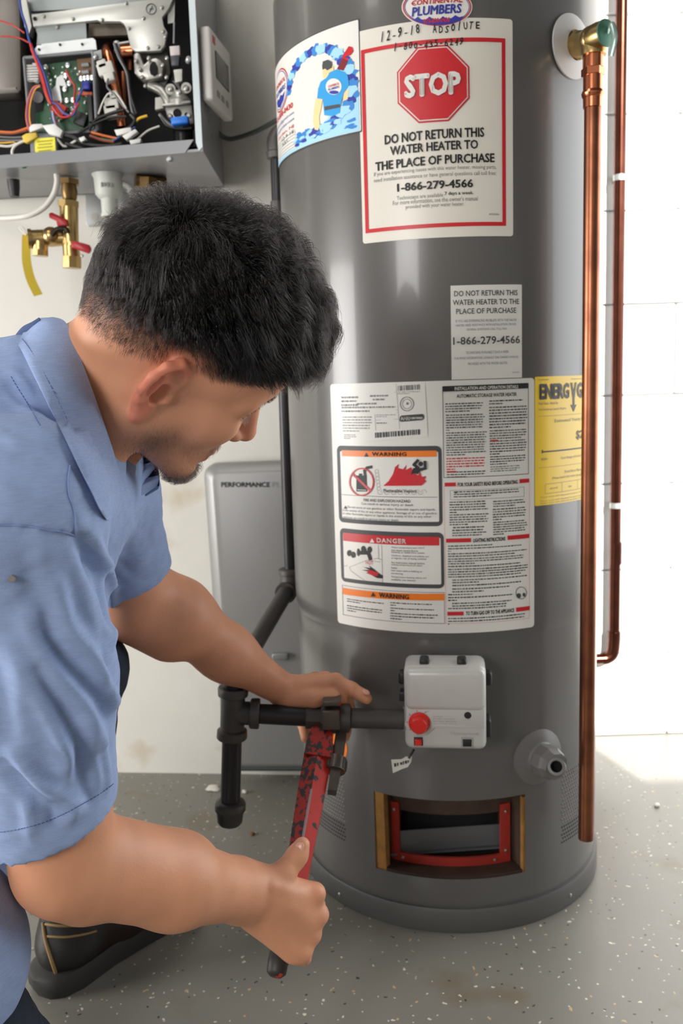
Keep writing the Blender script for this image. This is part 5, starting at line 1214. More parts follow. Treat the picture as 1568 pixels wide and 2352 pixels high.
mb = MB(); a, b = pan(.09, .0, .006), pan(.99, .0, .006); mb.tube([a + Vector((0, 0, .006)), b + Vector((0, 0, .006))], .006, 8); mb.build('bottom_seal', mat('seal_dark', srgb(58, 62, 62), rough=.6), cp)
mb = MB(); o1 = _pan(508, 1119, .0148); o2 = _pan(620, 1119, .0148); ux = (o2 - o1).normalized(); uz = (pan(.1, .9, 0) - pan(.1, .8, 0)).normalized()
word(mb, 'PERFORMANCE', o1, ux, uz, (o2 - o1).length, .0105, bold=.04); tag(mb.build('lettering', mat('letter_grey', srgb(78, 80, 82), rough=.5), cp), kind='stuff')
mb = MB(); o1 = _pan(626, 1119, .0148); word(mb, 'PLATINUM', o1, ux, uz, .085, .0105, bold=-.01); tag(mb.build('light_lettering', mat('letter_pale', srgb(120, 122, 124), rough=.5), cp), kind='stuff')
mb = MB(); mb.box(_pan(643, 1507, .020), (.032, .012, .013), None, .002); mb.build('latch', mat('galvanised'), cp)
# ------------------------------------------------------------------ signed-distance modelling for the figure
def smin(a, b, k):
    h = np.clip(.5 + .5 * (b - a) / k, 0, 1); return b + (a - b) * h - k * h * (1 - h)
class Prim:
    __slots__ = ('f', 'c', 'r', 'k', 'op')
    def __init__(s, f, c, r, k, op): s.f, s.c, s.r, s.k, s.op = f, np.array(c, np.float32), float(r), k, op
def RC(a, b, ra, rb, k=.012, op='+', flat=None):
    """tapered capsule; flat=(normal, factor) squeezes it along the normal"""
    a = np.array(a, np.float32); b = np.array(b, np.float32); ba = b - a; L2 = float(ba @ ba) + 1e-12
    if flat is not None: n = np.array(flat[0], np.float32); n /= np.linalg.norm(n); g = flat[1] - 1
    def f(P):
        q = P - a; t = np.clip(q @ ba / L2, 0, 1); v = q - t[:, None] * ba
        if flat is not None: v = v + (v @ n)[:, None] * n * g
        return np.sqrt((v * v).sum(1)) - (ra + (rb - ra) * t)
    return Prim(f, (a + b) / 2, math.sqrt(L2) / 2 + max(ra, rb), k, op)
def EL(c, r, k=.012, M=None, op='+'):
    c = np.array(c, np.float32); r = np.array(r, np.float32); Mt = None if M is None else np.array(M, np.float32)   # columns: axes
    def f(P):
        q = P - c
        if Mt is not None: q = q @ Mt
        k0 = np.sqrt(((q / r) ** 2).sum(1)); k1 = np.sqrt(((q / (r * r)) ** 2).sum(1)); return k0 * (k0 - 1) / np.maximum(k1, 1e-6)
    return Prim(f, c, float(max(r)), k, op)
def CH(pts, k=.012, **kw):
    """chain of tapered capsules through (point, radius)"""
    return [RC(p, q, ra, rb, k, **kw) for (p, ra), (q, rb) in zip(pts[:-1], pts[1:])]
def sdf(prims, P):
    d = np.full(len(P), 1.0, np.float32)
    for p in prims:
        e = p.f(P)
        d = smin(d, e, p.k) if p.op == '+' else -smin(-d, e, p.k)
    return d
def mesh_sdf(prims, lo, hi, h):
    B = 8; lo = np.array(lo, np.float32); nb = np.ceil((np.array(hi) - lo) / (B * h)).astype(int)
    ci = np.stack(np.meshgrid(*[np.arange(n) for n in nb], indexing='ij'), -1).reshape(-1, 3)
    cc = (lo + (ci + .5) * B * h).astype(np.float32); dc = sdf(prims, cc)
    keep = np.abs(dc) < B * h * .87 + .022
    N = nb * B; D = np.repeat(np.repeat(np.repeat(np.where(dc > 0, 1., -1.).astype(np.float32).reshape(nb), B, 0), B, 1), B, 2)
    loc = np.stack(np.meshgrid(*[np.arange(B)] * 3, indexing='ij'), -1).reshape(-1, 3)
    ki = np.nonzero(keep)[0]; br = B * h * .87
    for s in range(0, len(ki), 600):
        kk = ki[s:s + 600]; P = (lo + (ci[kk][:, None, :] * B + loc[None]) * h).astype(np.float32); C = cc[kk]
        d = np.full((len(kk), B ** 3), 1.0, np.float32)
        for p in prims:
            sel = np.nonzero(np.sqrt(((C - p.c) ** 2).sum(1)) < p.r + br + p.k + .012)[0]
            if not len(sel): continue
            e = p.f(P[sel].reshape(-1, 3)).reshape(len(sel), -1)
            d[sel] = smin(d[sel], e, p.k) if p.op == '+' else -smin(-d[sel], e, p.k)
        idx = (ci[kk][:, None, :] * B + loc[None]).reshape(-1, 3)
        D[idx[:, 0], idx[:, 1], idx[:, 2]] = d.reshape(-1)
    S = D < 0
    c = np.zeros(tuple(N - 1), np.int8)
    for i in (0, 1):
        for j in (0, 1):
            for k in (0, 1): c += S[i:N[0] - 1 + i, j:N[1] - 1 + j, k:N[2] - 1 + k]
    act = np.argwhere((c > 0) & (c < 8)); ix = np.full(c.shape, -1, np.int32); ix[act[:, 0], act[:, 1], act[:, 2]] = np.arange(len(act))
    pos = np.zeros((len(act), 3), np.float32); cnt = np.zeros(len(act), np.float32)
    co = [(i, j, k) for i in (0, 1) for j in (0, 1) for k in (0, 1)]
    vals = {o: D[act[:, 0] + o[0], act[:, 1] + o[1], act[:, 2] + o[2]] for o in co}
    for a in co:
        for ax in range(3):
            if a[ax]: continue
            b = list(a); b[ax] = 1; b = tuple(b); da, db = vals[a], vals[b]; m = (da < 0) != (db < 0)
            t = np.where(m, da / np.where(m, da - db, 1), 0); q = np.array(a, np.float32)[None].repeat(len(act), 0); q[:, ax] += t
            pos[m] += q[m]; cnt[m] += 1
    V = lo + (act + pos / cnt[:, None]) * h
    F = []
    for ax in range(3):
        u, w = [i for i in range(3) if i != ax]
        sl0 = [slice(None)] * 3; sl1 = [slice(None)] * 3; sl0[ax] = slice(0, -1); sl1[ax] = slice(1, None)
        e = np.argwhere(S[tuple(sl0)] != S[tuple(sl1)])
        e = e[(e[:, u] > 0) & (e[:, w] > 0) & (e[:, u] < N[u] - 1) & (e[:, w] < N[w] - 1) & (e[:, ax] < N[ax] - 1)]
        s0 = S[e[:, 0], e[:, 1], e[:, 2]]
        def cell(du, dw):
            q = e.copy(); q[:, u] -= du; q[:, w] -= dw; return ix[q[:, 0], q[:, 1], q[:, 2]]
        Q = np.stack([cell(1, 1), cell(0, 1), cell(0, 0), cell(1, 0)], 1)
        flip = s0 if ax != 1 else ~s0
        Q[~flip] = Q[~flip][:, ::-1]; F.append(Q)
    F = np.concatenate(F); F = F[(F >= 0).all(1)]
    return V.astype(np.float64), F
def normals(V, F):
    n = np.cross(V[F[:, 2]] - V[F[:, 0]], V[F[:, 3]] - V[F[:, 1]]); N = np.zeros_like(V)
    for i in range(4): np.add.at(N, F[:, i], n)
    return N / np.maximum(np.linalg.norm(N, axis=1, keepdims=True), 1e-12)
def relax(V, F, it=2, w=.5):
    for _ in range(it):
        A = np.zeros_like(V); c = np.zeros(len(V))
        for i in range(4):
            a, b = F[:, i], F[:, (i + 1) % 4]; np.add.at(A, a, V[b]); np.add.at(A, b, V[a]); np.add.at(c, a, 1); np.add.at(c, b, 1)
        V = V + w * (A / np.maximum(c, 1)[:, None] - V)
    return V
def np_mesh(name, V, F, m, parent, col=None, smooth=180):
    off = np.array(world_loc(parent)) if parent is not None else np.zeros(3)
    me = bpy.data.meshes.new(name); k = F.shape[1]
    me.vertices.add(len(V)); me.vertices.foreach_set('co', (V - off).astype(np.float32).ravel())
    me.loops.add(F.size); me.loops.foreach_set('vertex_index', F.ravel().astype(np.int32))
    me.polygons.add(len(F)); me.polygons.foreach_set('loop_start', (np.arange(len(F)) * k).astype(np.int32))
    me.update(calc_edges=True)
    if col is not None:
        a = me.color_attributes.new('Col', 'FLOAT_COLOR', 'POINT'); c4 = np.ones((len(V), 4), np.float32); c4[:, :3] = col; a.data.foreach_set('color', c4.ravel())
    return link(name, me, m, parent, smooth)
def nrm(v): v = np.array(v, float); return v / np.linalg.norm(v)
def sstep(a, b, x): t = np.clip((x - a) / (b - a), 0, 1); return t * t * (3 - 2 * t)

# ------------------------------------------------------------------ the plumber
PX, PY0 = -0.46, 0.95
man = thing('person', 'person in a light blue work shirt, jeans and boots crouching to turn the wrench', 'person', (PX, PY0, 0))
# head frame: F forward (face), S his right side (towards the viewer), U crown
def headframe(beta, psi, tilt, gam):
    c, s = math.cos(psi), math.sin(psi); ct, st = math.cos(tilt), math.sin(tilt)
    F, S, U = [c, s * ct, s * st], [s, -c * ct, -c * st], [0, -st, ct]
    def R(v):
        x, y, z = v; x, z = x * math.cos(beta) + z * math.sin(beta), -x * math.sin(beta) + z * math.cos(beta)
        return np.array([x * math.cos(gam) - y * math.sin(gam), x * math.sin(gam) + y * math.cos(gam), z])
    return R(F), R(S), R(U)
hF, hS, hU = headframe(math.radians(44), math.radians(20), math.radians(26), 0.17)
HO = at(392, 905, .83) - hS * .073
HM = np.stack([hF, hS, hU], 1)
def hp(f, s, u): return HO + hF * f + hS * s + hU * u
def hlocal(P): return (P - HO) @ HM
def hel(c, r, k=.012, op='+', M=None): return EL(hp(*c), r, k, HM if M is None else M, op)
skull = hel((-.001, 0, .050), (.100, .0755, .097), .02)
head = [skull, hel((.035, 0, .055), (.062, .062, .066), .03), hel((-.035, 0, .035), (.066, .070, .068), .03),
        hel((.038, 0, -.040), (.054, .054, .066), .03), hel((.060, 0, -.02), (.034, .048, .05), .02),
        hel((.080, 0, -.094), (.018, .022, .018), .022)]
for s in (-1, 1):
    head += [hel((.052, .036 * s, -.016), (.034, .028, .03), .02), RC(hp(.004, .050 * s, -.052), hp(.074, .016 * s, -.098), .017, .014, .022), hel((.006, .050 * s, -.035), (.026, .018, .03), .02)]
    head += [RC(hp(.086, .012 * s, .026), hp(.070, .048 * s, .024), .012, .011, .014)]
    head += [RC(hp(.103, .016 * s, .010), hp(.094, .034 * s, .010), .010, .014, .016, op='-'), hel((.075, .032 * s, .008), (.0145, .0155, .0120), .004)]
head += [RC(hp(.090, 0, .018), hp(.112, 0, -.026), .0085, .0115, .010), hel((.113, 0, -.030), (.0125, .0105, .0105), .006)]
for s in (-1, 1): head += [hel((.1005, .0125 * s, -.034), (.0105, .0078, .0075), .006)]
for s in (-1, 1): head += [hel((.105, .006 * s, -.0425), (.005, .0032, .004), .003, op='-')]
head += [hel((.076, 0, -.064), (.023, .027, .024), .012), RC(hp(.0935, -.015, -.0625), hp(.0935, .015, -.0625), .0055, .0055, .006), RC(hp(.0985, -.004, -.0605), hp(.0985, .004, -.0605), .004, .004, .006),
         RC(hp(.0915, -.012, -.0745), hp(.0915, .012, -.0745), .0068, .0068, .006), RC(hp(.1000, -.018, -.0680), hp(.1000, .018, -.0680), .0016, .0016, .004, op='-'), RC(hp(.0955, -.012, -.084), hp(.0955, .012, -.084), .004, .004, .008, op='-')]
# ears
EL_ = EL
def ear(s):
    phi = math.radians(36); inc = math.radians(-2)
    b = nrm(-hF * math.cos(phi) + hS * s * math.sin(phi)); up_ = nrm(hU * math.cos(inc) - hF * math.sin(inc)); up_ = nrm(up_ - b * (up_ @ b)); n = np.cross(b, up_) * (1 if True else -1)
    if n @ (hS * s) < 0: n = -n
    E0 = hp(-.004, .0705 * s, -.004)
    K_ = 1.15
    e = lambda x, h, o=0.0: E0 + (b * x + up_ * h + n * o) * K_
    def EL(c, r, k=.012, M=None, op='+'): return EL_(c, tuple(q * K_ for q in r), k, M, op)
    Mx = np.stack([b, up_, n], 1); out = []
    out += [EL(e(.012, .004, -.001), (.017, .029, .0035), .006, Mx), EL(e(.005, .002, -.006), (.012, .022, .010), .008, Mx)]
    hel_ = [(e(.000, .008, .002), .0035), (e(-.003, .020, .003), .0045), (e(.003, .031, .003), .0050), (e(.014, .0355, .003), .0050), (e(.025, .030, .003), .0050), (e(.0305, .018, .003), .0048), (e(.0295, .004, .002), .0044), (e(.023, -.008, .001), .0045), (e(.016, -.018, 0), .0052)]
    out += CH(hel_, .003)
    out += [EL(e(.008, -.024, .001), (.0085, .0105, .0048), .006, Mx)]
    out += CH([(e(.010, .026, .001), .003), (e(.018, .018, .002), .0036), (e(.020, .006, .002), .0036), (e(.014, -.008, .002), .004), (e(.008, -.013, .002), .0045)], .003)
    out += [EL(e(-.001, -.003, .003), (.0045, .0065, .005), .004, Mx), EL(e(.0095, .001, .003), (.0080, .0105, .0105), .002, Mx, op='-'), EL(e(.010, .021, .005), (.007, .006, .005), .003, Mx, op='-'), EL(e(.0245, .010, .0055), (.0022, .014, .003), .003, Mx, op='-')]
    return out
ears = ear(1) + ear(-1)
NB = at(120, 915, .90); NT = hp(-.028, 0, -.035)
neck = [RC(NT, NB, .055, .062, .03), RC(hp(-.025, .052, -.03), NB + np.array([.055, -.02, -.06]), .014, .016, .03), RC(hp(-.025, -.052, -.03), NB + np.array([.055, .05, -.06]), .014, .016, .03)]
RS, LS = at(30, 1160, .715), at(225, 1130, 1.05)
RE, RF1, RWr = at(150, 1978, .765), at(400, 2026, .838), at(578, 2048, .925)
torso = [RC(RS, LS, .050, .050, .03), EL((-.38, .89, .65), (.105, .135, .145), .03), EL((-.43, .89, .49), (.11, .135, .17), .03), RC(NB + np.array([-.015, 0, -.03]), (-.41, .9, .77), .052, .080, .03), EL((-.52, .90, .37), (.12, .14, .10), .03)]
armR = [RC(RS, RE, .052, .0470, .015), RC(RE, RF1, .045, .0445, .015), RC(RF1, RWr, .0440, .0285, .015), RC(at(116, 2015, .752), at(190, 2050, .775), .022, .028, .015), RC(at(240, 1950, .79), at(420, 1978, .85), .026, .024, .02),
        RC(at(545, 2015, .915), at(600, 2035, .935), .017, .017, .02), RC(at(545, 2078, .912), at(596, 2090, .93), .018, .018, .02)]
# right hand closed round the handle
mcpR = [at(722, 2052, .950), at(729, 2100, .950), at(713, 2146, .945), at(692, 2186, .936)]
handR = []
for i, m in enumerate(mcpR):
    w0 = at((600, 598, 594, 590)[i], (2040, 2062, 2084, 2104)[i], .930)
    handR += [RC(w0, m, (.019, .019, .018, .018)[i], (.0125, .0128, .0118, .0110)[i], .012)]
    handR += [EL(m + np.array([.001, -.003, .001]), (.0108, .0104, .0108), .005)]
    handR += [RC(at((626, 624, 620, 616)[i], (2036, 2066, 2094, 2116)[i], .912), m + np.array([-.006, -.0092, .002]), .0044, .0040, .006)]
handR += [RC(at(640, 2070, .930), at(690, 2110, .942), .022, .018, .015), RC(at(625, 2120, .93), at(670, 2178, .935), .018, .014, .015)]
# fingers wrap behind the handle and come back on its near-left side
for i, m in enumerate(mcpR):
    dx = (0, -2, -4, -3)[i]; r = (.0098, .0100, .0096, .0086)[i]; t = i * 46
    pip = at(728 - 9 * i + dx, 2080 + t - 2 * i * i, .990 - .008 * i); dip = at(696 - 9 * i, 2090 + t - 4 * i * i, 1.010 - .010 * i); tip = at(664 - 6 * i, 2086 + t - 4 * i * i, 1.000 - .011 * i)
    handR += [RC(m, pip, r * 1.06, r, .004), RC(pip, dip, r * 1.0, r * .92, .003), RC(dip, tip, r * .92, r * .82, .003)]
# thumb laid along the handle
tR = [(at(606, 2036, .922), .0180), (at(650, 2006, .938), .0135), (at(676, 1974, .950), .0115), (at(684, 1962, .952), .0112), (at(694, 1940, .955), .0088)]
handR += CH(tR, .006); handR += [RC(at(625, 2050, .93), at(690, 2062, .948), .017, .010, .014)]
# left arm
LEp, LM, LM2, LWr = at(312, 1372, 1.140), at(405, 1412, 1.165), at(520, 1500, 1.20), at(648, 1583, 1.235)
armL = [RC(LS, LEp, .055, .045, .03), RC(LEp, LM, .0455, .0455, .03), RC(LM, LM2, .0445, .036, .03), RC(LM2, LWr, .036, .0245, .03, flat=((0, .4, 1), 1.08)), RC(at(296, 1420, 1.12), at(380, 1470, 1.15), .024, .024, .03)]
handL = []
mL = [at(770, 1566, 1.236), at(746, 1562, 1.264), at(724, 1562, 1.288), at(702, 1570, 1.306)]
for i, m in enumerate(mL):
    w0 = at((664, 660, 654, 648)[i], (1588, 1584, 1582, 1584)[i], (1.232, 1.242, 1.252, 1.262)[i]); handL += [RC(w0, m, .0175, (.0125, .0125, .0115, .0105)[i], .012), EL(m + np.array([0, -.002, .002]), (.0105,) * 3, .005)]
handL += [RC(at(672, 1600, 1.230), at(742, 1594, 1.236), .016, .013, .012), RC(at(650, 1602, 1.24), at(690, 1606, 1.235), .015, .011, .012)]
handL += CH([(mL[0], .0112), (at(808, 1583, 1.224), .0102), (at(830, 1596, 1.218), .0092), (at(842, 1605, 1.215), .0080)], .004)
handL += CH([(mL[1], .0110), (at(796, 1592, 1.272), .0105), (at(802, 1640, 1.268), .0100), (at(790, 1690, 1.250), .0090)], .004)
handL += CH([(mL[2], .0105), (at(758, 1600, 1.302), .0098), (at(762, 1650, 1.288), .0092), (at(752, 1694, 1.262), .0080)], .004)
handL += CH([(mL[3], .0098), (at(698, 1612, 1.310), .0095), (at(696, 1660, 1.285), .0092), (at(703, 1694, 1.262), .0084)], .004)
handL += CH([(at(668, 1606, 1.226), .0155), (at(720, 1606, 1.214), .0120), (at(764, 1603, 1.216), .0105), (at(788, 1613, 1.222), .0085)], .006)
skin_prims = head + neck + torso + armR + handR + armL + handL + ears
hSK = 0.0022
V, F = mesh_sdf(skin_prims, (-.66, .60, .10), (.04, 1.36, 1.08), hSK)
V = relax(V, F, 2, .4)
# natural colouring: tanned skin, redder knuckles, redder ears with the light on them put in, stubble, scalp showing through the clipped hair
L = hlocal(V); f_, s_, u_ = L.T; inhead = (np.linalg.norm(L - np.array([0, 0, .02]), axis=1) < .17)
az = np.degrees(np.arctan2(np.abs(s_), f_ + .002))
HL_A = [0, 30, 46, 60, 75, 92, 110, 135, 180]; HL_U = [.088, .080, .056, .046, .036, .040, .022, .006, -.012]; HL_W = [.006, .006, .010, .014, .022, .036, .046, .052, .055]
def hair_amount(az, u): return (u - np.interp(az, HL_A, HL_U)) / np.interp(az, HL_A, HL_W)
col = np.tile(np.array(srgb(214, 152, 118)), (len(V), 1))
g_ = np.random.default_rng(3)
def noise3(P, sc, seed):
    r = np.random.default_rng(seed); o = np.zeros(len(P))
    for i in range(10):
        w = r.normal(size=3) * sc; o += np.sin(P @ w + r.uniform(0, 6.28))
    return o / 10 * 1.6
col *= (1 + .07 * noise3(V, 45, 1) + .05 * noise3(V, 120, 2))[:, None]
def tint(mask, c): global col; col = col * (1 - mask[:, None]) + np.array(c) * mask[:, None]
eard = np.abs(np.abs(s_) - .085); em = sstep(.074, .082, np.abs(s_)) * inhead * (np.abs(u_) < .05) * (f_ < .02); tint(.75 * em, srgb(232, 136, 110))  # ear redness, lightened further: front light put into the colour
tint(.35 * inhead * sstep(.095, .115, f_) * (u_ < .02), srgb(206, 116, 92))
lipm = inhead * np.exp(-((u_ + .068) / .008) ** 2) * (f_ > .088) * (np.abs(s_) < .022); tint(.6 * lipm, srgb(176, 96, 84))
jaw = inhead * sstep(-.03, -.05, u_) * sstep(-.02, .01, f_) * sstep(.125, .10, f_) * (u_ > -.13); tint(.10 * jaw, srgb(96, 84, 78))
patch = inhead * np.exp(-(((f_ - .022) / .020) ** 2 + ((u_ + .060) / .020) ** 2)); tint(.50 * patch, srgb(84, 76, 72))
goat = inhead * np.exp(-(((f_ - .086) / .02) ** 2 + ((u_ + .104) / .012) ** 2 + (s_ / .026) ** 2)); tint(.7 * np.clip(goat * 1.2, 0, 1), srgb(44, 36, 32))
mus = inhead * np.exp(-(((u_ + .054) / .006) ** 2 + (s_ / .026) ** 2)) * (f_ > .085); tint(.35 * mus, srgb(70, 58, 50))
ha = hair_amount(az, u_); sc_ = inhead * sstep(-.25, 1.0, ha) * (np.abs(s_) < .082) * (f_ < .11); tint(.94 * sc_, srgb(30, 26, 25))
kn_ = np.zeros(len(V))
for m in mcpR: kn_ = np.maximum(kn_, np.exp(-(np.linalg.norm(V - m, axis=1) / .013) ** 2))
tint(.22 * kn_, srgb(214, 120, 104))
M_skin = mat('skin', rough=.48, sss=.10, spec=.4, attr='Col', bump=.10, bscale=420)
Nv = normals(V, F)
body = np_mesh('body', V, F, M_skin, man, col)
BV_body = BVHTree.FromPolygons([tuple(p) for p in V], [tuple(p) for p in F])

# nails
M_nail = mat('nail', srgb(224, 164, 142), rough=.3)
def nail(p, n, along, w, l):
    n = nrm(n); along = nrm(np.array(along) - n * (np.array(along) @ n)); s = np.cross(n, along)
    R3 = Matrix(np.stack([s, along, n], 1).tolist()); return MB().sphere(p, 1.0, 14, 8, (w, l, .0016), R3).build('fingernail', M_nail, man, smooth=180)
nail(at(690, 1945, .955) + np.array([-.001, -.0086, .0030]), (-.25, -.85, .35), at(694, 1936, .955) - at(680, 1968, .951), .0058, .0075)
nail(at(839, 1597, 1.215) + np.array([.001, -.004, .0062]), (.25, -.45, .85), at(842, 1605, 1.215) - at(812, 1585, 1.224), .0048, .0060)
# eyes
M_eye = mat('eye_white', srgb(220, 214, 206), rough=.15)
for s in (-1, 1):
    c = hp(.0725, .032 * s, .001); e = MB().sphere(c, .0118, 20, 12).build('eye', M_eye, man, smooth=180)
    d = nrm(hF * .8 - hU * .6); R3 = Vector(d).to_track_quat('Z', 'Y').to_matrix(); MB().sphere(c + d * .0098, .0058, 16, 8, (1, 1, .5), R3).build('iris', mat('iris_brown', srgb(48, 30, 20), rough=.1), e, smooth=180)

# ------------------------------------------------------------------ hair, as strands
def hair_sdf(P): return sdf(hair_base, P.astype(np.float32)).astype(np.float64)
hair_base = head + neck
tri_c = V[F].mean(1); tl = hlocal(tri_c); taz = np.degrees(np.arctan2(np.abs(tl[:, 1]), tl[:, 0] + .002)); tam = hair_amount(taz, tl[:, 2])
tin = (np.linalg.norm(tl - np.array([0, 0, .02]), axis=1) < .15) & (np.abs(tl[:, 1]) < .0785) & (tl[:, 0] < .105)
def whorl():
    d = ray(432, 522); h = BV_body.ray_cast(Vector((0, 0, CAM_H)), Vector(d)); return np.array(h[0])
WHORL = whorl()
def strands(name, n, weight, length, lift, dirf, r0, m, parent, seed, npt=8, label=None, jit=.16, clump=.0, locks=0, flare=0.0):
    g = np.random.default_rng(seed); w = weight / weight.sum(); fi = g.choice(len(F), n, p=w)
    a, b = g.random((2, n)); Q = V[F[fi]]; P = (Q[:, 0] * ((1 - a) * (1 - b))[:, None] + Q[:, 1] * (a * (1 - b))[:, None] + Q[:, 2] * (a * b)[:, None] + Q[:, 3] * ((1 - a) * b)[:, None])
    Nn = Nv[F[fi]].mean(1); Nn /= np.linalg.norm(Nn, axis=1, keepdims=True)
    Ln = length(P, fi, g); H = lift(P, fi, g); pts = [P.copy()]; cur = P.copy(); J = np.stack([noise3(P, 130, seed * 10 + q) for q in range(3)], 1) * clump + g.normal(size=(n, 3)) * jit
    N0 = Nn; FL = flare * sstep(-.02, .07, hlocal(P)[:, 0]) * g.uniform(-.4, 1.0, n)
    for i in range(1, npt):
        d = dirf(cur) + J + g.normal(size=(n, 3)) * .06; d = d - N0 * (d * N0).sum(1, keepdims=True); d /= np.maximum(np.linalg.norm(d, axis=1, keepdims=True), 1e-9)
        st = Ln / (npt - 1); t = i / (npt - 1); cur = cur + d * st[:, None] * np.minimum(1, .35 + t)[:, None] if hasattr(t, '__len__') else cur + d * (st * min(1.0, .35 + t))[:, None]
        e = .0008; d0 = hair_sdf(cur); grd = np.stack([hair_sdf(cur + np.eye(3)[k] * e) - d0 for k in range(3)], 1); grd /= np.maximum(np.linalg.norm(grd, axis=1, keepdims=True), 1e-9); N0 = grd
        hh = H * math.sin(min(t * 1.9, 1.0) * math.pi / 2) * (1 - .35 * max(0, t - .55) + FL * max(0, t - .5)) + .0006
        cur = cur + grd * (hh - d0)[:, None]; pts.append(cur.copy())
    pts = np.stack(pts, 1)
    if locks:        # tips gather into locks
        from mathutils.kdtree import KDTree
        gi = g.choice(n, locks, replace=False); kd = KDTree(locks)
        for q_, i_ in enumerate(gi): kd.insert(Vector(P[i_]), q_)
        kd.balance(); own = np.array([gi[kd.find(Vector(p_))[1]] for p_ in P]); ww = g.uniform(.35, .95, n)
        for i in range(1, npt):
            w_ = (ww * (i / (npt - 1)) ** 1.4)[:, None]; pts[:, i] += (pts[own, i] - pts[:, i]) * w_ * .85
    off = np.array(world_loc(parent))
    hc = bpy.data.hair_curves.new(name); hc.add_curves([npt] * n)
    hc.attributes['position'].data.foreach_set('vector', (pts - off).astype(np.float32).ravel())
    ra = hc.attributes.get('radius') or hc.attributes.new('radius', 'FLOAT', 'POINT')
    rr = r0 * np.linspace(1, .25, npt)[None].repeat(n, 0); ra.data.foreach_set('value', rr.astype(np.float32).ravel())
    o = bpy.data.objects.new(name, hc); COL.objects.link(o); o.parent = parent; hc.materials.append(m); o['kind'] = 'stuff'
    if label: o['label'] = label
    return o
def hairmat(name, c, rough=.32):
    m = bpy.data.materials.new(name); m.use_nodes = True; nt = m.node_tree; nt.nodes.clear(); o = nt.nodes.new('ShaderNodeOutputMaterial')
    h = nt.nodes.new('ShaderNodeBsdfHairPrincipled'); h.parametrization = 'COLOR'; h.inputs['Color'].default_value = (*c, 1); h.inputs['Roughness'].default_value = rough; h.inputs['Radial Roughness'].default_value = .45
    h.inputs['Random Roughness'].default_value = .3; nt.links.new(h.outputs[0], o.inputs['Surface']); return m
M_hair = hairmat('hair_black', srgb(9, 7, 7), .20)
area = np.linalg.norm(np.cross(V[F[:, 2]] - V[F[:, 0]], V[F[:, 3]] - V[F[:, 1]]), axis=1)
def flow(P):
    d = P - WHORL; d = d / np.linalg.norm(d, axis=1, keepdims=True)
    l = hlocal(P); fw = sstep(.0, .09, l[:, 0])[:, None]; return d + fw * (hF * .7 - hU * .22) + (1 - fw) * np.array([-.15, 0, -.35]) * sstep(.06, .0, l[:, 2])[:, None]
top = sstep(.8, 1.7, tam)
def len_top(P, fi, g):
    l = hlocal(P); fr = sstep(-.03, .08, l[:, 0]); up_ = sstep(.045, .10, l[:, 2]); return (.014 + .020 * up_ + .017 * fr * up_) * g.uniform(.5, 1.2, len(P))
def lift_top(P, fi, g):
    l = hlocal(P); up_ = sstep(.03, .10, l[:, 2]); l2 = .8 + .35 * noise3(P, 110, 77); fr = sstep(.0, .08, l[:, 0]); return (.0040 + .0245 * up_ + .001 * fr * up_) * np.clip(l2, .3, 1.4) * g.uniform(.25, 1.12, len(P))
wt = area * tin * sstep(.35, 1.1, tam) * (1 + .9 * sstep(.02, .09, tl[:, 0]))
hair = strands('hair', 40000, wt, len_top, lift_top, flow, .00018, M_hair, man, 1, clump=.6, locks=1500, flare=.8, label='short black hair faded at the sides and nape')
wt2 = area * tin * sstep(-.15, .35, tam) * sstep(1.6, .6, tam)
strands('clipped_hair', 16000, wt2, lambda P, fi, g: g.uniform(.003, .0085, len(P)), lambda P, fi, g: g.uniform(.0008, .0022, len(P)), flow, .00008, M_hair, man, 2, npt=4)
# stray hairs standing off the crown
wt3 = area * tin * sstep(1.2, 2.2, tam)
strands('stray_hair', 700, wt3, lambda P, fi, g: g.uniform(.02, .05, len(P)), lambda P, fi, g: g.uniform(.014, .026, len(P)), flow, .00010, M_hair, man, 3, jit=.8)
# eyebrows, goatee, moustache, jaw stubble
def reg(fn): return area * fn(tl[:, 0], tl[:, 1], tl[:, 2]) * (np.linalg.norm(tl - np.array([0, 0, .02]), axis=1) < .17)
M_beard = hairmat('beard_black', srgb(36, 28, 25))
brow = reg(lambda f, s, u: np.exp(-((u - (.030 - .9 * np.maximum(np.abs(s) - .03, 0))) / .0045) ** 2) * (np.abs(s) > .010) * (np.abs(s) < .052) * (f > .055))
strands('eyebrow', 700, brow, lambda P, fi, g: g.uniform(.005, .010, len(P)), lambda P, fi, g: g.uniform(.0008, .002, len(P)), lambda P: hS[None] * np.sign((P - HO) @ hS)[:, None] + hU * .25, .00012, M_beard, man, 4, npt=4)
gw = reg(lambda f, s, u: np.exp(-(((f - .086) / .017) ** 2 + ((u + .104) / .010) ** 2 + (s / .022) ** 2)))
strands('goatee', 2600, gw, lambda P, fi, g: g.uniform(.005, .014, len(P)), lambda P, fi, g: g.uniform(.002, .006, len(P)), lambda P: hF * .3 - hU * 1.0 + 0 * P, .00011, M_beard, man, 5, npt=4, jit=.6)
mw = reg(lambda f, s, u: np.exp(-((u + .055) / .005) ** 2) * (np.abs(s) < .028) * (f > .082))
strands('moustache', 350, mw, lambda P, fi, g: g.uniform(.003, .006, len(P)), lambda P, fi, g: g.uniform(.0006, .0015, len(P)), lambda P: -hU + .6 * hS[None] * np.sign((P - HO) @ hS)[:, None], .00007, M_beard, man, 6, npt=3)
sw = reg(lambda f, s, u: np.exp(-(((f - .022) / .018) ** 2 + ((u + .060) / .019) ** 2)) + .18 * sstep(-.04, -.06, u) * sstep(0, .02, f) * sstep(.11, .09, f) * (u > -.125))
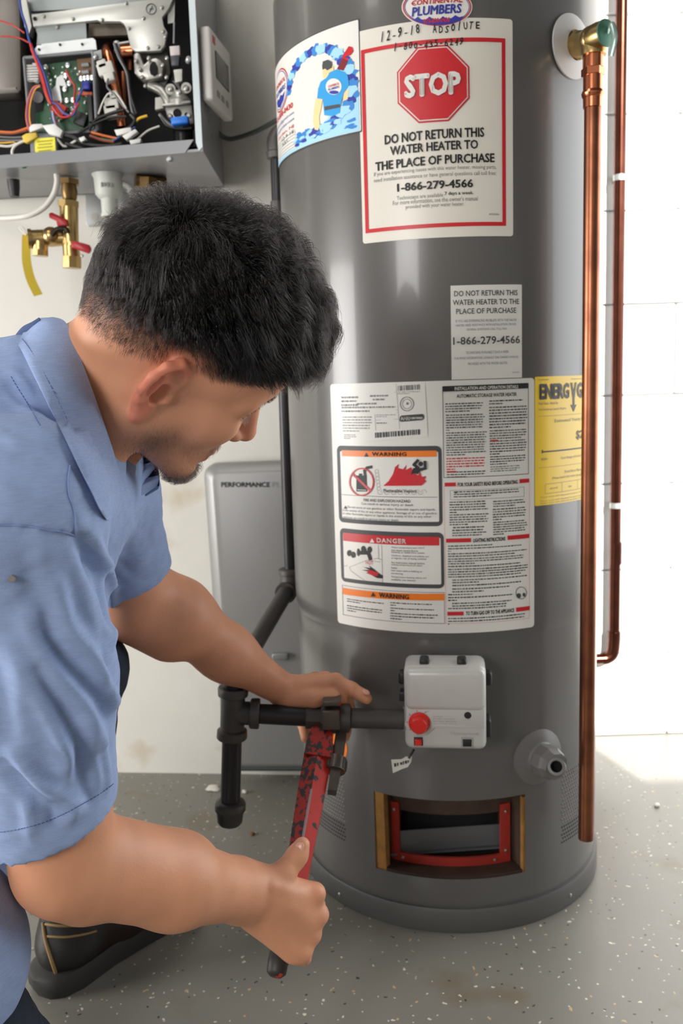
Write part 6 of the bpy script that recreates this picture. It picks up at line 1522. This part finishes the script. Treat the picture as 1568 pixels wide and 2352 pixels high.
strands('stubble', 3200, sw, lambda P, fi, g: g.uniform(.002, .0045, len(P)), lambda P, fi, g: g.uniform(.0004, .0010, len(P)), lambda P: -hU + hF * .4 + 0 * P, .00006, M_beard, man, 7, npt=3)
lw = reg(lambda f, s, u: np.exp(-((u - .003) / .002) ** 2) * (np.abs(np.abs(s) - .032) < .013) * (f > .07))
strands('eyelash', 160, lw, lambda P, fi, g: g.uniform(.005, .008, len(P)), lambda P, fi, g: g.uniform(.004, .006, len(P)), lambda P: hF * 1.0 - hU * .5 + 0 * P, .00009, M_beard, man, 8, npt=4)
# ------------------------------------------------------------------ work shirt
M_shirt = mat('shirt_blue', srgb(148, 167, 206), rough=.85, spec=.2, noise=.06, nscale=60, bump=.20, bscale=900)
nt = M_shirt.node_tree
def weave(m):
    N = m.node_tree.nodes; Lk = m.node_tree.links; b = N['Principled BSDF']; base = b.inputs['Base Color'].links[0].from_socket
    tc = N.new('ShaderNodeTexCoord'); mp = N.new('ShaderNodeMapping'); mp.inputs['Scale'].default_value = (30, 30, 420); Lk.new(tc.outputs['Object'], mp.inputs['Vector'])
    n = N.new('ShaderNodeTexNoise'); n.inputs['Scale'].default_value = 3; Lk.new(mp.outputs['Vector'], n.inputs['Vector'])
    mr = N.new('ShaderNodeMapRange'); mr.inputs['From Min'].default_value = .35; mr.inputs['From Max'].default_value = .7; mr.inputs['To Min'].default_value = .94; mr.inputs['To Max'].default_value = 1.08; Lk.new(n.outputs['Fac'], mr.inputs['Value'])
    s = N.new('ShaderNodeVectorMath'); s.operation = 'SCALE'; Lk.new(base, s.inputs[0]); Lk.new(mr.outputs['Result'], s.inputs['Scale']); Lk.new(s.outputs['Vector'], b.inputs['Base Color'])
weave(M_shirt)
M_seam = mat('shirt_seam', srgb(132, 152, 196), rough=.85, spec=.2); M_stitch = mat('shirt_stitch', srgb(92, 112, 168), rough=.8)
SC1, SC2, SC3 = at(20, 1200, .722), at(76, 1560, .742), at(110, 1900, .763)
shirt_p = [RC(SC1, SC2, .072, .0650, .03), RC(SC2, SC3, .0650, .0645, .03), RC(RS + np.array([0, 0, .0]), LS, .064, .064, .03),
           EL((-.372, .89, .655), (.128, .160, .17), .05), EL((-.43, .89, .50), (.140, .165, .17), .05), RC(NB + np.array([-.018, 0, -.004]), (-.43, .9, .79), .069, .097, .03), EL((-.385, .85, .79), (.085, .105, .075), .03), RC(NB + np.array([-.01, -.02, -.06]), RS, .045, .062, .03),
           EL((-.50, .86, .38), (.135, .16, .13), .05),
           RC(LS, at(292, 1312, 1.128), .068, .058, .03)]
# openings: the sleeves are cut off at their hems and hollowed, the neck is open
def PL(p, n, c, r, k=.003):
    """remove what lies beyond the plane (p, n) inside the ball (c, r)"""
    p = np.array(p, np.float32); n = np.array(nrm(n), np.float32); cc = np.array(c, np.float32)
    def f(P): return np.maximum(-((P - p) @ n), np.sqrt(((P - cc) ** 2).sum(1)) - r)
    return Prim(f, cc, r, k, '-')
hemR = at(110, 1882, .735); nR = nrm([.20, .25, -.88])
shirt_p += [PL(hemR, nR, SC3 + nR * .050, .090), RC(SC3 - nrm(SC3 - SC2) * -.004, SC3 + nrm(SC3 - SC2) * .10, .0545, .0545, .002, op='-')]
hemL = at(300, 1345, 1.12); nL = nrm([.30, .30, -.90])
shirt_p += [PL(hemL, nL, at(292, 1312, 1.128) + nL * .08, .10), RC(at(292, 1312, 1.128) - nL * .05, at(292, 1312, 1.128) + nL * .08, .050, .050, .002, op='-')]
shirt_p += [EL(at(-112, 2195, .735), (.067, .07, .090), .02), PL(at(20, 2290, .745), nrm([.15, .1, -1]), at(-105, 2150, .745) + np.array([0, 0, -.10]), .13)]
SV, SF = mesh_sdf(shirt_p, (-.66, .58, .10), (-.10, 1.32, .98), .0030)
SV = relax(SV, SF, 3, .5)
SN = normals(SV, SF)
bv = BVHTree.FromPolygons([tuple(p) for p in SV], [tuple(p) for p in SF])
def on_shirt(px, py, tree=None):
    h = (tree or bv).ray_cast(Vector((0, 0, CAM_H)), Vector(ray(px, py))); return None if h[0] is None else np.array(h[0])
def polyline3(pts, n=6):
    P = [np.array([x, y, 0.]) for x, y in pts]; Q = bez(P, n); o = [on_shirt(q[0], q[1]) for q in Q]; return [p for p in o if p is not None]
def seg_dist(P, line):
    """distance to a polyline and the fraction along it"""
    best = np.full(len(P), 9.); fr = np.zeros(len(P)); m = len(line) - 1
    for i in range(m):
        a, b = line[i], line[i + 1]; ba = b - a; L2 = ba @ ba + 1e-12; t = np.clip((P - a) @ ba / L2, 0, 1); d = np.linalg.norm(P - a - t[:, None] * ba, axis=1)
        u = d < best; best[u] = d[u]; fr[u] = (i + t[u]) / m
    return best, fr
FOLDS = [  # pixel line on the cloth, height (m, + ridge, - valley), half width
    ([(128, 1335), (148, 1434), (188, 1490), (226, 1552), (262, 1612)], .0075, .011), ([(66, 1420), (112, 1515), (172, 1586), (206, 1640), (226, 1700)], .0080, .012),
    ([(92, 1440), (140, 1522), (196, 1590), (240, 1650)], -.0055, .010), ([(56, 1520), (85, 1578), (116, 1640), (146, 1702), (158, 1742)], .0065, .012), ([(88, 1540), (120, 1610), (150, 1670), (176, 1740)], -.004, .010),
    ([(126, 1678), (146, 1722), (156, 1784)], .0045, .009), ([(26, 1728), (76, 1778), (116, 1814), (178, 1850)], .0065, .012), ([(20, 1762), (66, 1812), (110, 1846)], -.004, .011), ([(192, 1656), (206, 1740), (222, 1806)], .004, .010), ([(180, 1720), (196, 1790), (204, 1840)], -.003, .009),
    ([(30, 1480), (40, 1560), (44, 1640)], .004, .014), ([(8, 1560), (10, 1650), (20, 1740)], -.003, .014), ([(228, 1690), (240, 1760), (248, 1810)], .003, .009), ([(60, 1830), (68, 1880), (74, 1920)], .003, .008), ([(120, 1850), (128, 1890)], -.003, .008), ([(160, 1850), (166, 1880)], .003, .008),
    # front placket and the hollow beside it
    ([(178, 1195), (222, 1262), (250, 1330), (258, 1400), (256, 1480)], .008, .010), ([(182, 1235), (212, 1290), (236, 1345), (242, 1400)], -.012, .013), ([(160, 1240), (176, 1300), (196, 1360), (214, 1430), (232, 1500)], .005, .012), ([(222, 1400), (236, 1440), (250, 1462)], .004, .008), ([(226, 1470), (238, 1520), (240, 1560)], -.004, .008),
    # shoulder and yoke
    ([(10, 1000), (60, 1040), (120, 1090), (156, 1130)], .0045, .014), ([(30, 1048), (80, 1066), (130, 1100)], -.004, .012), ([(8, 890), (40, 920), (76, 955), (104, 1000)], .005, .012), ([(20, 880), (36, 905), (60, 935)], -.005, .009), ([(30, 860), (60, 885), (84, 905)], .005, .009), ([(0, 1130), (60, 1150), (120, 1170)], .003, .016), ([(90, 1230), (104, 1290), (108, 1350)], .0035, .014), ([(60, 1250), (70, 1320), (72, 1390)], -.003, .014),
    # far sleeve
    ([(270, 1290), (290, 1304), (312, 1330)], -.003, .010), ([(290, 1180), (312, 1240), (330, 1290)], .003, .014),
]
disp = np.zeros(len(SV))
for k_, (pts, amp, w) in enumerate(FOLDS):
    l3 = polyline3(pts)
    if len(l3) < 2: continue
    d, fr = seg_dist(SV, l3); w *= .72; disp += (1.75 if k_ < 16 else 1.0 if k_ < len(FOLDS) - 2 else .6) * amp * np.exp(-(d / w) ** 2) * (.35 + .65 * np.sin(np.pi * np.clip(fr * .9 + .05, 0, 1)))
# armscye: the sleeve cloth sits a little lower than the shoulder yoke
seamA = polyline3([(-40, 1210), (0, 1205), (60, 1207), (110, 1216), (150, 1222), (172, 1228)]); seamB = polyline3([(172, 1228), (172, 1190), (166, 1160), (158, 1130), (154, 1100)])
dA, fA = seg_dist(SV, seamA); zA = np.interp(SV[:, 0], [p[0] for p in seamA], [p[2] for p in seamA])
disp += .0016 * np.where(SV[:, 2] > zA, 1, -1) * np.exp(-(dA / .012) ** 2)
disp += .0012 * noise3(SV, 60, 21) + .0006 * noise3(SV, 160, 22)
SV = SV + SN * disp[:, None]
SV = relax(SV, SF, 1, .4)
ds = sdf(skin_prims, SV.astype(np.float32)); SV = SV + SN * (np.clip(.0040 - ds, 0, .02) * sstep(-.012, -.035, (SV - hemR) @ nR))[:, None]
shirt = np_mesh('shirt', SV, SF, M_shirt, man); shirt['label'] = 'light blue short sleeved work shirt'
bv = BVHTree.FromPolygons([tuple(p) for p in SV], [tuple(p) for p in SF]); SN = normals(SV, SF)
def on_cloth(px, py, lift=.0006):
    h = bv.ray_cast(Vector((0, 0, CAM_H)), Vector(ray(px, py)))
    return None if h[0] is None else np.array(h[0]) + np.array(h[1]) * lift * (1 if h[1].dot(Vector(ray(px, py))) < 0 else -1)
def seam(pts, r, name, m, n=8, dash=None, lift=.0005):
    Q = bez([np.array([x, y, 0.]) for x, y in pts], n); P = [on_cloth(q[0], q[1], lift) for q in Q]; P = [p for p in P if p is not None]; mb = MB()
    P = [p for i, p in enumerate(P) if i == 0 or np.linalg.norm(p - P[i - 1]) < .03]
    if dash:
        arc = [0.]
        for a, b in zip(P[:-1], P[1:]): arc.append(arc[-1] + np.linalg.norm(b - a))
        A3 = np.array(P); pt = lambda s_: np.array([np.interp(s_, arc, A3[:, q]) for q in range(3)]); t = 0
        while t + dash < arc[-1]: mb.tube([pt(t), pt(t + dash * .62)], r, 5); t += dash
    else:
        run = [P[0]]
        for a, b in zip(P[:-1], P[1:]):
            if np.linalg.norm(b - a) > .03:
                if len(run) > 1: mb.tube(run, r, 6)
                run = []
            run.append(b)
        if len(run) > 1: mb.tube(run, r, 6)
    o = mb.build(name, m, shirt, smooth=80); return tag(o, kind='stuff') if dash else o
seam([(-10, 1206), (0, 1205), (60, 1207), (110, 1216), (150, 1222), (172, 1230)], .0009, 'sleeve_seam', M_seam)
seam([(172, 1228), (173, 1190), (168, 1165), (158, 1135), (156, 1100), (160, 1070)], .0007, 'shoulder_seam', M_seam)
seam([(0, 1911), (40, 1905), (90, 1892), (140, 1872), (190, 1846), (230, 1822), (262, 1798)], .0004, 'stitching', M_stitch, 10, .0034)
seam([(26, 865), (50, 905), (70, 940), (96, 985)], .0004, 'stitching', M_stitch, 10, .0034)
mb = MB(); p = on_cloth(25, 1327, .0006)
if p is not None:
    bm = bmesh.new(); bmesh.ops.create_icosphere(bm, subdivisions=2, radius=1); R3 = Matrix.Diagonal((.0045, .0006, .0030, 1)); MB().bm(bm, Matrix.Translation(Vector(p)) @ Matrix.Rotation(.5, 4, 'Y') @ R3).build('stain', mat('stain_brown', srgb(132, 128, 128), rough=.9), shirt, smooth=180)

# collar: a stand inside, folded over along its top edge into the falling leaf
CY = .895
fold = [(118, 730, .895), (146, 742, .868), (168, 792, .846), (190, 850, .832), (212, 910, .826), (232, 968, .828), (252, 1026, .838), (270, 1088, .850), (280, 1130, .856), (284, 1164, .858)]
edge = [(44, 792, .895), (50, 806, .846), (66, 846, .800), (92, 902, .774), (118, 956, .764), (146, 1012, .764), (174, 1070, .774), (204, 1130, .790), (224, 1172, .806), (240, 1194, .818)]
stand = [(120, 752, .895), (140, 770, .872), (158, 812, .856), (178, 868, .846), (198, 924, .842), (216, 980, .844), (234, 1034, .852), (252, 1090, .862), (262, 1126, .868), (268, 1150, .872)]
def crv(l, n=5): return [Vector(q) for q in bez([at(*p) for p in l], n)]
cf, ce, cs = crv(fold), crv(edge), crv(stand)
rows = []
nn = len(cf)
axn = Vector(nrm(NT - NB))
def lerp(a, b, t): return a + (b - a) * t
R_ = []
out_n = []
for i in range(nn):
    u = ce[i] - cf[i]; t = (cf[min(i + 1, nn - 1)] - cf[max(i - 1, 0)]); n = u.cross(t).normalized()
    if n.y > 0: n = -n
    out_n.append(n)
R_.append(cs); R_.append([lerp(cs[i], cf[i], .55) - out_n[i] * .0005 for i in range(nn)]); R_.append([cf[i] - out_n[i] * .0030 + axn * .0006 for i in range(nn)]); R_.append([cf[i] + axn * .0022 for i in range(nn)]); R_.append([lerp(cf[i], ce[i], .06) + out_n[i] * .0026 for i in range(nn)])
for t in (.2, .35, .5, .65, .8, .92, 1.0): R_.append([lerp(cf[i], ce[i], t) + out_n[i] * (.0040 + .004 * math.sin(math.pi * t) + .0012 * math.sin(i * .33 + 5 * t) ) for i in range(nn)])
for t in (1.0, .8, .5, .2): R_.append([lerp(cf[i], ce[i], t) + out_n[i] * (.0022 + .004 * math.sin(math.pi * t)) for i in range(nn)])
cam0 = Vector((0, 0, CAM_H))
for r in range(1, len(R_)):          # the leaf lies on the shoulder: never behind the cloth
    for i in range(nn):
        d = R_[r][i] - cam0; L_ = d.length; h = bv.ray_cast(cam0, d.normalized()); lift = .010 if r < 12 else .0075
        if h[0] is not None and h[3] < L_ + lift and h[3] > L_ - .16: R_[r][i] = cam0 + d.normalized() * (h[3] - lift)
vs = [p for r in R_ for p in r]; fs = []
for r in range(len(R_) - 1):
    for i in range(nn - 1): fs.append((r * nn + i, r * nn + i + 1, (r + 1) * nn + i + 1, (r + 1) * nn + i))
mb = MB(); mb.add(vs, fs)
far = [Vector((v.x - .014, 2 * CY - max(v.y, .80), v.z - .006)) for v in vs]
mb.add(far, [tuple(reversed(f)) for f in fs])
collar = mb.build('collar', M_shirt, shirt, smooth=70)
mb = MB()
def cst(i, t): return lerp(cf[i], ce[i], t) + out_n[i] * (.0046 + .004 * math.sin(math.pi * t))
for i in range(nn - 1):
    a, b = cst(i, .86), cst(i + 1, .86); L_ = (b - a).length; k = max(1, int(L_ / .0034))
    for j in range(k): mb.tube([lerp(a, b, j / k), lerp(a, b, (j + .62) / k)], .0004, 5)
tag(mb.build('stitching', M_stitch, collar), kind='stuff')
# tab at the back of the collar
mb = MB(); q = [at(48, 778, .89), at(62, 762, .885), at(82, 752, .88), at(98, 742, .88)]
mb.tube(bez(q, 5), .0040, 10, flat=((0, 1, 0), 1.6)); mb.build('collar_loop', mat('loop_navy', srgb(70, 86, 130), rough=.8), shirt, smooth=80)

# ------------------------------------------------------------------ jeans and boots
M_jean = mat('denim', srgb(38, 48, 64), rough=.9, noise=.12, nscale=200, bump=.3, bscale=700)
PR, PLh = np.array([-.50, .80, .34]), np.array([-.52, .98, .34])
KR, KL = at(-30, 2480, .80), at(182, 1535, 1.115)
AL = np.array([-.415, 1.195, .135])
jp = [EL((-.53, .89, .36), (.13, .16, .11), .05), RC(PR, KR, .060, .055, .03), RC(PLh, KL, .080, .056, .04), RC(KL, AL, .056, .046, .03), RC(KR, (-.66, .80, .07), .058, .045, .03),
      RC(at(-60, 2350, .75), at(0, 2460, .78), .050, .052, .03), PL(AL + np.array([0, 0, -.035]), (0.0, 0.05, -1), AL + np.array([0, 0, -.12]), .10)]
JV, JF = mesh_sdf(jp, (-.78, .60, -.02), (-.18, 1.32, .60), .0048)
JV = relax(JV, JF, 3, .5); JN = normals(JV, JF); JV = JV + JN * (.0025 * noise3(JV, 40, 31) + .0012 * noise3(JV, 110, 32))[:, None]
JV[:, 2] = np.maximum(JV[:, 2], .001)
jeans = np_mesh('jeans', JV, JF, M_jean, man); jeans['label'] = 'dark blue jeans'
M_bt = mat('boot_brown', srgb(58, 38, 28), rough=.5, noise=.25, nscale=30, bump=.2, bscale=200)
M_btb = mat('boot_black', srgb(40, 38, 36), rough=.45, noise=.12, nscale=40); M_sole = mat('boot_sole', srgb(44, 42, 40), rough=.7, noise=.1, nscale=40); M_tan = mat('boot_tan', srgb(140, 112, 70), rough=.6)
HC = np.array([-.420, 1.180, 0.]); td = nrm([.60, .80, 0]); tn = np.array([-td[1], td[0], 0.])
def bp_(a, s, z): return HC + td * a + tn * s + np.array([0, 0, z])
bo = [RC(bp_(.005, 0, .052), bp_(.10, 0, .048), .036, .036, .03), RC(bp_(.10, 0, .046), bp_(.205, 0, .036), .038, .032, .03), EL(bp_(.205, 0, .034), (.05, .043, .03), .02), RC(bp_(.012, 0, .06), bp_(.022, 0, .150), .038, .042, .03), RC(bp_(.06, 0, .09), bp_(.16, 0, .055), .034, .028, .04),
      PL(bp_(0, 0, .150), (0, 0, 1), bp_(.02, 0, .20), .09), RC(bp_(.022, 0, .10), bp_(.024, 0, .20), .034, .036, .002, op='-'), PL(bp_(0, 0, .024), (0, 0, -1), bp_(.1, 0, -.16), .24)]
BVv, BF = mesh_sdf(bo, bp_(-.10, 0, 0) - np.array([.08, .08, .0]), bp_(.28, 0, .22) + np.array([.08, .08, 0]), .0036)
BVv = relax(BVv, BF, 2, .5)
bl = (BVv - HC) @ np.stack([td, tn, np.array([0, 0, 1.])], 1)
heelm = sstep(.052, .046, bl[:, 0] + .25 * (.09 - bl[:, 2])) 
bc = np.array(srgb(38, 22, 15))[None] * (1 - heelm[:, None]) + np.array(srgb(34, 32, 31))[None] * heelm[:, None]
boot = np_mesh('boot', BVv, BF, mat('boot_leather', rough=.45, attr='Col', noise=.2, nscale=60, bump=.2, bscale=220), man, bc); boot['label'] = 'brown leather work boot with a black heel'
sole = []
for a, s in ((-.048, 0), (-.043, .022), (-.028, .036), (0, .042), (.06, .038), (.12, .042), (.18, .050), (.23, .042), (.262, .018), (.266, 0), (.262, -.018), (.23, -.042), (.18, -.048), (.12, -.042), (.06, -.038), (0, -.042), (-.028, -.036), (-.043, -.022)): sole.append(Vector(bp_(a, s, 0)))
def ring_(z, k): 
    c = bp_(.108, 0, z); return [Vector(c) + (Vector((p.x, p.y, z)) - Vector(c)) * k for p in sole]
vs = ring_(.0, .97) + ring_(.010, 1.0) + ring_(.028, 1.01) + ring_(.033, .97) + ring_(.033, .6); n = len(sole); fs = [(r * n + i, r * n + (i + 1) % n, (r + 1) * n + (i + 1) % n, (r + 1) * n + i) for r in range(4) for i in range(n)] + [tuple(range(n - 1, -1, -1))]
mb = MB(); mb.add(vs, fs); mb.build('sole', M_sole, boot, smooth=50)
bvb = BVHTree.FromPolygons([tuple(p) for p in BVv], [tuple(p) for p in BF])
def on_boot(px, py, lift=.001):
    h = bvb.ray_cast(Vector((0, 0, CAM_H)), Vector(ray(px, py))); return None if h[0] is None else np.array(h[0]) + np.array(h[1]) * lift
for pts, r, nm in (([(100, 2118), (106, 2160), (116, 2195), (126, 2225), (132, 2240)], .0028, 'heel_strap'), ([(106, 2122), (140, 2126), (180, 2124), (214, 2118)], .0022, 'collar_trim'), ([(110, 2150), (150, 2152), (190, 2146), (220, 2138)], .0018, 'seam')):
    P = [on_boot(q[0], q[1]) for q in bez([np.array([x, y, 0.]) for x, y in pts], 5)]; P = [p for p in P if p is not None]
    if len(P) > 1: mb = MB(); mb.tube(P, r, 8); mb.build(nm, M_tan, boot, smooth=80)
mb = MB(); mb.tube(bez([bp_(-.020, .010, .135), bp_(-.030, .012, .152), bp_(-.044, .014, .150), bp_(-.046, .012, .140), bp_(-.030, .010, .130)], 5), .0055, 10, flat=((0, 0, 1), .6)); mb.build('pull_tab', mat('tab_dark', srgb(40, 28, 20), rough=.7), boot, smooth=80)
mb = MB(); mb.tube([bp_(-.0455, .008, .148), bp_(-.0465, .012, .141)], .0050, 8); mb.build('tab_stripe', M_tan, boot)
